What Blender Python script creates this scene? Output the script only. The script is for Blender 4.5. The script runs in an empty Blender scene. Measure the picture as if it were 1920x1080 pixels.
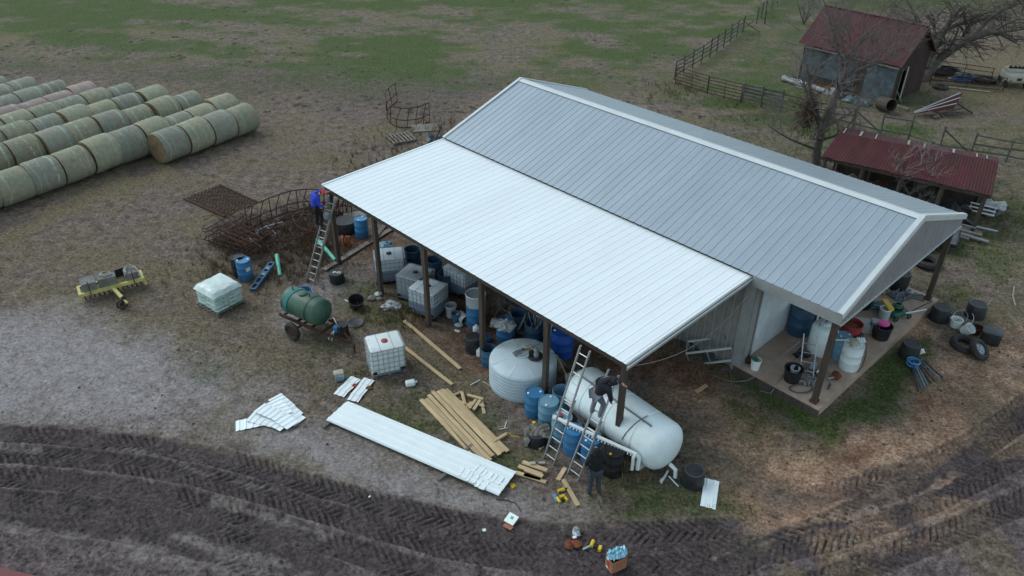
import bpy, bmesh, math, random
import numpy as np
from mathutils import Vector, Matrix, Euler
random.seed(7)
rng = np.random.default_rng(11)
C = bpy.context.scene.collection
PI = math.pi
R = math.radians

# ------------------------------------------------------------------ camera
CAM_H, FOC, PITCH, ROLL = 16.936, 1473.36, .5763, .00698
cam_d = bpy.data.cameras.new('camera')
cam = bpy.data.objects.new('camera', cam_d)
C.objects.link(cam)
cam_d.sensor_width = 36.0
cam_d.lens = FOC / 1920 * 36.0
cam_d.clip_end = 4000
cam.matrix_world = Matrix.Translation((0, 0, CAM_H)) @ Matrix.Rotation(PI / 2 - PITCH, 4, 'X') @ Matrix.Rotation(ROLL, 4, 'Z')
bpy.context.scene.camera = cam

# ------------------------------------------------------------------ world, sun, exposure
sc = bpy.context.scene
sc.view_settings.view_transform = 'Standard'
sc.view_settings.look = 'None'
sc.view_settings.gamma = 1
sc.view_settings.use_curve_mapping = False
sc.view_settings.exposure = EXPO = 0.75
SUN_EL, SUN_AZ = R(48), R(300)
w = bpy.data.worlds.new('World')
sc.world = w
w.use_nodes = True
nt = w.node_tree
for n in list(nt.nodes):
    nt.nodes.remove(n)
sky = nt.nodes.new('ShaderNodeTexSky')
sky.sky_type = 'NISHITA'
sky.sun_disc = False
sky.sun_elevation = SUN_EL
sky.sun_rotation = SUN_AZ
hs = nt.nodes.new('ShaderNodeHueSaturation')
hs.inputs['Saturation'].default_value = 0.42
bg = nt.nodes.new('ShaderNodeBackground')
bg.inputs['Strength'].default_value = 0.13
wo = nt.nodes.new('ShaderNodeOutputWorld')
nt.links.new(sky.outputs[0], hs.inputs['Color'])
tn = nt.nodes.new('ShaderNodeMix')
tn.data_type = 'RGBA'
tn.blend_type = 'MULTIPLY'
tn.inputs['Factor'].default_value = 1
tn.inputs['B'].default_value = (.88, 1.02, 1.01, 1)
nt.links.new(hs.outputs[0], tn.inputs['A'])
nt.links.new(tn.outputs['Result'], bg.inputs['Color'])
nt.links.new(bg.outputs[0], wo.inputs['Surface'])
sun_d = bpy.data.lights.new('sun', 'SUN')
sun_d.energy = 0.6
sun_d.angle = R(30)
sun_d.color = (1, 1, .97)
sun = bpy.data.objects.new('sun', sun_d)
C.objects.link(sun)
sdir = Vector((math.sin(SUN_AZ) * math.cos(SUN_EL), math.cos(SUN_AZ) * math.cos(SUN_EL), math.sin(SUN_EL)))
sun.rotation_euler = sdir.to_track_quat('Z', 'Y').to_euler()

# ------------------------------------------------------------------ survey: a sighting from the drone down to a height z
def G(px, py, z=0.0):
    u, v = px - 960, py - 540
    c, s = math.cos(ROLL), math.sin(ROLL)
    u, v = c * u + s * v, -s * u + c * v
    c, s = math.cos(PITCH), math.sin(PITCH)
    d = Vector((u, FOC * c - v * s, -(FOC * s + v * c)))
    return d * ((z - CAM_H) / d.z) + Vector((0, 0, CAM_H))

# ------------------------------------------------------------------ mesh helpers
class MB:
    def __init__(s):
        s.v, s.f, s.M = [], [], Matrix.Identity(4)
    def add(s, vs, fs):
        b = len(s.v)
        for p in vs:
            s.v.append(tuple(s.M @ Vector(p)))
        for f in fs:
            s.f.append(tuple(i + b for i in f))
    def box(s, c, d, rz=0, M=None):
        x, y, z = d[0] / 2, d[1] / 2, d[2] / 2
        A = Matrix.Translation(c) @ (M if M is not None else Matrix.Rotation(rz, 4, 'Z'))
        vs = [A @ Vector(p) for p in ((-x, -y, -z), (x, -y, -z), (x, y, -z), (-x, y, -z), (-x, -y, z), (x, -y, z), (x, y, z), (-x, y, z))]
        s.add(vs, [(0, 3, 2, 1), (4, 5, 6, 7), (0, 1, 5, 4), (1, 2, 6, 5), (2, 3, 7, 6), (3, 0, 4, 7)])
        return s
    def beam(s, a, b, wd, th, up=(0, 0, 1)):
        a, b = Vector(a), Vector(b)
        d = (b - a)
        L = d.length
        d.normalize()
        up = Vector(up)
        if abs(d.dot(up)) > .98:
            up = Vector((1, 0, 0))
        sx = d.cross(up).normalized()
        uz = sx.cross(d)
        Mx = Matrix((sx, d, uz)).transposed().to_4x4()
        return s.box((a + b) / 2, (wd, L, th), M=Mx)
    def tube(s, pts, r, n=6, cap=True, r2=None):
        pts = [Vector(p) for p in pts]
        m = len(pts)
        rs = r if isinstance(r, (list, tuple)) else [r + ((r2 if r2 is not None else r) - r) * i / max(1, m - 1) for i in range(m)]
        vs, fs = [], []
        pu = None
        for i, p in enumerate(pts):
            t = (pts[min(i + 1, m - 1)] - pts[max(i - 1, 0)])
            if t.length < 1e-9:
                t = Vector((0, 0, 1))
            t.normalize()
            if pu is None:
                pu = t.orthogonal().normalized()
            u = (pu - t * pu.dot(t))
            if u.length < 1e-6:
                u = t.orthogonal()
            u.normalize()
            pu = u
            q = t.cross(u)
            for k in range(n):
                a = 2 * PI * k / n
                vs.append(p + (u * math.cos(a) + q * math.sin(a)) * rs[i])
        for i in range(m - 1):
            for k in range(n):
                k2 = (k + 1) % n
                fs.append((i * n + k, i * n + k2, (i + 1) * n + k2, (i + 1) * n + k))
        if cap:
            fs.append(tuple(range(n))[::-1])
            fs.append(tuple((m - 1) * n + k for k in range(n)))
        s.add(vs, fs)
        return s
    def lathe(s, prof, n=24, c=(0, 0, 0)):
        c = Vector(c)
        vs, fs = [], []
        for r, z in prof:
            for k in range(n):
                a = 2 * PI * k / n
                vs.append(c + Vector((r * math.cos(a), r * math.sin(a), z)))
        m = len(prof)
        for i in range(m - 1):
            for k in range(n):
                k2 = (k + 1) % n
                fs.append((i * n + k, i * n + k2, (i + 1) * n + k2, (i + 1) * n + k))
        fs.append(tuple(range(n))[::-1])
        fs.append(tuple((m - 1) * n + k for k in range(n)))
        s.add(vs, fs)
        return s
    def torus(s, c, Rr, r, n=20, k=6, axis='Z'):
        A = {'Z': Matrix.Identity(3), 'X': Matrix.Rotation(PI / 2, 3, 'Y'), 'Y': Matrix.Rotation(PI / 2, 3, 'X')}[axis]
        c = Vector(c)
        vs, fs = [], []
        for i in range(n):
            a = 2 * PI * i / n
            for j in range(k):
                b = 2 * PI * j / k
                vs.append(c + A @ Vector(((Rr + r * math.cos(b)) * math.cos(a), (Rr + r * math.cos(b)) * math.sin(a), r * math.sin(b))))
        for i in range(n):
            for j in range(k):
                fs.append((i * k + j, ((i + 1) % n) * k + j, ((i + 1) % n) * k + (j + 1) % k, i * k + (j + 1) % k))
        s.add(vs, fs)
        return s
    def prism(s, poly, z0, z1):
        n = len(poly)
        vs = [(x, y, z0) for x, y in poly] + [(x, y, z1) for x, y in poly]
        fs = [tuple(range(n))[::-1], tuple(range(n, 2 * n))] + [(i, (i + 1) % n, (i + 1) % n + n, i + n) for i in range(n)]
        s.add(vs, fs)
        return s
    def blob(s, c, r, n=8, jit=.2, seed=0, sz=(1, 1, 1)):
        rd = random.Random(seed)
        vs, fs = [], []
        m = max(4, n // 2 + 1)
        for i in range(m + 1):
            t = PI * i / m
            for k in range(n):
                a = 2 * PI * k / n
                q = r * (1 + rd.uniform(-jit, jit))
                vs.append((c[0] + q * sz[0] * math.sin(t) * math.cos(a), c[1] + q * sz[1] * math.sin(t) * math.sin(a), c[2] + q * sz[2] * math.cos(t)))
        for i in range(m):
            for k in range(n):
                k2 = (k + 1) % n
                fs.append((i * n + k, (i + 1) * n + k, (i + 1) * n + k2, i * n + k2))
        s.add(vs, fs)
        return s
    def rbox(s, c, d, r, z=.06):
        # box with rounded vertical edges and softened top
        x, y = d[0] / 2, d[1] / 2
        def ring(x, y, r, zz):
            o = []
            for cx, cy, a0 in ((x - r, y - r, 0), (-x + r, y - r, 90), (-x + r, -y + r, 180), (x - r, -y + r, 270)):
                for j in range(4):
                    a = R(a0 + 30 * j)
                    o.append((c[0] + cx + r * math.cos(a), c[1] + cy + r * math.sin(a), c[2] + zz))
            return o
        h = d[2] / 2
        rings = [ring(x - z, y - z, max(.01, r - z), -h), ring(x, y, r, -h + z), ring(x, y, r, h - z), ring(x - z * .3, y - z * .3, r, h - z * .3), ring(x - z, y - z, max(.01, r - z), h)]
        vs = [p for q in rings for p in q]
        n = 16
        fs = [tuple(range(n))[::-1], tuple(4 * n + k for k in range(n))]
        for i in range(4):
            for k in range(n):
                k2 = (k + 1) % n
                fs.append((i * n + k, i * n + k2, (i + 1) * n + k2, (i + 1) * n + k))
        s.add(vs, fs)
        return s
    def build(s, name, m, parent=None, smooth=False, angle=None):
        me = bpy.data.meshes.new(name)
        me.from_pydata(s.v, [], s.f)
        me.validate()
        me.update()
        if m is not None:
            me.materials.append(m)
        if smooth:
            me.polygons.foreach_set('use_smooth', [True] * len(me.polygons))
            try:
                me.set_sharp_from_angle(angle=angle or R(40))
            except Exception:
                pass
        o = bpy.data.objects.new(name, me)
        C.objects.link(o)
        if parent is not None:
            o.parent = parent
        return o

def tag(o, label=None, cat=None, group=None, kind=None):
    if label: o['label'] = label
    if cat: o['category'] = cat
    if group: o['group'] = group
    if kind: o['kind'] = kind
    return o

def thing(name, label, cat, loc=(0, 0, 0), rz=0, group=None, rot=None):
    o = bpy.data.objects.new(name, None)
    o.empty_display_size = .2
    C.objects.link(o)
    o.location = loc
    o.rotation_euler = rot if rot else (0, 0, rz)
    return tag(o, label, cat, group)

def solo(name, mb, m, label, cat, loc=(0, 0, 0), rz=0, group=None, smooth=False, rot=None):
    o = mb.build(name, m, None, smooth)
    o.location = loc
    o.rotation_euler = rot if rot else (0, 0, rz)
    return tag(o, label, cat, group)

def copy_tree(o, parent=None):
    c = o.copy()
    C.objects.link(c)
    c.parent = parent
    for ch in o.children:
        copy_tree(ch, c)
    return c

_proto = {}
def spawn(key, builder, label, loc, rz=0, group=None, rot=None, scale=None):
    """first call builds the thing, later calls copy it with its parts"""
    if key not in _proto:
        o = builder()
        _proto[key] = o
    else:
        o = copy_tree(_proto[key])
    o.location = loc
    o.rotation_euler = rot if rot else (0, 0, rz)
    if scale:
        o.scale = scale if isinstance(scale, (tuple, list)) else (scale,) * 3
    o['label'] = label
    if group:
        o['group'] = group
    elif 'group' in o:
        del o['group']
    return o

# ------------------------------------------------------------------ materials
def mat(name, col, rough=.6, metal=0.0, var=.2, scale=6.0, dirt=None, dirt_amt=.35, dscale=1.3, bump=.15, bscale=40, spec=.4, rnd=.12, stretch=None):
    m = bpy.data.materials.new(name)
    m.use_nodes = True
    t = m.node_tree
    N, L = t.nodes, t.links
    b = N['Principled BSDF']
    b.inputs['Roughness'].default_value = rough
    b.inputs['Metallic'].default_value = metal
    b.inputs['Specular IOR Level'].default_value = spec
    tc = N.new('ShaderNodeTexCoord')
    oi = N.new('ShaderNodeObjectInfo')
    ad = N.new('ShaderNodeVectorMath')
    ad.operation = 'MULTIPLY_ADD'
    cmb = N.new('ShaderNodeCombineXYZ')
    for k in range(3):
        L.new(oi.outputs['Random'], cmb.inputs[k])
    L.new(cmb.outputs[0], ad.inputs[0])
    ad.inputs[1].default_value = (37, 53, 71)
    L.new(tc.outputs['Object'], ad.inputs[2])
    vec = ad.outputs[0]
    if stretch:
        mp = N.new('ShaderNodeMapping')
        mp.inputs['Scale'].default_value = stretch
        L.new(vec, mp.inputs[0])
        vec = mp.outputs[0]
    n1 = N.new('ShaderNodeTexNoise')
    n1.inputs['Scale'].default_value = scale
    n1.inputs['Detail'].default_value = 6
    n1.inputs['Roughness'].default_value = .65
    L.new(vec, n1.inputs['Vector'])
    mx = N.new('ShaderNodeMix')
    mx.data_type = 'RGBA'
    c = Vector(col[:3])
    mx.inputs['A'].default_value = (*(c * (1 - var)), 1)
    mx.inputs['B'].default_value = (*(c * (1 + var)), 1)
    rp = N.new('ShaderNodeMapRange')
    rp.inputs['From Min'].default_value = .3
    rp.inputs['From Max'].default_value = .7
    L.new(n1.outputs['Fac'], rp.inputs['Value'])
    L.new(rp.outputs[0], mx.inputs['Factor'])
    out = mx.outputs['Result']
    if dirt is not None:
        n2 = N.new('ShaderNodeTexNoise')
        n2.inputs['Scale'].default_value = dscale
        n2.inputs['Detail'].default_value = 8
        n2.inputs['Roughness'].default_value = .7
        L.new(vec, n2.inputs['Vector'])
        r2 = N.new('ShaderNodeMapRange')
        r2.inputs['From Min'].default_value = .42
        r2.inputs['From Max'].default_value = .72
        r2.inputs['To Max'].default_value = dirt_amt * 2
        L.new(n2.outputs['Fac'], r2.inputs['Value'])
        m2 = N.new('ShaderNodeMix')
        m2.data_type = 'RGBA'
        L.new(r2.outputs[0], m2.inputs['Factor'])
        L.new(out, m2.inputs['A'])
        m2.inputs['B'].default_value = (*dirt[:3], 1)
        out = m2.outputs['Result']
    if rnd:
        hv = N.new('ShaderNodeHueSaturation')
        mr = N.new('ShaderNodeMapRange')
        mr.inputs['To Min'].default_value = 1 - rnd
        mr.inputs['To Max'].default_value = 1 + rnd
        L.new(oi.outputs['Random'], mr.inputs['Value'])
        L.new(mr.outputs[0], hv.inputs['Value'])
        L.new(out, hv.inputs['Color'])
        out = hv.outputs[0]
    L.new(out, b.inputs['Base Color'])
    if bump:
        n3 = N.new('ShaderNodeTexNoise')
        n3.inputs['Scale'].default_value = bscale
        n3.inputs['Detail'].default_value = 5
        L.new(vec, n3.inputs['Vector'])
        bp = N.new('ShaderNodeBump')
        bp.inputs['Strength'].default_value = bump
        bp.inputs['Distance'].default_value = .02
        L.new(n3.outputs['Fac'], bp.inputs['Height'])
        L.new(bp.outputs[0], b.inputs['Normal'])
    m.diffuse_color = (*col[:3], 1)
    return m

DUST = (.16, .12, .09)
M = dict(
    white_roof=mat('white_roof', (.765, .80, .82), .42, 0, .03, 1.2, (.62, .65, .66), .16, .5, bump=.03, rnd=.015, stretch=(1, .25, 1)),
    grey_roof=mat('galvanised_roof', (.325, .375, .425), .38, .3, .08, 2.5, (.29, .335, .37), .35, .45, bump=.04, rnd=.02, stretch=(1, .22, 1)),
    trim=mat('light_trim', (.56, .59, .60), .45, 0, .05, 2, (.45, .45, .44), .3, 1.2, bump=.02, rnd=.04),
    trim_grey=mat('grey_trim', (.33, .34, .34), .5, .1, .08, 3, (.2, .2, .19), .3, 1, bump=.03, rnd=.03),
    wall=mat('wall_metal', (.30, .285, .28), .5, .1, .12, 2.5, (.19, .165, .15), .4, 1.1, bump=.05, rnd=.05, stretch=(1, 1, .25)),
    gable=mat('gable_metal', (.30, .30, .315), .5, .15, .08, 3, (.2, .2, .2), .3, 1, bump=.04, rnd=.04, stretch=(1, 1, .3)),
    door=mat('roller_door', (.62, .68, .72), .5, 0, .05, 3, (.42, .42, .41), .35, .8, bump=.03),
    post=mat('old_post', (.062, .045, .036), .85, 0, .35, 5, (.11, .09, .075), .35, 2, bump=.4, rnd=.15, stretch=(3, 3, .35)),
    old_wood=mat('weathered_wood', (.19, .165, .145), .9, 0, .3, 6, (.09, .075, .06), .4, 2, bump=.4, rnd=.2, stretch=(1, 1, 1)),
    grey_fence=mat('fence_wood', (.115, .112, .10), .9, 0, .3, 6, (.05, .06, .035), .4, 2, bump=.4, rnd=.25),
    pine=mat('new_pine', (.54, .40, .235), .7, 0, .14, 5, (.33, .225, .12), .4, 3, bump=.15, rnd=.14, stretch=(3, .4, 3)),
    concrete=mat('concrete_slab', (.43, .32, .25), .85, 0, .12, 3, (.27, .18, .125), .5, .7, bump=.2, rnd=0),
    block=mat('concrete_block', (.20, .19, .18), .9, 0, .15, 5, (.1, .095, .085), .5, 2, bump=.4),
    white_sheet=mat('white_sheet_metal', (.80, .86, .87), .38, 0, .03, 3, (.66, .7, .7), .2, 2, bump=.02, rnd=.05),
    white_poly=mat('white_polyethylene', (.72, .80, .82), .42, 0, .06, 1.5, (.56, .60, .58), .4, 1.1, bump=.05, rnd=.04),
    tank_poly=mat('tank_polyethylene', (.50, .60, .66), .45, 0, .06, 1.5, (.38, .44, .46), .4, .9, bump=.05),
    grey_poly=mat('dusty_polyethylene', (.22, .24, .25), .5, 0, .1, 3, (.13, .12, .11), .4, 2, bump=.05),
    clear_poly=mat('cloudy_polyethylene', (.40, .43, .44), .4, 0, .1, 3, (.26, .25, .24), .4, 2, bump=.05),
    blue=mat('blue_plastic', (.035, .19, .40), .42, 0, .12, 3, (.075, .165, .26), .4, 2.5, bump=.06, rnd=.12),
    faded_blue=mat('faded_blue_plastic', (.10, .25, .36), .5, 0, .14, 3, (.2, .27, .3), .45, 3, bump=.06, rnd=.12),
    royal=mat('royal_blue_plastic', (.015, .085, .38), .4, 0, .12, 3, (.05, .09, .2), .3, 2, bump=.05),
    dark_blue=mat('dark_blue_plastic', (.03, .10, .19), .5, 0, .15, 3, (.06, .08, .1), .4, 2.5, bump=.06),
    black=mat('black_plastic', (.016, .017, .02), .5, 0, .25, 4, (.045, .042, .042), .35, 2, bump=.1, rnd=.2),
    black_top=mat('black_plastic_faded', (.042, .046, .058), .5, 0, .2, 4, (.075, .072, .075), .4, 3, bump=.1, rnd=.2),
    rubber=mat('tyre_rubber', (.022, .021, .022), .75, 0, .2, 8, (.06, .052, .046), .45, 3, bump=.3, bscale=60),
    dark=mat('painted_shade', (.012, .011, .010), .9, bump=0, rnd=0),  # near-black, painted as shade in the roof gap and crate opening
    alu=mat('aluminium', (.46, .47, .48), .38, .6, .08, 6, (.3, .3, .3), .3, 3, bump=.02),
    steel=mat('galvanised_bar', (.30, .32, .34), .45, .5, .1, 6, (.2, .2, .2), .3, 3, bump=.02),
    rust=mat('rusty_steel', (.055, .022, .016), .85, .1, .3, 8, (.085, .038, .022), .45, 3, bump=.3),
    rust_roof=mat('rusted_roof', (.078, .014, .019), .7, .05, .25, 3, (.042, .011, .014), .5, .7, bump=.1, rnd=.07, stretch=(1, .3, 1)),
    rust_roof2=mat('rusted_roof_bright', (.080, .016, .016), .7, .05, .28, 3, (.036, .012, .013), .5, .8, bump=.1, rnd=.1, stretch=(1, .3, 1)),
    tin=mat('old_tin', (.115, .15, .175), .5, .3, .25, 3, (.06, .055, .05), .6, 1.2, bump=.1, rnd=.15),
    barn_wood=mat('red_barn_wood', (.05, .026, .023), .9, 0, .3, 4, (.05, .04, .035), .4, 2, bump=.3, rnd=.2),
    yellow=mat('yellow_paint', (.52, .47, .15), .5, 0, .1, 4, (.3, .25, .1), .4, 3, bump=.05),
    tool_yellow=mat('tool_yellow', (.62, .42, .03), .45, 0, .1, 4, bump=.02),
    green_tank=mat('green_tank', (.030, .085, .055), .45, 0, .25, 2.5, (.10, .15, .105), .4, 1.6, bump=.05),
    teal=mat('teal_cloth', (.03, .16, .17), .7, 0, .15, 5, bump=.3, bscale=20),
    mint=mat('mint_pipe', (.10, .47, .34), .45, 0, .08, 4, (.2, .42, .33), .3, 3, bump=.02),
    red=mat('red_plastic', (.36, .035, .04), .5, 0, .15, 4, (.22, .06, .06), .4, 2, bump=.1),
    pink=mat('pink_lid', (.78, .08, .36), .45, 0, .05, 4, bump=.02),
    wrap=mat('bag_film', (.58, .66, .64), .3, 0, .12, 5, (.42, .52, .48), .5, 3, bump=.5, bscale=14, spec=.6),
    bag=mat('bag_side', (.34, .46, .41), .4, 0, .2, 5, (.5, .58, .55), .5, 4, bump=.5, bscale=18),
    hay=mat('hay_netted', (.29, .255, .175), .9, 0, .26, 5, (.20, .245, .175), .45, 1.1, bump=.8, bscale=40, rnd=.13, stretch=(1, 1, 1)),
    hay_grey=mat('hay_netted_grey', (.25, .232, .185), .9, 0, .26, 5, (.185, .215, .175), .5, 1.1, bump=.6, bscale=55, rnd=.12),
    hay_pink=mat('hay_netted_pink', (.33, .235, .22), .9, 0, .16, 3, (.27, .23, .2), .5, .8, bump=.6, bscale=55, rnd=.08),
    net=mat('net_wrap_band', (.27, .345, .27), .7, 0, .3, 9, (.27, .26, .19), .9, 4, bump=.3, bscale=60, rnd=.2),
    hay_end=mat('hay_end', (.20, .14, .075), .95, 0, .3, 14, (.11, .07, .035), .5, 3, bump=.8, bscale=60),
    skin=mat('skin', (.36, .2, .14), .6, bump=0, var=.05),
    navy=mat('navy_jacket', (.012, .013, .02), .8, 0, .3, 9, bump=.3, bscale=18),
    blackcloth=mat('black_cloth', (.010, .010, .011), .85, 0, .3, 9, bump=.3, bscale=18),
    bluejacket=mat('blue_jacket', (.015, .045, .42), .7, 0, .2, 9, bump=.3, bscale=18),
    jeans=mat('grey_jeans', (.15, .165, .20), .85, 0, .2, 9, bump=.3, bscale=25),
    dkjeans=mat('dark_jeans', (.045, .055, .075), .85, 0, .2, 9, bump=.3, bscale=25),
    cap_red=mat('red_cap', (.65, .03, .035), .7, bump=0),
    cardboard=mat('cardboard', (.33, .155, .085), .8, 0, .08, 4, (.22, .1, .06), .3, 2, bump=.05),
    paper=mat('white_paper', (.72, .76, .76), .6, 0, .05, 4, bump=.05),
    sky_cloth=mat('pale_blue_film', (.38, .66, .78), .4, 0, .15, 6, bump=.5, bscale=14),
    print_red=mat('print_red', (.35, .03, .02), .7, bump=0),
    green_print=mat('print_green', (.08, .5, .2), .6, bump=0),
    camo=mat('camo_tarp', (.20, .19, .165), .9, 0, .4, 9, (.08, .08, .06), .5, 5, bump=.6, bscale=20),
    stone=mat('stone', (.22, .20, .17), .9, 0, .2, 6, bump=.4),
    brick=mat('orange_brick', (.30, .09, .04), .9, 0, .2, 6, bump=.3),
    leather=mat('tool_leather', (.16, .05, .02), .8, 0, .2, 8, bump=.3),
    green_part=mat('green_machine', (.02, .12, .07), .5, 0, .2, 5, bump=.05),
    dk_red=mat('dark_red_deck', (.16, .02, .022), .6, 0, .15, 3, (.1, .03, .03), .4, 1, bump=.05),
    cream=mat('cream_paint', (.40, .38, .31), .5, 0, .15, 4, (.22, .17, .12), .4, 2, bump=.05),
    bark=mat('bark', (.105, .09, .08), .95, 0, .3, 6, (.19, .17, .145), .4, 3, bump=.5),
    twig=mat('twigs', (.135, .11, .10), .95, 0, .25, 3, bump=0, rnd=.1),
    pale_twig=mat('pale_twigs', (.25, .22, .20), .95, 0, .25, 3, bump=0, rnd=.1),
    dark_twig=mat('dark_twigs', (.075, .062, .052), .95, 0, .25, 3, bump=0, rnd=.1),
    vine=mat('dead_vine', (.085, .045, .032), .95, 0, .3, 3, bump=0),
    mudclod=mat('clods', (.06, .046, .04), 1, 0, .3, 3, bump=.2),
)
def ibc_mat(name, hi, lo, level):
    m = mat(name, hi, .42, 0, .07, 2, (hi[0] * .7, hi[1] * .7, hi[2] * .7), .35, 1.5, bump=.05)
    t = m.node_tree
    b = t.nodes['Principled BSDF']
    src = b.inputs['Base Color'].links[0].from_socket
    tc = t.nodes.new('ShaderNodeTexCoord')
    sp = t.nodes.new('ShaderNodeSeparateXYZ')
    t.links.new(tc.outputs['Object'], sp.inputs[0])
    mr = t.nodes.new('ShaderNodeMapRange')
    mr.inputs['From Min'].default_value = level
    mr.inputs['From Max'].default_value = level - .03
    t.links.new(sp.outputs['Z'], mr.inputs['Value'])
    mx = t.nodes.new('ShaderNodeMix')
    mx.data_type = 'RGBA'
    t.links.new(mr.outputs[0], mx.inputs['Factor'])
    t.links.new(src, mx.inputs['A'])
    mx.inputs['B'].default_value = (*lo, 1)
    t.links.new(mx.outputs['Result'], b.inputs['Base Color'])
    return m
M['ibc_white'] = ibc_mat('ibc_plastic_empty', (.70, .75, .75), (.66, .70, .70), -1)
M['ibc_half'] = ibc_mat('ibc_plastic_half_full', (.46, .52, .56), (.15, .20, .27), .62)
M['ibc_grey'] = ibc_mat('ibc_plastic_dusty', (.24, .27, .29), (.17, .2, .23), .4)

# ================================================================== GROUND
def vnoise(x, y, seed=0):
    xi, yi = np.floor(x).astype(np.int64), np.floor(y).astype(np.int64)
    fx, fy = x - xi, y - yi
    fx, fy = fx * fx * (3 - 2 * fx), fy * fy * (3 - 2 * fy)
    def h(a, b):
        n = (a * 374761393 + b * 668265263 + seed * 974634777) & 0x7fffffff
        n = ((n ^ (n >> 13)) * 1274126177) & 0x7fffffff
        return ((n ^ (n >> 16)) & 0xffff) / 65535.0
    return (h(xi, yi) * (1 - fx) + h(xi + 1, yi) * fx) * (1 - fy) + (h(xi, yi + 1) * (1 - fx) + h(xi + 1, yi + 1) * fx) * fy
def fbm(x, y, sc_, octv=4, seed=0, g=.55):
    s, a, t = 0, 1, 0
    for i in range(octv):
        s = s + a * vnoise(x * sc_ * 2 ** i + 13.7 * i, y * sc_ * 2 ** i - 7.1 * i, seed + i)
        t += a
        a *= g
    return s / t
def gpoly(pts):
    return [tuple(G(*p)[:2]) for p in pts]
def sdf(X, Y, poly):
    """signed distance to a ground polygon, positive inside"""
    d = np.full(X.shape, 1e9)
    ins = np.zeros(X.shape, bool)
    n = len(poly)
    for i in range(n):
        ax, ay = poly[i]
        bx, by = poly[(i + 1) % n]
        ex, ey = bx - ax, by - ay
        wx, wy = X - ax, Y - ay
        t = np.clip((wx * ex + wy * ey) / (ex * ex + ey * ey), 0, 1)
        d = np.minimum(d, (wx - ex * t) ** 2 + (wy - ey * t) ** 2)
        c = ((ay > Y) != (by > Y)) & (X < ex * (Y - ay) / (ey if abs(ey) > 1e-9 else 1e-9) + ax)
        ins ^= c
    d = np.sqrt(d)
    return np.where(ins, d, -d)
def soft(d, wd, n, amp):
    return np.clip((d + (n - .5) * amp) / wd + .5, 0, 1)
def smooth_line(pts, k=6):
    P_ = [np.array(p) for p in pts]
    out = []
    for i in range(len(P_) - 1):
        a, b, c, d = P_[max(i - 1, 0)], P_[i], P_[i + 1], P_[min(i + 2, len(P_) - 1)]
        for j in range(k):
            t = j / k
            out.append(.5 * ((2 * b) + (c - a) * t + (2 * a - 5 * b + 4 * c - d) * t * t + (-a + 3 * b - 3 * c + d) * t ** 3))
    out.append(P_[-1])
    return out
def along(X, Y, line):
    """arc length and signed distance to a polyline"""
    best = np.full(X.shape, 1e9)
    S = np.zeros(X.shape)
    Dd = np.full(X.shape, 1e3)
    s0 = 0
    for i in range(len(line) - 1):
        ax, ay = line[i]
        bx, by = line[i + 1]
        ex, ey = bx - ax, by - ay
        L = math.hypot(ex, ey)
        wx, wy = X - ax, Y - ay
        t = np.clip((wx * ex + wy * ey) / (L * L), 0, 1)
        dx, dy = wx - ex * t, wy - ey * t
        d2 = dx * dx + dy * dy
        m = d2 < best
        best = np.where(m, d2, best)
        S = np.where(m, s0 + t * L, S)
        Dd = np.where(m, np.sign(ex * wy - ey * wx) * np.sqrt(d2), Dd)
        s0 += L
    return S, Dd, s0

MUD = [gpoly([(-200, 800), (0, 796), (160, 800), (300, 822), (470, 858), (600, 898), (740, 935), (880, 968), (1050, 985), (1200, 985), (1380, 972), (1420, 995), (1500, 990), (1640, 935), (1780, 868), (1870, 790), (1960, 740), (2200, 760), (2200, 1400), (-200, 1400)])]
MUD_SOFT = gpoly([(1360, 960), (1420, 880), (1640, 880), (1800, 800), (1920, 700), (2200, 700), (2200, 1300), (1330, 1300)])
# wheel tracks: centre lines as seen from the air, half width, side of lugs
_tl = [(-60, 812), (120, 821), (300, 841), (450, 870), (600, 914), (750, 953), (880, 984), (1000, 1000), (1200, 1000), (1395, 987)]
_t2 = [(-60, 850), (120, 860), (300, 882), (450, 915), (600, 960), (750, 1003), (880, 1035), (1000, 1048), (1200, 1042), (1340, 1020), (1420, 985)]
_t3 = [(-60, 893), (120, 905), (300, 930), (450, 966), (600, 1015), (740, 1058), (860, 1092)]
_t4 = [(-60, 935), (120, 948), (300, 975), (450, 1015), (600, 1068), (680, 1098)]
_t5 = [(-60, 975), (120, 985), (280, 1005), (420, 1042), (520, 1080), (560, 1100)]
TRK = [(_t2, .36, -1), (_t5, .34, 1), (_t4, .36, -1), (_t3, .36, 1),
       ([(640, 945), (800, 990), (960, 1022), (1100, 1028), (1280, 1016), (1400, 1000)], .30, -1), (_tl, .36, 1),
       ([(1960, 730), (1880, 790), (1780, 850), (1660, 895), (1560, 925), (1480, 930)], .34, 1),
       ([(2000, 800), (1900, 862), (1780, 925), (1640, 985), (1500, 1025), (1350, 1050), (1150, 1065), (980, 1060)], .36, -1),
       ([(2040, 880), (1900, 950), (1760, 1010), (1600, 1070), (1500, 1110)], .36, 1),
       ([(1200, 1100), (1350, 1075), (1420, 1040), (1600, 960), (1760, 890), (1900, 800), (1990, 720)], .33, 1)]
PALE_LINES = [([(-60, 826), (30, 842), (95, 851)], .18), ([(190, 838), (300, 858), (400, 893), (540, 925)], .09),
              ([(-10, 988), (120, 1003), (240, 1022), (330, 1042)], .17), ([(400, 938), (500, 968), (580, 990), (640, 1015)], .15),
              ([(250, 1040), (400, 1062), (600, 1085)], .12), ([(1440, 985), (1540, 975), (1700, 935), (1810, 880)], .12),
              ([(330, 1000), (440, 1040), (560, 1062)], .2), ([(1340, 1046), (1480, 1003), (1570, 985)], .09)]
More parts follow.
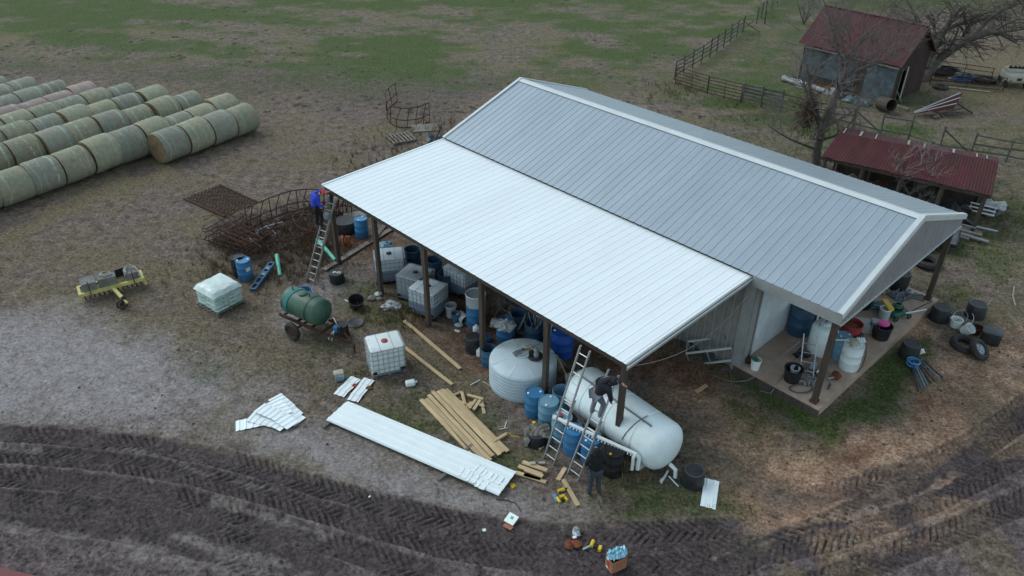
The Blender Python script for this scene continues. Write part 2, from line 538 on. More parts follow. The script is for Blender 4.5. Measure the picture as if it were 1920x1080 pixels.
PALE = [gpoly([(-200, 600), (120, 590), (330, 660), (480, 730), (600, 800), (760, 880), (900, 925), (1090, 965), (1090, 980), (880, 965), (740, 932), (600, 895), (470, 855), (300, 819), (160, 797), (0, 793), (-200, 797)]),
        gpoly([(690, 500), (560, 560), (560, 600)])]
CLAY = [gpoly([(1235, 690), (1330, 710), (1400, 760), (1500, 830), (1560, 840), (1600, 800), (1690, 795), (1735, 700), (1800, 660), (1900, 610), (2000, 600), (2000, 690), (1890, 750), (1800, 840), (1680, 905), (1560, 940), (1440, 920), (1350, 840), (1250, 755)]),
        gpoly([(1665, 575), (1735, 590), (1745, 650), (1690, 650)]),
        gpoly([(1330, 870), (1450, 930), (1600, 950), (1700, 930), (1820, 850), (1940, 760), (2050, 700), (2050, 830), (1900, 930), (1700, 1030), (1500, 1060), (1400, 1000)])]
LUSH = [gpoly([(1395, 690), (1470, 740), (1535, 775), (1600, 735), (1690, 640), (1740, 640), (1700, 720), (1695, 780), (1640, 800), (1590, 800), (1560, 830), (1500, 810), (1440, 770), (1350, 700)]),
        gpoly([(1330, 640), (1385, 690), (1345, 690), (1310, 660)])]
GREENISH = [gpoly([(1100, 880), (1300, 880), (1400, 930), (1400, 975), (1200, 980), (1090, 960)]),
            gpoly([(1390, 700), (1540, 800), (1550, 840), (1430, 850), (1320, 780)]),
            gpoly([(740, 740), (880, 750), (1010, 850), (960, 880), (800, 840), (700, 790)]),
            gpoly([(360, 670), (420, 680), (400, 710), (355, 705)]),
            gpoly([(1740, 420), (1880, 440), (1900, 560), (1760, 570), (1750, 500)]),
            gpoly([(650, 520), (760, 560), (760, 610), (680, 600)]),
            gpoly([(-100, 1000), (60, 1010), (170, 1050), (200, 1100), (-100, 1100)]),
            gpoly([(600, 660), (680, 680), (640, 730), (580, 700)])]
FIELD = [gpoly([(-400, -60), (1700, -60), (1500, 60), (1260, 150), (1130, 170), (1000, 150), (800, 165), (560, 150), (300, 125), (0, 115), (-400, 115)]),
         gpoly([(1270, 150), (1480, 30), (1560, 20), (1500, 130), (1560, 200), (1850, 240), (1900, 300), (1900, 380), (1500, 300), (1260, 190)]),
         gpoly([(1880, 300), (2200, 300), (2200, 460), (1880, 440)]),
         gpoly([(1560, 190), (1700, 170), (1800, 215), (1920, 240), (2200, 260), (2200, 330), (1880, 320), (1600, 260)]),
         gpoly([(1380, -200), (2400, -200), (2400, 20), (1400, 20)])]
TANLAND = [gpoly([(1760, 120), (1960, 80), (2200, 90), (2200, 240), (1900, 225), (1800, 185), (1740, 165)])]
BAREBAND = [gpoly([(-200, 118), (300, 120), (600, 125), (960, 140), (960, 165), (800, 230), (560, 190), (400, 160), (0, 140)])]
YARD = [gpoly([(-300, 330), (500, 260), (830, 230), (620, 350), (900, 700), (1100, 900), (900, 940), (500, 770), (300, 660), (-300, 620)])]
REDS = [gpoly([(800, 560), (960, 590), (1060, 650), (1260, 655), (1330, 700), (1390, 760), (1300, 740), (1200, 700), (1120, 690), (1030, 745), (900, 690), (830, 650), (790, 610)]), gpoly([(600, 440), (720, 440), (800, 520), (700, 500)]), gpoly([(1560, 850), (1620, 850), (1600, 890), (1560, 880)]), gpoly([(1720, 730), (1760, 735), (1740, 755), (1710, 750)])]
DUG = [gpoly([(390, 420), (560, 370), (700, 380), (660, 480), (560, 540), (440, 520)]), gpoly([(230, 316), (285, 306), (305, 322), (255, 333)]), gpoly([(-60, 436), (60, 398), (70, 408), (-60, 462)])]
TANPATCH = [gpoly([(200, 345), (300, 300), (330, 325), (240, 350)]), gpoly([(-40, 440), (200, 350), (215, 366), (-40, 480)]), gpoly([(-100, 60), (60, 60), (60, 80), (-100, 90)])]

def ground_fields(X, Y):
    n1 = fbm(X, Y, .22, 5, 1)
    n2 = fbm(X, Y, .8, 5, 5)
    n3 = fbm(X, Y, 3.2, 4, 9, .7)
    n4 = fbm(X, Y, .06, 4, 21)
    nn = (n1 + n2 + n3) / 3
    dist = np.sqrt(X * X + Y * Y)
    # stretch the noise scale with the size of the region
    def reg(ps, wd, amp):
        m = 0
        for p in ps:
            m = np.maximum(m, soft(sdf(X, Y, p), wd, .5 * n2 + .3 * n1 + .2 * n3, amp))
        return m
    mud = reg(MUD, .25, .9)
    ms = soft(sdf(X, Y, MUD_SOFT), 3.0, n2, 3.0)
    mud = mud * (1 - .92 * ms * np.clip(.5 - (n2 - .48) * 6 + (n1 - .5) * 4, 0, 1))
    pale = reg(PALE, 2.2, 3.5) * (.35 + .65 * np.clip((n1 * .5 + n2 * .5 - .36) * 5, 0, 1))
    clay = reg(CLAY, 1.4, 3.0) * (.65 + .35 * np.clip((n2 - .35) * 5, 0, 1))
    lush = reg(LUSH, .5, 2.2)
    gr = reg(GREENISH, 1.2, 3) * np.clip((n2 * .6 + n3 * .4 - .40) * 5, 0, 1) * .75
    fld = reg(FIELD, 7, 16)
    fn = fbm(X, Y * 2.0, .11, 5, 33)
    fn = .55 * fn + .45 * fbm(X, Y * 1.6, .45, 5, 37)
    gf = fld * np.clip(.95 + (fn - .5) * 7, 0.12, 1)
    green = np.clip(np.maximum(lush, np.maximum(gr, gf)), 0, 1)
    tan = np.maximum(reg(TANLAND, 5, 9), reg(TANPATCH, .6, 1.2) * .9)
    yard = reg(YARD, 3, 5)
    tan = np.clip(np.maximum(tan, np.clip((n1 * .45 + n2 * .35 + n4 * .2 - .47) * 5, 0, 1) * (.25 + .45 * yard)) * (1 - mud), 0, 1)
    bare = reg(BAREBAND, 4, 8) * .8
    dug = reg(DUG, .5, 1.5)
    reds = reg(REDS, 1.0, 2.5) * (.35 + .65 * np.clip((n2 - .4) * 6, 0, 1))
    return dict(mud=mud, pale=pale, clay=clay, green=green * (1 - mud * .9), lush=lush, tan=tan, bare=bare, dug=dug, reds=reds, n2=n2, n3=n3)

def build_ground():
    rows = []
    for py in np.arange(1165, -110, -1.9):
        rows.append(G(960, py).y)
    y = rows[-1]
    while y < 2500:
        y *= 1.06
        rows.append(y)
    pre = list(np.linspace(-120, rows[0] - .3, 14))
    ys = np.array(pre + rows)
    inner = np.linspace(-.72, .72, 1020)
    outer = .72 + np.cumsum(.01 * 1.28 ** np.arange(30))
    tx = np.concatenate([-outer[::-1], inner, outer])
    D = np.maximum(ys * math.cos(PITCH) + CAM_H * math.sin(PITCH), 18)
    X = tx[None, :] * D[:, None]
    Y = np.repeat(ys[:, None], len(tx), 1)
    nr, nc = X.shape
    x, y = X.ravel(), Y.ravel()
    F = ground_fields(x, y)
    z = (fbm(x, y, .5, 3, 41) - .5) * .05 + (F['n3'] - .5) * .035 + (fbm(x, y, 7, 3, 51) - .5) * .03 * (1 + F['mud'])
    z = z + np.clip((F['n2'] - .5), 0, 1) * .08 * F['green']
    lug = np.zeros_like(x)
    rut = np.zeros_like(x)
    near = y < 30
    xn, yn = x[near], y[near]
    zn = np.zeros_like(xn)
    ln = np.zeros_like(xn)
    wn = np.zeros_like(xn)
    for pts, hw, sg in TRK:
        line = smooth_line(gpoly(pts), 5)
        S, Dd, tot = along(xn, yn, line)
        wob = .05 * (fbm(xn, yn, 1.1, 2, 61) - .5)
        a = np.abs(Dd + wob)
        S = S + .10 * fbm(xn, yn, .9, 3, 64)
        brk = np.clip((fbm(xn, yn, .7, 4, 71 + int(abs(pts[0][1])) % 17) - (.30 if pts is _tl or pts is _t2 else .43)) * 5, 0, 1) * np.clip(.4 + 1.6 * (fbm(xn, yn, 4, 2, 73) - .2), .3, 1.3)
        m = np.clip((hw - a) / .06 + .5, 0, 1) * np.clip(S / .8, 0, 1) * np.clip((tot - S) / .8, 0, 1)
        k = np.abs(Dd) * .95 * sg
        ph = (S + k + .05 * fbm(xn, yn, 2, 2, 81)) / .235
        side = np.where(Dd > 0, .5, 0.0)
        fr = (ph + side) % 1.0
        bar = np.clip(1 - np.abs(fr - .5) / .24, 0, 1)
        bar = np.clip(bar * 2.2, 0, 1)
        edge = np.exp(-((a - hw - .07) / .07) ** 2) * np.clip(S / .8, 0, 1) * np.clip((tot - S) / .8, 0, 1)
        zt = -.04 * m + m * brk * (.055 * (1 - bar) - .015) + edge * .04
        use = m > .35
        zn = np.where(use, zt, zn + edge * .04)
        ln = np.where(use, bar * brk, ln)
        wn = np.maximum(wn * (1 - m * .5), m)
    # lighter cross hatch of older passes over the whole mud
    S, Dd, tot = along(xn, yn, smooth_line(gpoly([(-60, 930), (200, 950), (420, 1000), (640, 1060), (900, 1100)]), 4))
    z[near] += zn
    lug[near] = ln
    rut[near] = wn
    mudm = F['mud']
    cl = fbm(x, y, 9, 2, 91)
    z = z + mudm * np.clip(cl - .55, 0, 1) * .12
    pl = np.zeros_like(xn)
    for pts, hw in PALE_LINES:
        S, Dd, tot = along(xn, yn, smooth_line(gpoly(pts), 4))
        pl = np.maximum(pl, .62 * np.clip((hw - .01 - np.abs(Dd) + (fbm(xn, yn, 2.2, 4, 95) - .5) * .55) / .12 + .5, 0, 1) * np.clip((tot - S) / .5, 0, 1))
    plf = np.zeros_like(x)
    plf[near] = pl
    me = bpy.data.meshes.new('ground')
    nv = nr * nc
    me.vertices.add(nv)
    me.vertices.foreach_set('co', np.stack([x, y, z], 1).astype(np.float32).ravel())
    i = np.arange(nr - 1)[:, None] * nc + np.arange(nc - 1)[None, :]
    q = np.stack([i, i + 1, i + nc + 1, i + nc], -1).reshape(-1, 4)
    nq = len(q)
    me.loops.add(nq * 4)
    me.polygons.add(nq)
    me.loops.foreach_set('vertex_index', q.astype(np.int32).ravel())
    me.polygons.foreach_set('loop_start', (np.arange(nq) * 4).astype(np.int32))
    me.polygons.foreach_set('use_smooth', np.ones(nq, bool))
    me.update()
    at = me.attributes.new('fa', 'FLOAT_COLOR', 'POINT')
    at.data.foreach_set('color', np.stack([F['mud'], np.maximum(F['pale'] * (1 - F['mud']), plf), F['clay'], np.ones_like(x)], 1).astype(np.float32).ravel())
    at = me.attributes.new('fb', 'FLOAT_COLOR', 'POINT')
    at.data.foreach_set('color', np.stack([F['green'], F['tan'], np.maximum(F['bare'], F['dug']), np.ones_like(x)], 1).astype(np.float32).ravel())
    at = me.attributes.new('fc', 'FLOAT_COLOR', 'POINT')
    at.data.foreach_set('color', np.stack([lug * (1 - .7 * plf), rut * (1 - plf), F['reds'], np.ones_like(x)], 1).astype(np.float32).ravel())
    o = bpy.data.objects.new('ground', me)
    C.objects.link(o)
    o['kind'] = 'structure'
    # material
    m = bpy.data.materials.new('farm_ground')
    m.use_nodes = True
    t = m.node_tree
    N, L = t.nodes, t.links
    b = N['Principled BSDF']
    b.inputs['Roughness'].default_value = .95
    b.inputs['Specular IOR Level'].default_value = .12
    tc = N.new('ShaderNodeTexCoord')
    def noise(scl, det=5, rough=.6, vec=None):
        n = N.new('ShaderNodeTexNoise')
        n.inputs['Scale'].default_value = scl
        n.inputs['Detail'].default_value = det
        n.inputs['Roughness'].default_value = rough
        L.new(vec or tc.outputs['Object'], n.inputs['Vector'])
        return n.outputs['Fac']
    def rng_(v, a, b_, c=0, d=1):
        n = N.new('ShaderNodeMapRange')
        for k, q_ in zip(('From Min', 'From Max', 'To Min', 'To Max'), (a, b_, c, d)):
            n.inputs[k].default_value = q_
        L.new(v, n.inputs['Value'])
        return n.outputs[0]
    def mix(f, a, b_):
        n = N.new('ShaderNodeMix')
        n.data_type = 'RGBA'
        if isinstance(f, float): n.inputs['Factor'].default_value = f
        else: L.new(f, n.inputs['Factor'])
        for k, q_ in (('A', a), ('B', b_)):
            if isinstance(q_, tuple): n.inputs[k].default_value = (*q_, 1)
            else: L.new(q_, n.inputs[k])
        return n.outputs['Result']
    def mul(a, b_):
        n = N.new('ShaderNodeMath')
        n.operation = 'MULTIPLY'
        L.new(a, n.inputs[0])
        if isinstance(b_, float): n.inputs[1].default_value = b_
        else: L.new(b_, n.inputs[1])
        return n.outputs[0]
    def attr(nm):
        a = N.new('ShaderNodeAttribute')
        a.attribute_name = nm
        s_ = N.new('ShaderNodeSeparateColor')
        L.new(a.outputs['Color'], s_.inputs[0])
        return s_.outputs
    mud_, pale_, clay_ = attr('fa')[0:3]
    green_, tan_, bare_ = attr('fb')[0:3]
    lug_, rut_, dug_ = attr('fc')[0:3]
    mp = N.new('ShaderNodeMapping')
    mp.inputs['Rotation'].default_value = (0, 0, R(35))
    mp.inputs['Scale'].default_value = (1, 3.2, 1)
    L.new(tc.outputs['Object'], mp.inputs[0])
    grass_n = noise(5.5, 6, .75, mp.outputs[0])
    fine = noise(9, 8, .8)
    med = noise(2.3, 8, .72)
    big = noise(.5, 6, .65)
    f_ = rng_(fine, .36, .64)
    g_ = rng_(grass_n, .36, .64)
    m_ = rng_(med, .36, .66)
    base = mix(m_, (.090, .068, .052), (.285, .222, .168))
    base = mix(rng_(big, .42, .62, 0, .8), base, mix(m_, (.105, .080, .076), (.260, .205, .192)))
    base = mix(rng_(noise(.23, 4, .6), .46, .62, 0, .6), base, mix(g_, (.095, .078, .040), (.255, .215, .125)))
    tanc = mix(g_, (.110, .085, .050), (.275, .225, .145))
    base = mix(tan_, base, tanc)
    base = mix(mul(bare_, .85), base, mix(m_, (.080, .062, .058), (.175, .138, .128)))
    palec = mix(m_, (.260, .228, .232), (.420, .378, .384))
    base = mix(mul(pale_, rng_(fine, .25, .6, .45, 1)), base, palec)
    clayc = mix(m_, (.330, .190, .120), (.700, .460, .320))
    clayc = mix(rng_(big, .45, .60, 0, .6), clayc, mix(m_, (.200, .095, .060), (.330, .180, .120)))
    base = mix(mul(clay_, rng_(fine, .25, .65, .55, 1)), base, clayc)
    base = mix(mul(dug_, .8), base, mix(m_, (.105, .052, .036), (.225, .110, .075)))
    greenc = mix(g_, (.022, .046, .010), (.100, .152, .040))
    greenc = mix(rng_(noise(.9, 4, .6), .45, .65, 0, .5), greenc, mix(g_, (.055, .062, .028), (.150, .148, .076)))
    base = mix(mul(green_, rng_(grass_n, .25, .55, .35, 1)), base, greenc)
    mudc = mix(m_, (.085, .064, .064), (.250, .198, .194))
    mudc = mix(mul(rut_, .45), mudc, (.055, .044, .045))  # sunken wheel tracks coloured darker across their whole width
    mudm_ = N.new('ShaderNodeMath'); mudm_.operation = 'MULTIPLY'
    L.new(mud_, mudm_.inputs[0])
    inv = rng_(pale_, .1, .9, 1, 0)
    L.new(inv, mudm_.inputs[1])
    base = mix(mudm_.outputs[0], base, mudc)
    base = mix(mul(rut_, .35), base, (.075, .062, .062))
    base = mix(mul(lug_, .35), base, (.030, .024, .024))  # tread grooves coloured darker, recess tone put into the colour
    # crumbs and dead leaves, pale and dark
    v = N.new('ShaderNodeTexVoronoi')
    v.inputs['Scale'].default_value = 5.5
    L.new(tc.outputs['Object'], v.inputs['Vector'])
    vs = N.new('ShaderNodeSeparateColor')
    L.new(v.outputs['Color'], vs.inputs[0])
    sp = rng_(v.outputs['Distance'], .16, .10)
    base = mix(mul(mul(sp, rng_(vs.outputs[0], .80, .84)), .5), base, (.30, .25, .19))
    base = mix(mul(mul(sp, rng_(vs.outputs[1], .70, .74)), .65), base, (.035, .027, .022))
    grain = N.new('ShaderNodeHueSaturation')
    gv = rng_(fine, .36, .64, .38, 1.6)
    gm = N.new('ShaderNodeMix')
    gm.data_type = 'FLOAT'
    L.new(mul(pale_, .55), gm.inputs[0])
    L.new(gv, gm.inputs[2])
    gm.inputs[3].default_value = 1.0
    L.new(gm.outputs[0], grain.inputs['Value'])
    L.new(base, grain.inputs['Color'])
    L.new(grain.outputs[0], b.inputs['Base Color'])
    bp = N.new('ShaderNodeBump')
    bp.inputs['Strength'].default_value = .9
    bp.inputs['Distance'].default_value = .07
    bh = N.new('ShaderNodeMath'); bh.operation = 'ADD'
    L.new(fine, bh.inputs[0]); L.new(grass_n, bh.inputs[1])
    L.new(bh.outputs[0], bp.inputs['Height'])
    L.new(bp.outputs[0], b.inputs['Normal'])
    me.materials.append(m)
    return o
ground = build_ground()

# ================================================================== WORKSHOP BUILDING WITH LEAN-TO
BX, BY, PHI = -7.392, 27.792, -.80824
LL, W1, W2, L2 = 15.24, 6.11, 4.53, 18.28
H1, H2, H3, H4 = 3.587, 3.80, 3.888, 5.442
SLAB = .29
MBLD = Matrix.Translation((BX, BY, 0)) @ Matrix.Rotation(PHI, 4, 'Z')
def BL(x, y, z=0):
    return MBLD @ Vector((x, y, z))
def to_b(v):
    return MBLD.inverted() @ Vector(v)

def panel_profile(wd, pitch=.3048, rh=.026, minor=True):
    pts = [(0, 0)]
    x = pitch / 2
    while x < wd - .02:
        for dx, h in (((-.035, 0), (-.014, rh), (.014, rh), (.035, 0)) if rh < .03 else ((-.05, 0), (-.03, rh), (.03, rh), (.05, 0))):
            if 0 < x + dx < wd:
                pts.append((x + dx, h))
        for dx in ((.1, .2) if rh > .03 else ()):
            if x + dx + .02 < wd - .05:
                pts += [(x + dx - .012, 0), (x + dx, .005), (x + dx + .012, 0)]
        x += pitch
    pts.append((wd, 0))
    return pts
def sheet(wd, ln, pitch=.3048, rh=.026, th=.004, mb=None, zl=None, zr=None):
    """ribbed metal sheet lying in XY, ribs along Y; zl/zr let the far end run at a slant"""
    mb = mb or MB()
    pr = panel_profile(wd, pitch, rh)
    n = len(pr)
    def top(x):
        if zl is None: return ln
        return zl + (zr - zl) * x / wd
    vs = [(x, 0, h) for x, h in pr] + [(x, top(x), h) for x, h in pr] + [(x, 0, h - th) for x, h in pr] + [(x, top(x), h - th) for x, h in pr]
    fs = []
    for i in range(n - 1):
        fs += [(i, i + 1, n + i + 1, n + i), (2 * n + i + 1, 2 * n + i, 3 * n + i, 3 * n + i + 1), (i + 1, i, 2 * n + i, 2 * n + i + 1), (n + i, n + i + 1, 3 * n + i + 1, 3 * n + i)]
    fs += [(0, n, 3 * n, 2 * n), (n - 1, 3 * n - 1, 4 * n - 1, 2 * n - 1)][:1] + [(n - 1, 2 * n - 1 + 2 * n, 2 * n + n - 1)][:0]
    mb.add(vs, fs)
    return mb

bld = thing('workshop_building', 'long grey metal workshop with new white lean-to roof, in the middle of the yard', 'building', (BX, BY, 0), PHI)
def place_on(o, origin, xdir, ydir):
    x = Vector(xdir).normalized()
    y = Vector(ydir).normalized()
    z = x.cross(y)
    o.matrix_basis = Matrix((x, y, z)).transposed().to_4x4()
    o.location = origin
PW = .9144
def panels(name, m, n_tot, start, xdir, ydir, ln, wall=False, pitch=.3048, rh=.026, label=None, jit=.004):
    """a run of ribbed sheets side by side, each its own part"""
    xd = Vector(xdir).normalized()
    full = None
    x, k = 0, 0
    while x < n_tot - .05:
        wd = min(PW, n_tot - x)
        if abs(wd - PW) < .01 and full is not None:
            o = bpy.data.objects.new(name, full)
            C.objects.link(o)
            o.parent = bld
        else:
            o = sheet(wd, ln, pitch, rh).build(name, m, bld)
            if abs(wd - PW) < .01: full = o.data
        dz = random.uniform(0, jit)
        place_on(o, Vector(start) + xd * x + xd.cross(Vector(ydir).normalized()) * (dz + .001 * (k % 2)), xdir, ydir)
        if label: o['label'] = label
        x += PW
        k += 1
sl1 = Vector((0, W1 + .03, H2 - H1))
panels('roof_panel', M['white_roof'], LL, (0, -.02, H1), (1, 0, 0), (0, W1 + .02, H2 - H1), sl1.length, rh=.0105, jit=.002, label='new white ribbed lean-to roof panel')
sl2 = Vector((0, W2, H4 - H3))
panels('roof_panel', M['grey_roof'], L2 - .02, (0, W1 - .06, H3), (1, 0, 0), (0, W2 + .06, H4 - H3), (sl2.length + .05), rh=.014, jit=.002, label='grey ribbed main roof panel')
bk = Vector((0, -W2, H4 - H3))
panels('roof_panel', M['grey_roof'], L2 - .02, (L2 - .02, W1 + 2 * W2 + .06, H3), (-1, 0, 0), (0, -(W2 + .06), H4 - H3), sl2.length + .05, rh=.014, jit=.002, label='grey ribbed main roof panel')

def bpart(name, mb, m, label=None, smooth=False):
    o = mb.build(name, m, bld, smooth)
    if label: o['label'] = label
    return o
# ridge cap, rake trims
mb = MB()
sz = (H4 - H3) / W2
for s in (1, -1):
    a = math.atan(sz) * s
    Mx = Matrix.Rotation(a, 4, 'X')
    mb.box((L2 / 2 - .01, W1 + W2 - s * .105, H4 + .035 - .105 * sz * .93), (L2 + .02, .20, .014), M=Mx)
bpart('ridge_cap', mb, M['trim'])
def rake(x, wd, label=None, m=M['trim']):
    mb = MB()
    mb.beam((x, W1 - .08, H3 + .022), (x, W1 + W2, H4 + .055), wd, .045)
    mb.beam((x, W1 + W2, H4 + .055), (x, W1 + 2 * W2 + .08, H3 + .022), wd, .045)
    return mb
bpart('rake_trim', rake(L2 - .055, .16), M['trim'])
bpart('rake_trim', rake(.04, .13), M['trim'])
mb = MB()
mb.beam((L2 + .035, W1 - .07, H3 - .07), (L2 + .035, W1 + W2, H4 - .04), .03, .16)
mb.beam((L2 + .035, W1 + W2, H4 - .04), (L2 + .035, W1 + 2 * W2 + .07, H3 - .07), .03, .16)
bpart('rake_fascia', mb, M['trim'])
# lean-to edge trims
mb = MB()
mb.beam((LL + .02, -.03, H1 + .02), (LL + .02, W1 - .03, H2 + .01), .06, .035)
mb.beam((LL + .035, -.03, H1 - .10), (LL + .035, W1 - .03, H2 - .11), .03, .15)
bpart('edge_trim', mb, M['trim_grey'])
mb = MB().beam((LL + .065, -.03, H1 - .045), (LL + .065, W1 - .03, H2 - .055), .025, .03)
bpart('edge_trim', mb, M['white_sheet'])
mb = MB().beam((-.02, -.03, H1 + .018), (-.02, W1 - .03, H2 + .008), .07, .04)
bpart('edge_trim', mb, M['white_sheet'])
# posts, beam, purlins, rafters of the lean-to
for i in range(6):
    x = .14 + (LL - .32) * i / 5
    mb = MB()
    lean = random.uniform(-.02, .02)
    mb.beam((x + lean, .17, -.2), (x, .17, H1 - .13), .155, .15, up=(0, 1, 0))
    bpart('post', mb, M['post'])
    o = bpart('rafter', MB().beam((x, .12, H1 - .22), (x, W1 - .02, H2 - .20), .05, .19), M['post'])
bpart('eave_beam', MB().box((LL / 2, .075, H1 - .12), (LL - .05, .045, .20)), M['post'])
for j in range(1, 6):
    t = j / 6
    bpart('purlin', MB().box((LL / 2, W1 * t, H1 + (H2 - H1) * t - .06), (LL - .06, .09, .045)), M['old_wood'])
# near-black strip painted as the shadow line between the two roofs
bpart('shadow_strip', MB().box((LL / 2, W1 + .06, H2 - .06), (LL, .03, .22)), M['dark'])
# side wall below the lean-to, back wall, end walls
panels('wall_panel', M['wall'], 15.3, (0, W1 + .12, .02), (1, 0, 0), (0, 0, 1), H2 - .04, rh=.06, jit=.002)
for k in range(50):  # pale strips added on the ribs, a painted highlight along each
    xk = (k // 3) * PW + .1524 + (k % 3) * .3048
    if xk < 15.2:
        bpart('rib_highlight', MB().box((xk, W1 + .12 - .064, (H2 - .04) / 2 + .02), (.035, .006, H2 - .06)), M['trim_grey'])
ob = bpart('back_wall', sheet(15.3, H2 - .02, .3048, .03), M['gable'])
place_on(ob, Vector((15.3, W1 + 2 * W2 - .1, .02)), (-1, 0, 0), (0, 0, 1))
# gable end at x=0
def gable(xpos, zb, name, m, face):
    n = 10
    wd = 2 * W2 / n
    for k in range(n):
        y0 = k * wd
        def top(y):
            return (H4 if abs(y - W2) < 1e-6 else (H3 + (H4 - H3) * (y / W2 if y < W2 else (2 * W2 - y) / W2))) - .05 - zb
        if face > 0:
            o = sheet(wd, 1, .2265, .024, zl=top(y0), zr=top(y0 + wd)).build(name, m, bld)
            place_on(o, Vector((xpos + .001 * (k % 2), W1 + y0, zb)), (0, 1, 0), (0, 0, 1))
        else:
            o = sheet(wd, 1, .2265, .024, zl=top(y0 + wd), zr=top(y0)).build(name, m, bld)
            place_on(o, Vector((xpos + .001 * (k % 2), W1 + y0 + wd, zb)), (0, -1, 0), (0, 0, 1))
gable(.06, .02, 'gable_panel', M['gable'], -1)
gable(L2 - .03, H3 - .42, 'gable_panel', M['gable'], 1)
bpart('gable_bottom_trim', MB().box((L2 + .0, W1 + W2, H3 - .43), (.05, 2 * W2 - .05, .035)), M['trim'])
# header beams round the porch bay
bpart('header_fascia', MB().box(((LL + L2) / 2 + .05, W1 - .055, H3 - .19), (L2 - LL - .05, .03, .36)), M['trim_grey'])
bpart('header_beam', MB().box(((LL + L2) / 2 + .02, W1 + .12, H3 - .26), (L2 - LL - .2, .09, .28)), M['post'])
bpart('header_beam', MB().box((L2 - .16, W1 + W2, H3 - .28), (.09, 2 * W2 - .3, .26)), M['post'])
# porch posts
for x, y in ((L2 - .2, W1 + .2), (L2 - .2, W1 + 2 * W2 - .22)):
    mb = MB().beam((x, y, SLAB - .02), (x, y, H3 - .3), .17, .17, up=(0, 1, 0))
    mb.box((x, y, SLAB + .05), (.23, .23, .12))
    bpart('porch_post', mb, M['post'])
# end wall of the closed part with roller door
EW = 15.32
DY0, DY1, DZ = W1 + .72, W1 + .72 + 3.5, 3.15
mb = MB()
mb.box((EW, (W1 + .12 + DY0) / 2, (H3 + SLAB) / 2 - .1), (.08, DY0 - W1 - .12, H3 - SLAB))
for k in range(2):
    mb.box((EW + .05, W1 + .38 + .2 * k, (H3 + SLAB) / 2 - .1), (.03, .04, H3 - SLAB))
bpart('end_wall', mb, M['wall'])
mb = MB()
y = DY1
mb.box((EW, (DY1 + W1 + 2 * W2 - .1) / 2, (H3 + SLAB) / 2 - .1), (.08, W1 + 2 * W2 - .1 - DY1, H3 - SLAB))
while y < W1 + 2 * W2 - .2:
    mb.box((EW + .05, y + .1, (H3 + SLAB) / 2 - .1), (.03, .04, H3 - SLAB))
    y += .3048
mb.box((EW, (DY0 + DY1) / 2, (DZ + H3) / 2), (.08, DY1 - DY0, H3 - DZ))
mb.prism([(EW - .04 + 0, W1 + .1)], 0, 0) if False else None
bpart('end_wall', mb, M['wall'])
bpart('corner_column', MB().box((EW - .02, W1 + .06, H2 / 2), (.36, .10, H2 - .02)).box((EW + .13, W1 + .2, H2 / 2 + .02), (.06, .36, H2 - .06)), M['trim_grey'])
# upper wall above the inset end wall
gable(EW - .06, H3 - .3, 'inner_gable_panel', M['wall'], 1)
door = MB()
nsl = 34
for k in range(nsl):
    z0 = SLAB + .02 + (DZ - SLAB - .02) * k / nsl
    hh = (DZ - SLAB - .02) / nsl
    door.box((EW + .035 + .004, (DY0 + DY1) / 2, z0 + hh * .38), (.025, DY1 - DY0 - .02, hh * .76))
    door.box((EW + .026, (DY0 + DY1) / 2, z0 + hh * .88), (.014, DY1 - DY0 - .02, hh * .24))
bpart('roller_door', door, M['door'])
for yy in (DY0 + .0, DY1 - .0):
    bpart('door_track', MB().box((EW + .06, yy, (DZ + SLAB) / 2), (.05, .07, DZ - SLAB)), M['trim_grey'])
# slab with timber edge
sb = MB()
sb.box(((EW + L2 + .1) / 2, W1 + W2, SLAB / 2 - .1), (L2 + .1 - EW, 2 * W2 + .15, SLAB + .2))
bpart('porch_slab', sb, M['concrete'])
bpart('slab_edging', MB().box(((EW + L2 + .1) / 2, W1 - .1, SLAB / 2 - .05), (L2 + .16 - EW, .045, SLAB + .08)), M['post'])

# ================================================================== GENERIC FARM THINGS
def mk_barrel(body='blue', top=None, r=.29, h=.88, opened=False, label=None):
    def f():
        t = thing('barrel', 'x', 'barrel')
        prof = [(r * .93, 0), (r * .97, .015), (r * .97, .05), (r, .08), (r, h * .33), (r * 1.025, h * .345), (r * 1.025, h * .365), (r, h * .38), (r, h * .64), (r * 1.025, h * .655), (r * 1.025, h * .675), (r, h * .69), (r, h - .09), (r * .97, h - .05), (r * 1.0, h - .03), (r * 1.0, h), (r * .95, h), (r * .94, h - .022)]
        if opened:
            prof += [(r * .93, h * .35), (0.02, h * .35)]
        else:
            prof += [(0.02, h - .022)]
        MB().lathe(prof, 26).build('body', M[body], t, True)
        if not opened:
            for a in (0, 1):
                MB().lathe([(.038, h - .03), (.038, h + .004), (.03, h + .01), (.01, h + .01)], 10, ((-1) ** a * r * .68, 0, 0)).build('bung', M[top or 'paper'], t, True)
        return t
    return f
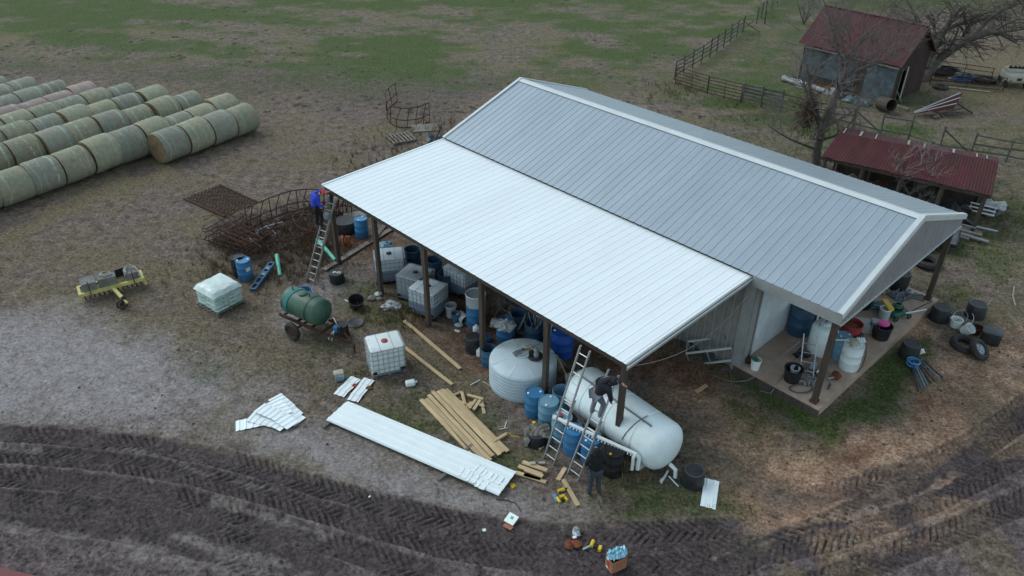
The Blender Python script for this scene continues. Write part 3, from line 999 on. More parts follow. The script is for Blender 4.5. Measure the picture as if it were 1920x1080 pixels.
def mk_tub(r0=.27, r1=.235, h=.42, top='black_top', opened=False, mt='black'):
    # wide end down unless opened
    def f():
        t = thing('tub', 'x', 'tub')
        if opened:
            prof = [(r1, 0), (r0, h), (r0 + .018, h), (r0 + .018, h - .03), (r0 + .005, h - .035), (r0 - .012, h - .01), (r1 - .012, .03), (.01, .03)]
            prof = [(r1, 0), (r0 * .985, h - .035), (r0 + .018, h - .03), (r0 + .018, h), (r0 - .012, h), (r1 - .01, .03), (.01, .03)]
            MB().lathe(prof, 24).build('body', M[mt], t, True)
        else:
            prof = [(r0 + .02, 0), (r0 + .02, .03), (r0, .035), (r1 + .01, h - .03), (r1, h - .01)]
            MB().lathe(prof, 24).build('body', M[mt], t, True)
            MB().lathe([(r1, h - .012), (r1 - .01, h), (r1 - .04, h), (r1 - .05, h - .012), (.01, h - .012)], 24).build('base_disc', M[top], t, True)
        return t
    return f
def mk_bucket(mt='paper', h=.36, r=.15):
    def f():
        t = thing('bucket', 'x', 'bucket')
        MB().lathe([(r * .86, 0), (r, h - .05), (r * 1.06, h - .05), (r * 1.06, h), (r * .96, h), (r * .82, .02), (.01, .02)], 20).build('body', M[mt], t, True)
        pts = [(r * 1.05 * math.cos(a), .02, h - .06 + r * .9 * math.sin(a)) for a in [PI * k / 8 for k in range(9)]]
        MB().tube(pts, .005, 4).build('handle', M['steel'], t)
        return t
    return f
def mk_ibc(key, capm='black'):
    def f():
        t = thing('ibc_tote', 'x', 'bulk container')
        W, D, Hh = 1.16, .98, .98
        tk = MB().rbox((0, 0, .14 + Hh / 2), (W, D, Hh), .09, .05)
        tk.build('tank', M[key], t, True)
        MB().lathe([(.11, 1.11), (.11, 1.15), (.085, 1.165), (.01, 1.165)], 16).build('cap', M[capm], t, True)
        cg = MB()
        x, y = W / 2 + .018, D / 2 + .018
        zs = [.16, .36, .56, .76, .95, 1.1]
        def rect(z, r=.013):
            c_ = .07
            pts = [(-x + c_, -y, z), (x - c_, -y, z), (x, -y + c_, z), (x, y - c_, z), (x - c_, y, z), (-x + c_, y, z), (-x, y - c_, z), (-x, -y + c_, z), (-x + c_, -y, z)]
            cg.tube(pts, r, 5)
        for z in zs:
            rect(z, .016 if z > 1.05 else .010)
        for i in range(7):
            xx = -x + .07 + (2 * x - .14) * i / 6
            for s in (-1, 1):
                cg.tube([(xx, s * y, .14), (xx, s * y, 1.1)], .009, 4)
        for i in range(6):
            yy = -y + .07 + (2 * y - .14) * i / 5
            for s in (-1, 1):
                cg.tube([(s * x, yy, .14), (s * x, yy, 1.1)], .009, 4)
        cg.tube([(-.22, -y, 1.115), (-.22, y, 1.115)], .012, 5)
        cg.tube([(.22, -y, 1.115), (.22, y, 1.115)], .012, 5)
        cg.build('cage', M['steel'], t)
        pl = MB()
        for s in (-1, 0, 1):
            pl.box((0, s * .42, .10), (1.2, .12, .04))
            for q in (-.5, 0, .5):
                pl.box((q, s * .42, .05), (.12, .12, .08))
            pl.box((0, s * .42, .01), (1.2, .12, .02))
        for q in (-.5, 0, .5):
            pl.box((q, 0, .128), (.12, 1.0, .016))
        pl.build('pallet_base', M['steel'] if key == 'ibc_white' else M['black'], t)
        MB().lathe([(.05, 0), (.05, .12), (.03, .12)], 10, (0, 0, 0)).build('valve', M['black'], t, True)
        v = t.children[-1]
        v.location = (W / 2 - .16, -D / 2 + .02, .24)
        v.rotation_euler = (PI / 2, 0, 0)
        for s in (-1, 1):
            MB().box((s * (W / 2 - .09), -D / 2 - .024, .24), (.14, .012, .11)).build('corner_plate', M['black'], t)
        return t
    return f
def plank(a, b, wd, th, label, m='pine', group=None, name='board', cat='board'):
    a, b = Vector(a), Vector(b)
    d = b - a
    mb = MB()
    mb.box((0, 0, 0), (wd, d.length, th))
    o = mb.build(name, M[m], None)
    o.location = (a + b) / 2
    up = Vector((0, 0, 1)); dn = d.normalized()
    sx = dn.cross(up).normalized(); uz = sx.cross(dn)
    o.rotation_euler = Matrix((sx, dn, uz)).transposed().to_euler()
    bv = o.modifiers.new('bevel', 'BEVEL'); bv.width = .004; bv.segments = 1
    tag(o, label, cat, group)
    return o
ORD = ['first', 'second', 'third', 'fourth', 'fifth', 'sixth', 'seventh', 'eighth', 'ninth', 'tenth', 'eleventh', 'twelfth', 'thirteenth', 'fourteenth']

# ------------------------------------------------------------------ hay bales
def mk_bale(key):
    def f():
        t = thing('hay_bale', 'x', 'hay bale', group='round hay bales set out in rows')
        r, L = .86, 1.46
        rd = random.Random(hash(key) % 99)
        prof_n = 14
        mb = MB()
        vs, fs = [], []
        n = 36
        for i in range(prof_n + 1):
            u = i / prof_n
            x = -L / 2 + L * u
            e = min(u, 1 - u) * L
            rr = r * (1 - .07 * max(0, 1 - e / .13) ** 2)
            for k in range(n):
                a = 2 * PI * k / n
                q = rr * (1 + .012 * math.sin(3 * a + 5 * u) + rd.uniform(-.008, .008))
                sag = 1.0 if math.sin(a) > -.3 else 1 - .10 * (-.3 - math.sin(a))
                vs.append((x, q * math.cos(a) * 1.015, q * math.sin(a) * sag))
        for i in range(prof_n):
            for k in range(n):
                k2 = (k + 1) % n
                fs.append((i * n + k, i * n + k2, (i + 1) * n + k2, (i + 1) * n + k))
        mb.add(vs, fs)
        o = mb.build('netted_side', M[key], t, True)
        for s in (-1, 1):
            e = MB()
            vs, fs = [(s * (L / 2 - .02), 0, 0)], []
            for j, q in enumerate((.25, .5, .72, .94)):
                for k in range(n):
                    a = 2 * PI * k / n
                    vs.append((s * (L / 2 + rd.uniform(-.015, .015) - (0 if j < 3 else .0)), r * q * math.cos(a), r * q * math.sin(a) * (1 if math.sin(a) > -.3 else .94)))
            for k in range(n):
                fs.append((0, 1 + k, 1 + (k + 1) % n))
            for j in range(3):
                for k in range(n):
                    k2 = (k + 1) % n
                    fs.append((1 + j * n + k, 1 + (j + 1) * n + k, 1 + (j + 1) * n + k2, 1 + j * n + k2))
            e.add(vs, fs)
            e.build('end_face', M['hay_end'], t, True)
        for bx, bw in ((-.38, .11), (.12, .07), (.5, .05)):
            bm_ = MB()
            vs, fs = [], []
            for i, x in enumerate((bx - bw / 2, bx + bw / 2)):
                for k in range(n):
                    a = 2 * PI * k / n
                    q = r * (1.003 + .012 * math.sin(3 * a + 5 * (x / L + .5)))
                    wob = .05 * math.sin(2 * a + bx * 9) + .025 * math.sin(5 * a + bx * 20)
                    sag = 1.0 if math.sin(a) > -.3 else 1 - .10 * (-.3 - math.sin(a))
                    vs.append((x + wob, q * math.cos(a) * 1.015, q * math.sin(a) * sag))
            for k in range(n):
                k2 = (k + 1) % n
                fs.append((k, k2, n + k2, n + k))
            bm_.add(vs, fs)
            bm_.build('net_band', M['net'], t, True)
        return t
    return f
base_b = G(318, 313)
bth = R(54.5)
DB, NBv = Vector((math.cos(bth), math.sin(bth), 0)), Vector((-math.sin(bth), math.cos(bth), 0))
rowsN = [.70, 2.35, 4.65, 6.85, 9.0, 10.75, 12.75, 14.6, 16.3]
rowsE = [5.9, 6.05, 5.35, 4.6, 3.85, 2.55, 1.85, .95, .1]
rowdesc = ['short front row', 'long front row', 'third row back', 'fourth row back', 'fifth row back', 'pinkish sixth row', 'seventh row back', 'eighth row back', 'farthest row']
for ri, (rn, re) in enumerate(zip(rowsN, rowsE)):
    cnt = 4 if ri == 0 else [0, 10, 9, 8, 7, 6, 5, 4, 3][ri]
    for k in range(cnt):
        d = re - .74 - 1.49 * k + random.uniform(-.03, .03)
        pos = base_b + DB * d + NBv * (rn + random.uniform(-.05, .05) + (.10 * (-d + re) if ri in (2, 3) else 0) - (.06 * (re - d) if ri > 4 else 0))
        key = 'hay' if (ri * 7 + k * 3) % 5 < 3 else 'hay_grey'
        if ri >= 6: key = 'hay_grey'
        if ri == 5: key = 'hay_pink'
        if ri == 5 and k > 3: key = 'hay_grey'
        col = {'hay': 'green-tinged straw', 'hay_grey': 'grey-green', 'hay_pink': 'pinkish straw'}[key]
        s = random.uniform(.94, 1.05)
        o = spawn('bale_' + key, mk_bale(key), '%s bale, %s from the right end of the %s' % (col, ORD[k], rowdesc[ri]),
                  (pos.x, pos.y, .83 * s), rot=(random.choice([0, .6, -.6, 1.2, PI]) if False else 0, 0, bth + random.uniform(-.06, .06)), group='round hay bales set out in rows', scale=(1, s, s))
        if k % 2: o.rotation_euler.z += PI

# ------------------------------------------------------------------ drag harrow, feeder panels
c4 = [G(345, 374), G(412, 348), G(482, 380), G(422, 408)]
t = thing('drag_harrow', 'rusty rectangular chain drag harrow lying flat on dry grass in front of the bales', 'harrow', (c4[0] + c4[2]) / 2)
org = (c4[0] + c4[2]) / 2
mb = MB()
mb.beam(c4[0] - org + Vector((0, 0, .05)), c4[3] - org + Vector((0, 0, .05)), .08, .07)
mb.build('frame_bar', M['rust'], t)
mb = MB()
mb.beam(c4[1] - org + Vector((0, 0, .05)), c4[2] - org + Vector((0, 0, .05)), .06, .05)
mb.build('frame_bar', M['rust'], t)
mb = MB()
nx, ny = 13, 10
for i in range(nx + 1):
    for j in range(ny + 1):
        u, v = i / nx, j / ny
        def q(u, v):
            return (c4[0] * (1 - u) * (1 - v) + c4[3] * u * (1 - v) + c4[1] * (1 - u) * v + c4[2] * u * v) - org
        a = q(u, v) + Vector((random.uniform(-.03, .03), random.uniform(-.03, .03), .04 + random.uniform(0, .03)))
        for du, dv in ((1 / nx, 1 / ny), (-1 / nx, 1 / ny)):
            if 0 <= u + du <= 1.001 and v + dv <= 1.001:
                mb.tube([a, q(u + du, v + dv) + Vector((0, 0, .045))], .014, 4)
        mb.tube([a + Vector((0, 0, .03)), a + Vector((0, 0, -.04))], .02, 4)
mb.build('chain_mesh', M['rust'], t)

def feeder_panel(name_label, pts_top, h, bars, lean=(0, 0), r=.028, extra=None, m='rust', z0=.03, cat='feeder panel', group=None, slant=.25):
    """curved hay ring section along ground points"""
    line = smooth_line([(p.x, p.y) for p in pts_top], 5)
    org = Vector((line[len(line) // 2][0], line[len(line) // 2][1], 0))
    t = thing('hay_ring_section', name_label, cat, org, group=group)
    lx, ly = lean
    P3 = lambda p, z: (p[0] - org.x + lx * z, p[1] - org.y + ly * z, z0 + z)
    for z in ((0, h * .38, h) if bars > 0 else (0, h)):
        MB().tube([P3(p, z) for p in line], r, 5).build('rail', M[m], t)
    n = abs(bars)
    for i in range(n + 1):
        k = i * (len(line) - 1) / n
        a = line[int(k)]
        k2 = min(len(line) - 1, int(k + slant * (len(line) - 1) / n * 1.0 + .5))
        b = line[k2]
        MB().tube([P3(a, 0), P3(a, h * .38), P3(b, h)], r * .85, 5).build('slant_bar', M[m], t)
    return t
gp = lambda *p: [G(*q) for q in p]
FG = 'rusty hay ring sections in the scrap heap'
feeder_panel('long curved rusty hay ring section standing at the back of the scrap heap', gp((466, 430), (510, 410), (560, 394), (610, 394), (660, 402)), 1.05, 12, (.05, -.1), group=FG)
feeder_panel('rusty hay ring section leaning flat across the middle of the scrap heap', gp((480, 455), (520, 420), (570, 405), (612, 415)), .9, 7, (.9, -.9), group=FG)
feeder_panel('rusty curved ring section lying low below the leaning ladder', gp((520, 470), (570, 462), (600, 440), (600, 405)), .7, 6, (-1.1, .7), group=FG)
feeder_panel('rusty ring arc lying on the ground beside the mint pipe', gp((535, 440), (545, 462), (575, 472), (598, 470)), .55, -4, (.4, 1.3), group=FG, slant=0)
feeder_panel('upright rusty gate-like ring piece seen behind the leftmost lean-to post', gp((600, 402), (625, 405), (650, 402)), 1.1, 4, (0, 0), group=FG)
feeder_panel('small rusty hoop standing behind the black tub and leftmost post', gp((628, 412), (634, 402), (650, 400)), .8, -3, (.2, 0), group=FG)
t = feeder_panel('dismantled half hay ring standing alone in the grass behind the lean-to roof', gp((745, 190), (728, 205), (726, 222), (740, 237), (765, 240), (790, 236), (806, 228)), 1.15, 9, (0, 0))
# heap of flat rusty panels at the left end
PG = 'flat rusty pen panels stacked in a heap'
plab = ['rusty pen panel at the bottom of the heap beside the scrap', 'rusty pen panel second from the bottom, shifted to the left', 'rusty pen panel in the middle of the heap, tipped up at the back', 'rusty pen panel near the top of the heap, turned askew', 'topmost rusty pen panel on the heap with a bent corner']
for i in range(5):
    c = G(450 + 5 * math.sin(i * 2), 462 - 1.5 * i)
    t = thing('pen_panel', plab[i], 'pen panel', (c.x, c.y, .08 + .13 * i), rot=(R(random.uniform(-5, 7)), R(random.uniform(-5, 5)), R(-38 + random.uniform(-12, 12))), group=PG)
    Lp, Wp = 2.6, 1.35
    for k in range(6):
        MB().tube([(-Lp / 2, -Wp / 2 + Wp * k / 5, 0), (0, -Wp / 2 + Wp * k / 5, random.uniform(-.04, .08)), (Lp / 2, -Wp / 2 + Wp * k / 5, 0)], .021, 5).build('rail', M['rust'], t)
    mb = MB()
    for k in range(6):
        x = -Lp / 2 + Lp * k / 5
        mb.tube([(x, -Wp / 2, .02), (x + random.uniform(-.1, .1), Wp / 2, .02)], .02, 5)
        mb.tube([(x, -Wp / 2, .02), (x, -Wp / 2 - .16, .14), (x + .05, -Wp / 2 - .1, .3)], .016, 5)
        mb.tube([(x, Wp / 2, .02), (x + .1, Wp / 2 + .16, .14), (x + .12, Wp / 2 + .04, .34)], .016, 5)
    mb.build('cross_bars', M['rust'], t)
# silver tubes (chair frame like) in the heap
def tubething(name, label, cat, pts, r, m, sm=True, group=None, n=6):
    o_ = Vector(pts[0])
    return solo(name, MB().tube([Vector(p) - o_ for p in pts], r, n), M[m], label, cat, o_, smooth=sm, group=group)
def GZ(px, py, z): 
    return G(px, py, z)
tubething('bent_pipe', 'bent silver tube curving over the front of the scrap heap', 'pipe', [GZ(478, 450, .2), GZ(484, 432, .5), GZ(500, 424, .7), GZ(530, 416, .7)], .024, 'alu')
tubething('steel_tube', 'straight silver tube poking down from the scrap heap towards the blue barrel', 'pipe', [GZ(468, 447, .6), GZ(491, 464, .15)], .022, 'alu')
tubething('steel_tube', 'short silver tube lying in the hollow of the scrap heap', 'pipe', [GZ(498, 424, .5), GZ(520, 440, .2)], .026, 'alu')
tubething('steel_tube', 'dull silver leg standing between the panel heap and ring sections', 'pipe', [GZ(482, 436, .7), GZ(496, 460, .1)], .024, 'steel')
# rusty scrap: thin rods tangled
mb = MB()
for i in range(150):
    a = G(random.uniform(420, 600), random.uniform(405, 480))
    an = random.uniform(0, PI)
    L = random.uniform(.4, 1.3)
    mb.tube([(a.x, a.y, random.uniform(.02, .2)), (a.x + L * .5 * math.cos(an), a.y + L * .5 * math.sin(an), random.uniform(.1, .45)), (a.x + L * math.cos(an + .3), a.y + L * math.sin(an + .3), random.uniform(.0, .15))], .012, 4)
o = mb.build('scrap_rods', M['rust'])
tag(o, 'tangle of thin rusty rods and wire filling the scrap heap', 'scrap metal', kind='stuff')

# ------------------------------------------------------------------ barrels and tubs left side
def at(px, py, z=0):
    g = G(px, py, z)
    return (g.x, g.y, z)
spawn('b_blue', mk_barrel('blue'), 'blue plastic barrel with a white label, standing below the rusty panel heap', at(462, 522), .3)
lb = bpy.context.scene.collection.objects
ref = _proto['b_blue']
o = spawn('b_blue', None, 'blue plastic barrel standing between the two leftmost lean-to posts', at(679, 443), 1.3)
o.rotation_euler.y = .04
# paper label curved on the first barrel
lab = MB()
vs, fs = [], []
for i in range(5):
    a = R(-75 + 9 * i)
    for z in (.46, .62):
        vs.append((.298 * math.cos(a), .298 * math.sin(a), z))
        vs.append((.292 * math.cos(a), .292 * math.sin(a), z))
for i in range(4):
    b0 = i * 4
    fs += [(b0, b0 + 4, b0 + 6, b0 + 2), (b0 + 1, b0 + 3, b0 + 7, b0 + 5)]
lab.add(vs, fs)
l_ = lab.build('paper_label', M['paper'], ref)
spawn('b_black', mk_barrel('black', 'black_top'), 'black plastic barrel half hidden behind the blue barrel with a white label', at(452, 516))
spawn('tub_wide', mk_tub(.5, .48, .55), 'wide black tub beside the blue barrel behind the leftmost post', at(650, 433))
t = spawn('tub_po', mk_tub(.3, .27, .44), 'black upturned tub with white painted letters P O on its base, by the leftmost post', at(633, 528))
# painted letters
def stroke(parent, name, segs, m, wd=.025, z=.0):
    mb = MB()
    for a, b in segs:
        mb.beam((a[0], a[1], z), (b[0], b[1], z), wd, .004)
    return mb.build(name, m, parent)
ring = [(.07 * math.cos(2 * PI * k / 8) + .09, .055 * math.sin(2 * PI * k / 8)) for k in range(9)]
stroke(t, 'painted_letter', [((-.12, -.07), (-.12, .07)), ((-.12, .07), (-.03, .06)), ((-.03, .06), (-.03, .005)), ((-.03, .005), (-.12, .0))], M['paper'], .03, .436)
stroke(t, 'painted_letter', [(ring[k], ring[k + 1]) for k in range(8)], M['paper'], .03, .436)
spawn('tub_open', mk_tub(.29, .235, .42, opened=True), 'open black bucket tipped forward on the grass beside a white pipe elbow', at(668, 575), rot=(R(16), R(8), 0))
tubething('pipe_elbow', 'short white plastic pipe elbow lying beside the tipped black bucket', 'pipe', [GZ(647, 562, .05), GZ(656, 567, .05), GZ(658, 572, .08)], .022, 'paper')
spawn('tub_mid', mk_tub(.27, .25, .48), 'black tub standing behind the pump end of the green tank trailer', at(641, 628))
solo('round_cover', MB().lathe([(.30, 0), (.31, .03), (.28, .045), (.25, .03), (.01, .03)], 24), M['black_top'], 'flat black tub lid lying on the grass beside the black tub', 'cover', at(667, 606), smooth=True)
# mint pipes
tubething('sewer_pipe', 'mint green plastic pipe leaning upright beside the dark slotted beam', 'pipe', [GZ(525, 517, .02), GZ(519, 478, .35)], .085, 'mint', n=12)
tubething('sewer_pipe', 'mint green plastic pipe lying between the ladder and the leftmost post', 'pipe', [GZ(629, 488, .1), GZ(595, 449, .35)], .085, 'mint', n=12)
# dark slotted beam with blue inserts
a, b = G(474, 543, .08), G(510, 494, .3)
t = thing('slotted_beam', 'dark slotted metal beam with pale blue bits, lying by the blue barrel', 'beam', a)
d = b - a
mb = MB()
side = d.normalized().cross(Vector((0, 0, 1)))
for s in (-1, 1):
    mb.beam(side * .11 * s, d + side * .11 * s, .05, .12)
for k in (0, .2, .42, .63, .85, 1):
    mb.beam(d * k - side * .1, d * k + side * .1, .09, .12)
mb.beam(Vector((0, 0, -.05)), d + Vector((0, 0, -.05)), .2, .02)
mb.build('beam_frame', M['dark_blue'], t)
for k in (.5, .73):
    MB().beam(d * k + Vector((0, 0, .05)), d * (k + .09) + Vector((0, 0, .05)), .14, .03).build('blue_insert', M['faded_blue'], t)
# bricks by the post, long boards
for i, (p, l) in enumerate([((644, 462), 'orange timber offcut standing upright behind the leftmost post'), ((654, 462), 'orange timber offcut lying behind the leftmost post')]):
    solo('timber_offcut', MB().box((0, 0, .25), (.07, .2, .5)).box((.1, 0, .1), (.09, .1, .2)), M['brick'], l, 'timber', at(*p), .5 + i)
plank(GZ(607, 506, .06), GZ(737, 427, .06), .24, .05, 'long weathered grey plank running from the leftmost post under the roof', 'old_wood')
plank(GZ(700, 448, .12), GZ(733, 408, .12), .2, .04, 'grey plank end beside the blue barrel, under the roof edge', 'old_wood')
solo('flat_stone', MB().box((0, 0, .05), (1.1, .5, .1)), M['stone'], 'pale flat slab behind the black tub near the roof corner', 'slab', at(668, 405), .3)
for i, (p, r, l) in enumerate([((698, 562), .15, 'grey stone at the foot of the second post'), ((709, 555), .14, 'greenish wrapped stone against the second post'), ((711, 563), .12, 'small pale stone in front of the second post')]):
    solo('stone', MB().blob((0, 0, r * .5), r, 8, .15, i, (1.2, 1, .7)), M['stone'] if i != 1 else M['bag'], l, 'stone', at(*p), smooth=True)
solo('plastic_scrap', MB().blob((0, 0, .1), .3, 14, .35, 4, (1.2, .9, .4)), M['clear_poly'], 'crumpled clear plastic film on grass beside the bulk containers', 'plastic film', at(735, 577))

# ------------------------------------------------------------------ bagged pallet
pc = (G(376, 567) + G(460, 572)) / 2
pcen = G(416, 571)
pal_rz = math.atan2((G(415, 592) - G(374, 568)).y, (G(415, 592) - G(374, 568)).x)
def mk_pallet():
    t = thing('pallet', 'x', 'pallet')
    for k in range(7):
        MB().box((-.54 + .18 * k, 0, .125), (.1, 1.15, .02)).build('deck_board', M['old_wood'], t)
    for s in (-1, 0, 1):
        MB().box((0, s * .52, .065), (1.2, .05, .09)).build('runner', M['old_wood'], t)
    for s in (-.5, 0, .5):
        MB().box((s, 0, .01), (.1, 1.15, .018)).build('bottom_board', M['old_wood'], t)
    return t
spawn('pallet', mk_pallet, 'wooden pallet under the stack of film-wrapped bags', (pcen.x, pcen.y, 0), pal_rz, scale=1.12)
for i, (ly) in enumerate(range(8)):
    pass
tw = thing('bag_stack', 'square stack of pale green-white sacks wrapped in clear film on a pallet', 'sacks', (pcen.x, pcen.y, .155), pal_rz)
for ly in range(8):
    mb = MB()
    for i in range(2):
        for j in range(3):
            if ly % 2: c = (-.29 + .58 * i, -.4 + .4 * j); dd = (.60, .41, .095)
            else: c = (-.4 + .4 * j, -.29 + .58 * i); dd = (.41, .60, .095)
            for _ in (0,):
                mb = MB().rbox((c[0] + random.uniform(-.012, .012), c[1] + random.uniform(-.012, .012), .05 + .085 * ly), dd, .08, .035)
                mb.build('sack', M['bag'], tw, True)
mb = MB()
nn = 12
vs = []
for i in range(nn + 1):
    for j in range(nn + 1):
        x, y = -1 + 2 * i / nn, -1 + 2 * j / nn
        e = max(abs(x), abs(y))
        z = .77 + .10 * (1 - e ** 3) + random.uniform(-.015, .015) - (.12 if e > .99 else 0)
        vs.append((x * .64, y * .64, z))
fs = [(i * (nn + 1) + j, (i + 1) * (nn + 1) + j, (i + 1) * (nn + 1) + j + 1, i * (nn + 1) + j + 1) for i in range(nn) for j in range(nn)]
mb.add(vs, fs)
mb.build('top_film', M['wrap'], tw, True)

# ================================================================== TANKS
def capsule(r, L, dome=.3, n=28, ribs=()):
    """profile along local Z from 0 to L with domed ends"""
    prof = []
    for k in range(6):
        a = PI / 2 * k / 5
        prof.append((max(.01, r * math.sin(a)), dome * (1 - math.cos(a))))
    zz = dome
    for z in ribs:
        prof += [(r, z - .05), (r * .975, z - .03), (r * .975, z + .03), (r, z + .05)]
    for k in range(6):
        a = PI / 2 * (1 - k / 5)
        prof.append((max(.01, r * math.sin(a)), L - dome * (1 - math.cos(a))))
    return prof

# round water tank beside the fourth post
tc_ = G(980, 714)
wt = thing('water_tank', 'big round squat white water tank with ribbed side under the lean-to edge', 'water tank', (tc_.x, tc_.y, 0), R(20))
rt = 1.12
prof = [(rt * .99, 0)]
for k in range(6):
    z = .06 + .13 * k
    prof += [(rt, z), (rt, z + .085), (rt * .985, z + .1), (rt * .985, z + .115)]
prof += [(rt, .86), (rt * .985, .93), (rt * .95, .975), (rt * .6, 1.07), (rt * .3, 1.12), (.24, 1.135), (.24, 1.17), (.02, 1.17)]
MB().lathe(prof, 56).build('tank_body', M['tank_poly'], wt, True)
MB().lathe([(.27, 1.165), (.27, 1.2), (.24, 1.215), (.02, 1.215)], 24, (.33, -.22, -.055)).build('manhole_lid', M['black'], wt, True)
for k in range(8):
    a = 2 * PI * k / 8
    MB().beam((rt * .5 * math.cos(a), rt * .5 * math.sin(a), 1.09), (rt * .955 * math.cos(a), rt * .955 * math.sin(a), .975), .04, .02).build('lid_rib', M['tank_poly'], wt)
wtt = G(1005, 668, 1.15)
t = thing('transfer_pump', 'small metal pump with black cord sitting on the lid of the round white tank', 'pump', (wtt.x, wtt.y, 1.16))
MB().lathe([(.1, 0), (.1, .12), (.07, .14), (.07, .26), (.04, .28), (.01, .28)], 14).build('motor', M['steel'], t, True)
MB().box((0, 0, .02), (.3, .14, .03)).build('base', M['black'], t)
MB().box((-.16, 0, .1), (.16, .1, .14)).build('switch_box', M['black'], t)
cord = MB()
p0 = Vector((0, 0, .1)); pts = []
rd = random.Random(3)
for k in range(40):
    a = k * .55
    pts.append((-.45 + .28 * math.cos(a) * (1 + .3 * math.sin(k * 1.7)), .1 + .22 * math.sin(a * 1.1) + .004 * k, .0 + .03 * math.sin(k) + .03))
cord.tube(pts + [(.1, .5, .1), (.2, .8, .02)], .009, 4)
cord.build('cord', M['black'], t)
solo('rag', MB().blob((0, 0, .05), .2, 12, .3, 8, (1.2, .8, .35)), M['cream'], 'dusty cream rag lying on the round tank beside the pump', 'rag', G(992, 654, 1.12))

# long horizontal white tank
A_, B_ = G(1080, 718, .82), G(1262, 850, .82)
hd = (B_ - A_); hd.z = 0
HLn = hd.length
hd.normalize()
hc = (A_ + B_) / 2
ht = thing('horizontal_tank', 'long horizontal white tank with ribs and domed ends lying by the corner post', 'storage tank', (hc.x, hc.y, 0))
hr = .77
Mh = Matrix.Translation((0, 0, hr + .05)) @ Matrix((hd.cross(Vector((0, 0, 1))).normalized(), Vector((0, 0, 1)), -hd.cross(Vector((0, 0, 1))).normalized().cross(Vector((0, 0, 1))))).transposed().to_4x4()
# build an explicit frame: local z along hd
zx = hd; yx = Vector((0, 0, 1)); xx = yx.cross(zx)
Mh = Matrix.Translation((0, 0, hr + .05)) @ Matrix((xx, yx, zx)).transposed().to_4x4()
mb = MB(); mb.M = Mh @ Matrix.Translation((0, 0, -HLn / 2))
mb.lathe(capsule(hr, HLn, .40, 40, (HLn * .24, HLn * .5, HLn * .76)), 44)
mb.build('tank_body', M['white_poly'], ht, True)
mb = MB(); mb.M = Mh
for x in (-.28, .28):
    pass
ua = R(62)
def onh(ang, z, rr=hr + .012):
    return (rr * math.cos(ang), rr * math.sin(ang), z)
mb = MB(); mb.M = Mh
mb.lathe([(.30, 0), (.30, .07), (.27, .09), (.01, .09)], 24)
o = mb.build('manway_ring', M['black'], ht, True)
o.data.transform(Mh.inverted())
o.matrix_basis = Matrix.Translation((0, 0, hr * 2 + .03)) @ Matrix.Translation(-hd * .78) @ Matrix.Translation((0, 0, -.02))
mb = MB()
mb.lathe([(.20, 0), (.20, .03), (.01, .05)], 20)
o = mb.build('manway_lid', M['white_poly'], ht, True)
o.location = -hd * .78 + Vector((0, 0, hr * 2 + .10))
mb = MB(); mb.M = Mh
mb.beam(onh(R(112), -1.55), onh(R(112), 1.35), .09, .025)
o = mb.build('top_rail', M['steel'], ht)
mb = MB(); mb.M = Mh
mb.tube([onh(R(a), 1.0 - .25 * (a - 100) / 70) for a in range(95, 181, 8)], .012, 5)
mb.build('dip_rod', M['black'], ht)
for z in (-1.2, -.4, .45, 1.25):
    mb = MB(); mb.M = Mh
    mb.box((0, -hr + .04, z), (1.1, .18, .22))
    mb.build('foot', M['white_poly'], ht)
MB().tube([hd * (HLn / 2 - .05) + Vector((0, 0, .35)), hd * (HLn / 2 + .18) + Vector((0, 0, .3)), hd * (HLn / 2 + .2) + Vector((0, 0, .02))], .06, 10).build('outlet_pipe', M['paper'], ht, True)

# green tank trailer
ga, gb = G(548, 606, .0), G(634, 652, .0)
gd = G(622, 598, 1.0) - G(556, 568, 1.0); gd.z = 0; gd.normalize()
gx = gd.cross(Vector((0, 0, 1)))
gcen = G(582, 622, 0)
tr = thing('tank_trailer', 'rusty two-wheeled trailer frame under the green tank', 'trailer', (gcen.x, gcen.y, 0), math.atan2(gd.y, gd.x))
# local x forward along gd, y to the left
for s in (-1, 1):
    MB().beam((-1.0, .42 * s, .62), (1.05, .36 * s, .60), .07, .10).build('side_rail', M['rust'], tr)
    MB().beam((1.0, .36 * s, .6), (2.05, .02 * s, .42), .06, .08).build('drawbar', M['rust'], tr)
    wq = thing('wheel', None, None)
    del_ = wq
    wq.parent = tr
    wq.location = (-.15, .66 * s, .36)
    MB().torus((0, 0, 0), .27, .095, 24, 8, 'Y').build('tyre', M['rubber'], wq, True)
    MB().lathe([(.19, -.05), (.19, .05), (.05, .07), (.01, .07)], 16).build('rim', M['rust'], wq, True)
    rim = [c for c in wq.children if c.name.startswith('rim')][0]
    rim.rotation_euler = (PI / 2, 0, 0)
for x in (-.9, -.2, .5, 1.0):
    MB().beam((x, -.42, .58), (x, .42, .58), .07, .07).build('cross_member', M['rust'], tr)
MB().beam((-.15, -.6, .36), (-.15, .6, .36), .06, .06).build('axle', M['rust'], tr)
MB().beam((2.0, 0, .42), (2.25, 0, .36), .07, .05).beam((2.2, 0, .36), (2.2, 0, .02), .05, .05).build('hitch', M['rust'], tr)
gt = thing('green_tank', 'dull green horizontal cylindrical tank strapped on the rusty trailer', 'tank', (gcen.x, gcen.y, .63), math.atan2(gd.y, gd.x))
mb = MB(); gr_ = .50
mb.M = Matrix.Translation((-.98, 0, gr_ + .02)) @ Matrix.Rotation(PI / 2, 4, 'Y')
mb.lathe(capsule(gr_, 1.95, .26, 32), 32)
mb.build('tank_body', M['green_tank'], gt, True)
MB().lathe([(.17, 0), (.17, .05), (.14, .07), (.01, .07)], 18, (-.05, 0, gr_ * 2)).build('filler_lid', M['green_tank'], gt, True)
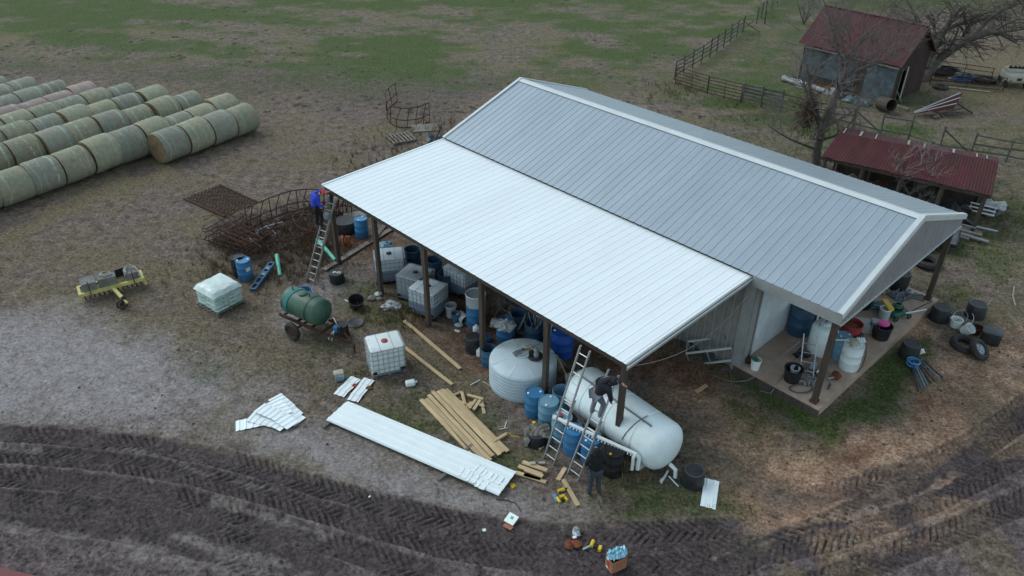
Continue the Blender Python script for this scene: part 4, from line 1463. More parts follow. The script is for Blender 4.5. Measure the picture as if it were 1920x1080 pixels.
def strap(x, m, w_, name, rr=gr_ + .012, a0=-20, a1=200, sh=0):
    mb = MB()
    vs, fs = [], []
    n = 22
    for i in range(n + 1):
        a = R(a0 + (a1 - a0) * i / n)
        for dx in (-w_ / 2, w_ / 2):
            vs.append((x + dx + sh * math.cos(a), rr * math.cos(a), gr_ + .02 + rr * math.sin(a)))
            vs.append((x + dx + sh * math.cos(a), (rr - .01) * math.cos(a), gr_ + .02 + (rr - .01) * math.sin(a)))
    for i in range(n):
        b0 = 4 * i
        fs += [(b0, b0 + 2, b0 + 6, b0 + 4), (b0, b0 + 4, b0 + 5, b0 + 1), (b0 + 2, b0 + 3, b0 + 7, b0 + 6)]
    mb.add(vs, fs)
    return mb.build(name, m, gt)
strap(.42, M['black'], .05, 'strap')
strap(-.42, M['teal'], .17, 'cloth_band', gr_ + .02, -30, 210, .12)
MB().box((.28, 0, gr_ * 2 + .06), (.03, .03, .16)).build('vent', M['black'], gt)
MB().box((-.5, -.05, gr_ * 2 + .08), (.03, .03, .16)).build('vent', M['black'], gt)
gpos = gcen + gd * 1.42
pm = thing('gas_pump', 'small blue pump with pale hoses mounted at the drawbar of the tank trailer', 'pump', (gpos.x, gpos.y, .62), math.atan2(gd.y, gd.x))
MB().lathe([(.10, 0), (.11, .05), (.11, .2), (.07, .24), (.01, .24)], 16).build('pump_housing', M['blue'], pm, True)
MB().box((.16, .02, .1), (.16, .16, .18)).box((.16, .02, .22), (.1, .12, .06)).build('engine', M['black'], pm)
MB().tube([(0, .05, .2), (-.2, .12, .42), (-.42, .05, .3), (-.5, 0, .15)], .02, 6).build('hose', M['paper'], pm, True)
MB().tube([(0, -.08, .1), (-.12, -.22, -.1), (-.2, -.25, -.3), (-.1, -.2, -.34), (.0, -.12, .05)], .014, 6).build('hose', M['paper'], pm, True)
MB().tube([(0, .05, .2), (-.15, .0, .5), (-.35, -.05, .36), (-.46, -.08, .2)], .014, 6).build('hose', M['black'], pm, True)
t = spawn('tub_blue', mk_tub(.27, .24, .55, 'blue', mt='blue', opened=True), 'bright blue open tub standing behind the green tank', at(574, 566))

# IBC totes
def place_ibc(key, px, py, rz, label, capm='black', z=0, tilt=(0, 0)):
    g = G(px, py, z)
    return spawn(key + capm, mk_ibc(key, capm), label, (g.x, g.y, z), group='caged white bulk containers around the lean-to', rot=(tilt[0], tilt[1], rz))
gA, gB = G(700, 712), G(763, 698)
yaw = math.atan2(gB.y - gA.y, gB.x - gA.x)
dn = Vector((math.cos(yaw), math.sin(yaw), 0)); up_ = Vector((-dn.y, dn.x, 0))
cc = (gA + gB) / 2 + up_ * .5
o = spawn('ibc_whitered', mk_ibc('ibc_white', 'red'), 'clean white caged container with a red cap standing alone in front of the lean-to', (cc.x, cc.y, 0), yaw, group='caged white bulk containers around the lean-to')
place_ibc('ibc_half', 733, 520, -.42 + PI / 2 * 0 + R(35), 'half-full caged container with black cap between second and third posts, farthest left', z=0, tilt=(0, 0))
place_ibc('ibc_grey', 782, 556, R(-25), 'dusty grey caged container wedged behind the one at the third post')
place_ibc('ibc_half', 805, 583, R(-30), 'caged container two-thirds full with black valves, directly behind the third post')
place_ibc('ibc_half', 868, 545, R(-40), 'caged container standing deep under the lean-to beside the tall cloudy cylinder')

# ================================================================== UNDER THE LEAN-TO
def mk_cyl(mt, r, h, taper=.96):
    def f():
        t = thing('cylinder_tank', 'x', 'tank')
        MB().lathe([(r * taper, 0), (r * taper, .05), (r, h * .55), (r, h * .57), (r * 1.02, h - .05), (r * 1.03, h), (r * .97, h), (r * .95, h - .08), (.02, h - .1)], 26).build('body', M[mt], t, True)
        MB().torus((0, 0, h - .03), r * 1.0, .018, 26, 6).build('rim', M['paper'], t, True)
        return t
    return f
spawn('cyl', mk_cyl('clear_poly', .36, 1.35), 'tall cloudy white cylinder with dark residue behind the fourth post', at(893, 606))
spawn('b_blue', None, 'blue barrel standing in front of the tall cloudy cylinder by the fourth post', at(890, 610), .8)
spawn('b_black_open', mk_tub(.29, .29, .62, mt='black'), 'black barrel-like tub standing left of the fourth post', at(888, 657))
def mk_jug():
    t = thing('jug', 'x', 'jug')
    MB().rbox((0, 0, .14), (.17, .17, .26), .05, .03).build('body', M['paper'], t, True)
    MB().lathe([(.03, .26), (.03, .33), (.01, .33)], 10).build('spout', M['paper'], t, True)
    return t
spawn('jug', mk_jug, 'white plastic jug in front of the blue barrel at the fourth post', at(893, 627), .4, group=None, scale=1.3)
spawn('jug', None, 'white plastic jug at the foot of the fourth post', at(899, 668), 1.1, scale=1.1)
spawn('jug', None, 'white jug standing on the ground before the mesh-topped blue barrel', at(939, 640), 2.1, scale=1.1)
spawn('mesh_barrel', mk_barrel('blue', r=.33, h=.85, opened=True), 'blue barrel heaped with crumpled wire mesh behind the round white tank', at(948, 637))
solo('wire_mesh', MB().blob((0, 0, 0), .36, 16, .25, 9, (1, 1, .35)), M['clear_poly'], 'crumpled grey netting bulging from the top of a blue barrel', 'netting', G(948, 610, .86))
spawn('dk_barrel', mk_barrel('dark_blue', r=.33, h=.85, opened=True), 'dark blue barrel full of scrap, left of the wooden crate under the lean-to', at(970, 622))
spawn('dk_barrel', None, 'dark blue barrel full of sticks, right of the wooden crate under the lean-to', at(1000, 640))
for i, (px, py) in enumerate([(968, 598), (998, 604)]):
    mb = MB(); rd = random.Random(i)
    for k in range(14):
        a = rd.uniform(0, 2 * PI)
        mb.tube([(.15 * math.cos(a), .15 * math.sin(a), -.3), (.32 * math.cos(a + .6), .32 * math.sin(a + .6), rd.uniform(.05, .3))], .016, 4)
    o = mb.build('scrap_sticks', M['steel'])
    o.location = G(px, py + 3, .86)
    tag(o, ['loose metal sticks poking out of the left dark blue barrel', 'loose pale sticks poking out of the right dark blue barrel'][i], 'scrap', kind='stuff')
crate = thing('wooden_crate', 'small dark wooden crate between the two dark blue barrels', 'crate', at(978, 632, 0), R(-20))
for k in range(4):
    MB().box((0, -.14 + .09 * k, .3), (.36, .07, .02)).build('slat', M['old_wood'], crate)
MB().box((0, 0, .14), (.32, .3, .26)).build('box_body', M['post'], crate)
spawn('royal', mk_barrel('royal', r=.40, h=1.05), 'bright royal blue barrel behind the fifth post of the lean-to', at(1053, 664))
spawn('white_back', mk_cyl('white_poly', .34, .9), 'white drum just visible under the roof edge by the fifth post', at(1022, 622))
spawn('white_bucket', mk_bucket('clear_poly'), 'white bucket lying on its side on red soil near the third post', at(861, 590, .15), rot=(PI / 2, 0, .6), scale=1.4)
spawn('white_bucket', None, 'white bucket tipped over beside the cloudy cylinder under the roof', at(922, 605, .15), rot=(PI / 2, 0, 1.3), scale=1.5)
spawn('white_bucket', None, 'white bucket standing upright on red soil behind the third post', at(846, 592, 0), 0)
spawn('dk_bucket', mk_bucket('dark_blue'), 'dark bucket standing on red soil beside the white buckets', at(855, 603, 0), 0, scale=1.1)
for i, (p, l) in enumerate([((860, 612), 'pale flat disc-like stone on red soil under the lean-to'), ((880, 608), 'small greenish stone beside the blue barrel at the fourth post'), ((878, 600), 'small round stone behind the blue barrel at the fourth post')]):
    solo('stone', MB().blob((0, 0, .06), .14, 9, .1, 20 + i, (1.2, 1, .5)), M['stone'] if i else M['clear_poly'], l, 'stone', at(*p), smooth=True)
tubething('pipe_scrap', 'short white pipe offcut lying on red soil by the third post', 'pipe', [GZ(853, 619, .04), GZ(862, 622, .04)], .04, 'paper')
plank(GZ(918, 612, .2), GZ(968, 607, .3), .08, .04, 'pale stick lying across the junk beside the mesh-topped barrel', 'pine')
fr = thing('empty_frame', 'small pale wooden frame among junk under the lean-to', 'frame', at(940, 590, .3), rot=(R(50), 0, R(-40)))
for s in (-1, 1):
    MB().box((0, .2 * s, 0), (.5, .05, .03)).build('frame_rail', M['old_wood'], fr)
    MB().box((.22 * s, 0, .001), (.05, .36, .03)).build('frame_stile', M['old_wood'], fr)
for i, (p, r, m_, l) in enumerate([((945, 575), .25, 'camo', 'grey covered lump deep under the lean-to behind the junk'), ((960, 582), .16, 'stone', 'grey round pot deep under the lean-to'), ((910, 640), .2, 'dark_blue', 'dark bundle at the back of the fourth post'), ((1042, 690), .26, 'camo', 'dark crumpled tarp behind the round white tank by the fifth post'), ((725, 470), .3, 'faded_blue', 'bluish folded tarp behind the leftmost bulk container')]):
    solo('bundle', MB().blob((0, 0, r * .6), r, 10, .2, 40 + i, (1.2, 1, .8)), M[m_], l, 'bundle', at(*p))
spawn('dk_barrel', None, 'dark blue barrel behind the leftmost bulk container', at(775, 500))
spawn('dk_barrel', None, 'dark blue barrel between the bulk containers deep under the lean-to', at(815, 520))
spawn('dk_barrel', None, 'dark barrel touching the back of the container at the third post', at(838, 545))
spawn('dk_barrel', None, 'dark green-blue barrel wedged between fourth post and round tank', at(916, 682), scale=.8)

# ================================================================== BLUE BARRELS BY THE LADDERS
BG = 'blue barrels gathered beside the horizontal tank'
spawn('b_blue', None, 'bright blue barrel standing leftmost of the row by the horizontal tank', at(1001, 775), .2, group=BG)
spawn('b_faded', mk_barrel('faded_blue', r=.31, h=.9), 'faded blue barrel with dusty top, second from the left by the horizontal tank', at(1027, 792), 1.2, group=BG)
spawn('b_fopen', mk_barrel('faded_blue', r=.31, h=.85, opened=True), 'open faded blue barrel with debris inside, behind the first ladder', at(1052, 770), 1.2, group=BG)
spawn('b_faded', None, 'faded blue barrel with a red lid on top behind the first ladder', at(1052, 822), 2.2, group=BG)
solo('red_disc', MB().lathe([(.08, 0), (.08, .04), (.01, .05)], 14), M['red'], 'small red cap lying on the faded blue barrel', 'cap', G(1050, 779, .9), smooth=True)
spawn('b_blue', None, 'blue barrel standing between the two long ladders', at(1073, 845), 2.9, group=BG)
spawn('b_blue', None, 'blue barrel behind the second ladder next to the black barrel', at(1106, 862), .5, group=BG)
bb = spawn('b_black2', mk_barrel('black', 'tool_yellow', r=.31, h=.9), 'black barrel with a yellow bung beside the standing worker', at(1148, 885), .9)
spawn('tub_camo', mk_tub(.30, .27, .42), 'black tub under a crumpled grey tarp beside the blue barrels', at(1006, 830))
mb = MB(); rd = random.Random(5)
vs, fs = [], []
n = 11
for i in range(n):
    for j in range(n):
        x, y = -1 + 2 * i / (n - 1), -1 + 2 * j / (n - 1)
        rr = math.hypot(x, y)
        vs.append((x * .38 + rd.uniform(-.03, .03), y * .33 + rd.uniform(-.03, .03), .06 + .10 * math.sin(5 * x + 3 * y) * .4 + rd.uniform(-.03, .04) - max(0, rr - .75) * (.75 if x < .2 else .2)))
for i in range(n - 1):
    for j in range(n - 1):
        fs.append((i * n + j, (i + 1) * n + j, (i + 1) * n + j + 1, i * n + j + 1))
mb.add(vs, fs)
solo('tarp', mb, M['camo'], 'crumpled grey mottled tarp draped over the black tub', 'tarp', G(1006, 806, .42))
solo('yellow_disc', MB().lathe([(.05, 0), (.05, .04), (.01, .05)], 12), M['tool_yellow'], 'small yellow cap resting on the grey tarp', 'cap', G(1001, 793, .55), smooth=True)
# white PVC manifold
pa, pb = G(1042, 783, 1.02), G(1194, 852, .90)
pv = thing('pvc_manifold', 'white plastic pipe manifold with a row of short nozzles along the horizontal tank', 'pipe', pa)
d = pb - pa
MB().tube([(0, 0, 0), d], .055, 10).build('main_pipe', M['paper'], pv, True)
MB().tube([Vector((-.05, 0, 0)) - d * .015, d * .015], .08, 10).build('end_cap', M['paper'], pv, True)
MB().tube([d, d * 1.03 + Vector((0, 0, -.06)), d * 1.03 + Vector((0, 0, -.54))], .06, 10).build('down_pipe', M['paper'], pv, True)
MB().tube([d * .985, d * .985 + Vector((-.06, -.06, -.08)), d * .985 + Vector((-.06, -.06, -.56))], .05, 10).build('down_pipe', M['paper'], pv, True)
pn = d.cross(Vector((0, 0, 1))).normalized()
for k in range(20):
    q = d * (.20 + .74 * k / 19)
    MB().tube([q, q + pn * .06 + Vector((0, 0, -.09))], .022, 6).build('nozzle', M['paper'], pv, True)
for s in (.12, .55, .9):
    MB().beam(d * s + Vector((0, 0, -.05)), d * s + Vector((0, 0, -.98 + .08 * s)), .05, .05).build('prop', M['post'], pv)
# wooden louvre panel and sticks behind ladder
lv = thing('slatted_panel', 'grey slatted plastic panel standing between the first ladder and horizontal tank', 'panel', at(1083, 742, 0), rot=(R(-16), 0, R(25)))
for k in range(6):
    MB().box((-.3 + .12 * k, 0, .42), (.10, .03, .8)).build('slat', M['clear_poly'], lv)
MB().box((0, .03, .42), (.74, .03, .9)).build('back_board', M['steel'], lv)
plank(GZ(1043, 665, .6), GZ(1062, 703, .1), .05, .03, 'thin pale stick leaning behind the fifth post', 'pine')
plank(GZ(1098, 692, .5), GZ(1112, 705, .5), .06, .04, 'pale stick resting on the end of the horizontal tank', 'old_wood')
plank(GZ(1076, 772, .9), GZ(1100, 800, .8), .08, .05, 'dark strip lying along the near side of the horizontal tank', 'post')

# ================================================================== LADDERS
def ladder(label, b, tp, wd=.40, ext=True, split=(.58, .42), step=.305, side=None):
    b, tp = Vector(b), Vector(tp)
    d = tp - b
    L = d.length
    dn = d.normalized()
    hor = dn.cross(Vector((0, 0, 1))).normalized() if side is None else Vector(side).normalized()
    nrm = hor.cross(dn).normalized()
    if nrm.z < 0: nrm = -nrm
    t = thing('extension_ladder', label, 'ladder', b)
    secs = [(0, split[0], wd, 0), (split[1], 1, wd - .05, .035)] if ext else [(0, 1, wd, 0)]
    for a0, a1, w_, off in secs:
        p0, p1 = d * a0 + nrm * off, d * a1 + nrm * off
        for s in (-1, 1):
            MB().beam(p0 + hor * s * w_ / 2, p1 + hor * s * w_ / 2, .028, .075, up=nrm).build('rail', M['alu'], t)
        n = int(L * (a1 - a0) / step)
        rung = MB().tube([hor * (-w_ / 2), hor * (w_ / 2)], .017, 6)
        me = None
        for k in range(n):
            q = p0 + dn * (.18 + k * step)
            if me is None:
                o = rung.build('rung', M['alu'], t); me = o.data
            else:
                o = bpy.data.objects.new('rung', me); C.objects.link(o); o.parent = t
            o.location = q
    return t, d, dn, hor, nrm
bdir = Vector((math.cos(PHI), math.sin(PHI), 0))
lad1 = ladder('long aluminium extension ladder left of the crouching worker, leaning on the white roof edge', (G(1018, 860) + G(1040, 872)) / 2, (G(1088, 650, 3.66) + G(1110, 655, 3.66)) / 2, side=bdir)
lad2 = ladder('long aluminium extension ladder at the roof corner with a worker on it', (G(1064, 890) + G(1084, 900)) / 2, G(1152, 698, 3.45), side=bdir)
lad3 = ladder('aluminium extension ladder leaning on the far left corner of the white roof', (G(571, 529) + G(591, 533)) / 2, G(624, 368, 3.75), side=bdir * .8 + Vector((0, .25, 0)))

# ================================================================== LUMBER
LG = 'new pine boards stacked on the grass'
Lq = lambda u, v, z: (G(815, 741) * (1 - u) + G(930, 862) * u) + v * (G(840, 735) - G(790, 748)).normalized() + Vector((0, 0, z))
specs = [(-.50, .03, 0, 1.0, 'leftmost board of the pine stack, lying apart at its edge'), (-.36, .07, .02, .97, 'second board from the left edge of the pine stack'), (-.20, .08, -.02, 1.01, 'third board from the left in the pine stack'), (-.03, .12, -.04, .98, 'fourth board from the left, topmost and mid-stack in the pine pile'),
         (.13, .11, -.03, .985, 'fifth board from the left of the pine stack'), (.29, .08, -.05, .96, 'sixth board from the left, right of the stack middle'), (.43, .07, -.04, .965, 'rightmost board of the pine stack, nearest the round tank')]
for v, z, u0, u1, l in specs:
    plank(Lq(u0 + .02, v, z), Lq(u1, v + random.uniform(-.03, .03), z), .135, .04, l, group=LG)
plank(Lq(.3, -.35, .03), Lq(1.02, -.42, .03), .135, .04, 'pine board showing underneath the left side of the stack', group=LG)
plank(GZ(758, 601, .05), GZ(863, 691, .05), .13, .04, 'long single pine board on the ground pointing at the round tank')
plank(GZ(757, 650, .05), GZ(848, 721, .05), .13, .04, 'long single pine board lying behind the white caged container')
offc = [((842, 745), (866, 734), .04, 'short pine offcut leaning across the end of the board stack'), ((866, 735), (872, 758), .1, 'upright-angled pine offcut in the small scrap pile'),
        ((876, 740), (906, 748), .12, 'pine offcut lying across the top of the small scrap pile'), ((859, 752), (884, 762), .07, 'thick pale offcut at the left of the scrap pile'),
        ((880, 766), (893, 748), .06, 'pine offcut slanting in the middle of the scrap pile'), ((888, 768), (900, 750), .10, 'pine offcut slanting right of the scrap pile middle'),
        ((870, 768), (884, 754), .03, 'small pine offcut at the bottom of the scrap pile'), ((903, 752), (908, 776), .04, 'pine offcut standing apart at the right of the scrap pile'), ((898, 758), (908, 762), .08, 'tiny pine block at the right of the scrap pile')]
OG = 'short pine offcuts in a small scrap pile'
for a, b, z, l in offc:
    plank(GZ(*a, z), GZ(*b, z), .10, .045, l, group=OG)
off2 = [((980, 866), (1026, 882), .16, 'topmost of the short pine offcuts beside the ladder foot'), ((972, 874), (1016, 890), .11, 'second of the short pine offcuts beside the ladder foot'),
        ((966, 886), (1014, 899), .05, 'lower left short pine offcut beside the ladder foot'), ((982, 890), (1024, 904), .05, 'lowest and nearest short pine offcut beside the ladder foot'), ((984, 880), (1018, 893), .14, 'pale offcut crossing the middle of the ladder foot pile')]
for a, b, z, l in off2:
    plank(GZ(*a, z), GZ(*b, z), .13, .045, l, group='short pine offcuts beside the ladder foot')
plank(GZ(994, 868, .22), GZ(1004, 868, .22), .1, .03, 'pale greenish block on top of the ladder foot offcuts', 'cream', name='block', cat='block')
plank(GZ(1010, 868, .04), GZ(1022, 868, .04), .09, .05, 'greenish wooden block on the grass left of the first ladder', 'cream', name='block', cat='block')
plank(GZ(1011, 842, .04), GZ(1018, 836, .04), .09, .04, 'small square pine block on the grass below the tarp-covered tub', name='block', cat='block')
plank(GZ(1046, 900, .04), GZ(1060, 877, .04), .13, .04, 'short pine board between the feet of the two ladders')
plank(GZ(1056, 899, .04), GZ(1084, 948, .04), .13, .04, 'pine board lying in front of the second ladder by the yellow drill')
plank(GZ(1305, 735, .04), GZ(1325, 722, .04), .13, .04, 'lone pine offcut on reddish soil beyond the horizontal tank')
plank(GZ(924, 828, .1), GZ(950, 813, .1), .1, .04, 'thin pine stick sticking out right of the board stack')
plank(GZ(606, 802, .04), GZ(626, 786, .06), .1, .08, 'wooden bearer under the left end of the white sheets', 'old_wood')
plank(GZ(822, 900, .04), GZ(845, 880, .06), .1, .08, 'wooden bearer under the middle of the white sheets', 'old_wood')
plank(GZ(872, 846, .04), GZ(886, 834, .06), .1, .08, 'dark bearer showing behind the white sheets near the boards', 'old_wood')

# ================================================================== WHITE SHEET METAL
sA, sB, sC, sD = G(608, 785, .1), G(650, 754, .1), G(930, 926, .1), G(962, 890, .1)
ax = (sC - sA); Ls = ax.length; ax.normalize()
wx = (sB - sA); wx = wx - ax * wx.dot(ax); wx.normalize()
for k in range(4):
    o = sheet(.98, Ls * (1 - .003 * k), .245, .026)
    ob = o.build('roofing_sheet', M['white_sheet'])
    off = ax * (.02 * k) + wx * (-.02 + .012 * k)
    place_on(ob, sB + off + Vector((0, 0, .03 + .009 * k)), -wx if False else ax.cross(Vector((0, 0, 1))), ax)
    tag(ob, ['bottom sheet of the long white roofing stack', 'second sheet up in the long white roofing stack', 'third sheet up in the long white roofing stack', 'topmost sheet of the long white roofing stack'][k], 'roofing sheet', 'long white roofing sheets stacked on the grass')
tt = thing('trim_strip', 'long pale folded trim strip lying on the long white roofing stack', 'metal strip', (0, 0, 0))
p0, p1 = G(812, 834, .12), G(946, 889, .12)
tt.location = p0
MB().beam((0, 0, .02), p1 - p0 + Vector((0, 0, .02)), .05, .03).beam((0, .03, .012), p1 - p0 + Vector((0, .03, .012)), .13, .006).build('folded_strip', M['white_sheet'], tt)
def small_sheet(px, py, z, rz, label, group, ln=.46, wd=.62, tilt=(0, 0)):
    key = 'ss%.2f_%.2f' % (ln, wd)
    def f():
        o = sheet(wd, ln, .2, .02).build('sheet_offcut', M['white_sheet'])
        o.data.transform(Matrix.Translation((-wd / 2, -ln / 2, 0)))
        o['category'] = 'sheet metal offcut'
        return o
    g = G(px, py, z)
    return spawn(key, f, label, (g.x, g.y, z), rot=(tilt[0], tilt[1], rz), group=group)
yS = math.atan2(ax.y, ax.x)
SG = 'square white metal offcuts lying on the long sheets'
for i, (px, py, l) in enumerate([(870, 886, 'leftmost square offcut on the long white sheets'), (886, 896, 'second square offcut in the lower row on the long sheets'), (904, 908, 'third square offcut, nearest the viewer on the long sheets'),
                                 (897, 880, 'first square offcut of the upper row on the long sheets'), (914, 889, 'second square offcut of the upper row on the long sheets'), (933, 898, 'rightmost square offcut of the upper row on the long sheets')]):
    small_sheet(px, py, .16 + .006 * (i % 2), yS + random.uniform(-.1, .1), l, SG, .34, .33)
pile = [(470, 793, .04, .3, 'leftmost ribbed offcut, sticking out of the white scrap pile'), (492, 786, .06, -.3, 'ribbed offcut at the near left of the white scrap pile'), (516, 790, .08, -.55, 'nearest ribbed offcut of the white scrap pile'),
        (520, 776, .1, -.7, 'ribbed offcut in the centre of the white scrap pile'), (506, 772, .14, -.5, 'topmost ribbed offcut of the white scrap pile'), (524, 764, .10, -.9, 'ribbed offcut at the back of the white scrap pile'),
        (528, 755, .05, -.8, 'farthest ribbed offcut of the white scrap pile'), (541, 768, .07, -.75, 'ribbed offcut at the right back of the white scrap pile'), (544, 780, .05, -.6, 'ribbed offcut at the right front of the white scrap pile'), (532, 786, .12, -.65, 'ribbed offcut lying askew right of centre in the white scrap pile')]
for px, py, z, rz, l in pile:
    small_sheet(px, py, z, rz + R(0), l, 'ribbed white offcuts in a heap on the mud edge', .48, .90, (random.uniform(-.06, .06), random.uniform(-.05, .05)))
def strip_of(px0, py0, px1, py1, labels, wd=.40):
    a, b = G(px0, py0, .05), G(px1, py1, .05)
    n = len(labels)
    rz = math.atan2((b - a).y, (b - a).x) - PI / 2
    for i in range(n):
        u = (i + .5) / n
        q = a * (1 - u) + b * u
        ln = (b - a).length / n + .02
        def f():
            o = sheet(wd, ln, .2, .02).build('sheet_offcut', M['white_sheet'])
            o.data.transform(Matrix.Translation((-wd / 2, -ln / 2, 0)))
            o['category'] = 'sheet metal offcut'
            return o
        spawn('st%d%d' % (px0, i), f, labels[i], (q.x, q.y, .05 + .012 * (i % 2)), rot=(.04 * (-1) ** i, .02, rz + .04 * (-1) ** i), group='square white offcuts laid in strips')
strip_of(635, 741, 667, 709, ['nearest square of the left strip of white offcuts', 'second square of the left strip of white offcuts', 'third square of the left strip of white offcuts', 'farthest square of the left strip of white offcuts'])
strip_of(661, 751, 692, 711, ['nearest square of the right strip of white offcuts', 'second square of the right strip of white offcuts', 'third square of the right strip of white offcuts', 'farthest square of the right strip of white offcuts'])
strip_of(1326, 950, 1336, 901, ['single white ribbed offcut lying alone right of the black tub'], .42)
for i, c in enumerate(['red', 'leather']):
    solo('cloth_scrap', MB().blob((0, 0, .04), .09, 8, .3, 60 + i, (1.4, 1, .5)), M[c], ['dark red scrap lying between the two strips of offcuts', 'brown scrap lying behind the right strip of offcuts'][i], 'scrap', at(665 + 27 * i, 724 + i * 5))

# ================================================================== PORCH THINGS (stand on the slab)
def sl(px, py):
    g = G(px, py, SLAB)
    return (g.x, g.y, SLAB)
def mk_tank_small(mt, r, h, lid='white_poly'):
    def f():
        t = thing('chemical_tank', 'x', 'tank')
        MB().lathe([(r * .9, 0), (r * .98, .04), (r, .12), (r, h * .5), (r * 1.015, h * .52), (r, h * .54), (r, h * .82), (r * .93, h * .92), (r * .7, h * .985), (r * .38, h), (.01, h)], 30).build('body', M[mt], t, True)
        MB().lathe([(r * .34, h - .02), (r * .34, h + .05), (r * .28, h + .07), (.01, h + .07)], 18).build('lid', M[lid], t, True)
        return t
    return f
t = spawn('chem', mk_tank_small('white_poly', .44, 1.15), 'tall rounded white tank with pump fittings beside the corner post', sl(1536, 658), group=None)
for k in range(3):
    MB().tube([(-.25 + .2 * k, -.1, 1.1), (-.2 + .22 * k, -.05, 1.28), (0 + .1 * k, .12, 1.3), (.2, .2, 1.15)], .035, 7).build('fitting', M['steel'], t, True)
MB().box((.2, .1, 1.3), (.3, .16, .1)).build('pump_motor', M['steel'], t)
spawn('chem2', mk_tank_small('tank_poly', .46, 1.2), 'pale rounded tank half hidden under the porch header behind the tall white tank', sl(1568, 582))
spawn('chem2', None, 'second pale rounded tank under the porch header, deeper than its twin', sl(1545, 562), scale=.95)
t = spawn('bigblue', mk_barrel('dark_blue', r=.42, h=1.2, opened=True), 'large dark blue drum with white pipe work beside the roller door', sl(1496, 622), group=None)
MB().tube([(.1, -.3, 1.15), (.3, -.35, 1.2), (.42, -.3, 1.15), (.45, -.32, .35)], .035, 8).build('pipe_run', M['paper'], t, True)
MB().blob((0, 0, 1.12), .32, 10, .3, 3, (1, 1, .4)).build('contents', M['green_part'], t)
solo('rock', MB().blob((0, 0, .1), .15, 8, .2, 70), M['stone'], 'grey-green lump on the slab at the foot of the dark blue drum', 'rock', sl(1479, 620), smooth=True)
t = spawn('redd', mk_tub(.36, .33, .62, 'red', mt='red', opened=True), 'dusty red open drum behind the corner post', sl(1591, 632))
MB().lathe([(.30, .5), (.2, .52), (.01, .54)], 12).build('contents', M['leather'], t, True)
t2 = spawn('b_faded', None, 'narrow blue barrel squeezed behind the white pump barrel on the porch', sl(1572, 672), .3, scale=(.8, .8, 1.1))
t = spawn('pumpb', mk_barrel('white_poly', r=.33, h=.98), 'white barrel topped with pump fittings and hoses at the slab edge', sl(1590, 688))
MB().lathe([(.12, .97), (.12, 1.15), (.1, 1.17), (.01, 1.17)], 14, (-.08, -.05, 0)).build('filter_housing', M['cream'], t, True)
for k in range(4):
    MB().tube([(.02 + .07 * k, .1, .98), (.05 + .07 * k, .05, 1.18), (.12 + .05 * k, -.1, 1.1)], .028, 6).build('fitting', M['paper'], t, True)
MB().tube([(.3, .1, 1.0), (.42, .1, .9), (.5, .05, .5), (.42, -.1, .1), (.2, -.3, .0)], .014, 5).build('hose', M['black'], t)
MB().tube([(-.75, .3, .9), (-.1, .05, 1.1)], .02, 6).build('lance', M['paper'], t)
t = spawn('tubo', mk_tub(.30, .25, .5, opened=True), 'open black tub holding a white bucket, near the front slab edge', sl(1484, 712))
spawn('wb2', mk_bucket('paper'), 'white bucket standing inside the open black tub on the slab', (sl(1487, 708)[0], sl(1487, 708)[1], SLAB + .06), scale=1.0)
t = spawn('wb2', None, 'white bucket with greenish contents by the corner column', sl(1415, 691), scale=1.1)
solo('weeds', MB().blob((0, 0, 0), .14, 9, .3, 71, (1, 1, .4)), M['green_part'], 'green clump filling the bucket by the corner column', 'weeds', G(1415, 672, SLAB + .38))
# step ladder lying open
sp_ = G(1510, 700, SLAB)
t, *_ = ladder('short aluminium step ladder leaning against the tall rounded white tank', G(1512, 706, SLAB), G(1520, 628, SLAB + 1.25), .42, ext=False, side=Vector((math.cos(-.35), math.sin(-.35), 0)))
t.name = 'step_ladder'
spawn('b_black_open', None, 'black tub squeezed between the dark blue drum and the tall rounded tank', sl(1522, 612), scale=.7)
spawn('wb2', None, 'white bucket tucked behind the tall rounded white tank', sl(1545, 618), scale=1.1)
spawn('tub_po2', mk_tub(.22, .2, .34), 'small black pot on the slab between red drum and grey crate', sl(1604, 640))
for _i, (_px, _py, _m, _l) in enumerate([(1502, 668, 'black', 'black machine part on the slab behind the open black tub'), (1524, 690, 'steel', 'grey valve assembly beside the foot of the step ladder'), (1566, 708, 'leather', 'brown rag on the slab between corner post and white barrel'), (1600, 560, 'black', 'dark heap at the back wall of the porch under the gable'), (1620, 545, 'old_wood', 'stack of weathered wood pieces deep under the gable')]):
    solo('porch_clutter', MB().blob((0, 0, .1), [.2, .16, .15, .4, .35][_i], 10, .35, 400 + _i, (1.3, .9, .8)), M[_m], _l, 'clutter', sl(_px, _py), _i)
# folding aluminium frame right of barrel: box caddy etc
t = thing('storage_crate', 'grey plastic box with square openings on the slab behind the pink-lidded bucket', 'crate', sl(1618, 618), R(-15))
MB().box((0, 0, .18), (.6, .45, .34)).build('body', M['clear_poly'], t)
MB().box((.32, -.12, .28), (.28, .3, .5)).build('frame', M['steel'], t)
MB().box((.32, -.28, .30), (.18, .02, .3)).build('opening', M['dark'], t)  # flat near-black plate, painted as the shade inside an opening
t = spawn('tubpink', mk_tub(.32, .28, .52, opened=True), 'black bucket with a hot pink disc on top near the slab edge', sl(1650, 632))
solo('pink_disc', MB().lathe([(.2, 0), (.2, .04), (.17, .05), (.01, .05)], 20), M['pink'], 'bright hot pink disc lying on the black bucket', 'disc', G(1657, 607, SLAB + .53), smooth=True)
spawn('cyl2', mk_cyl('clear_poly', .2, .45), 'small clear cylinder standing behind the black bucket with the pink disc', sl(1656, 596))
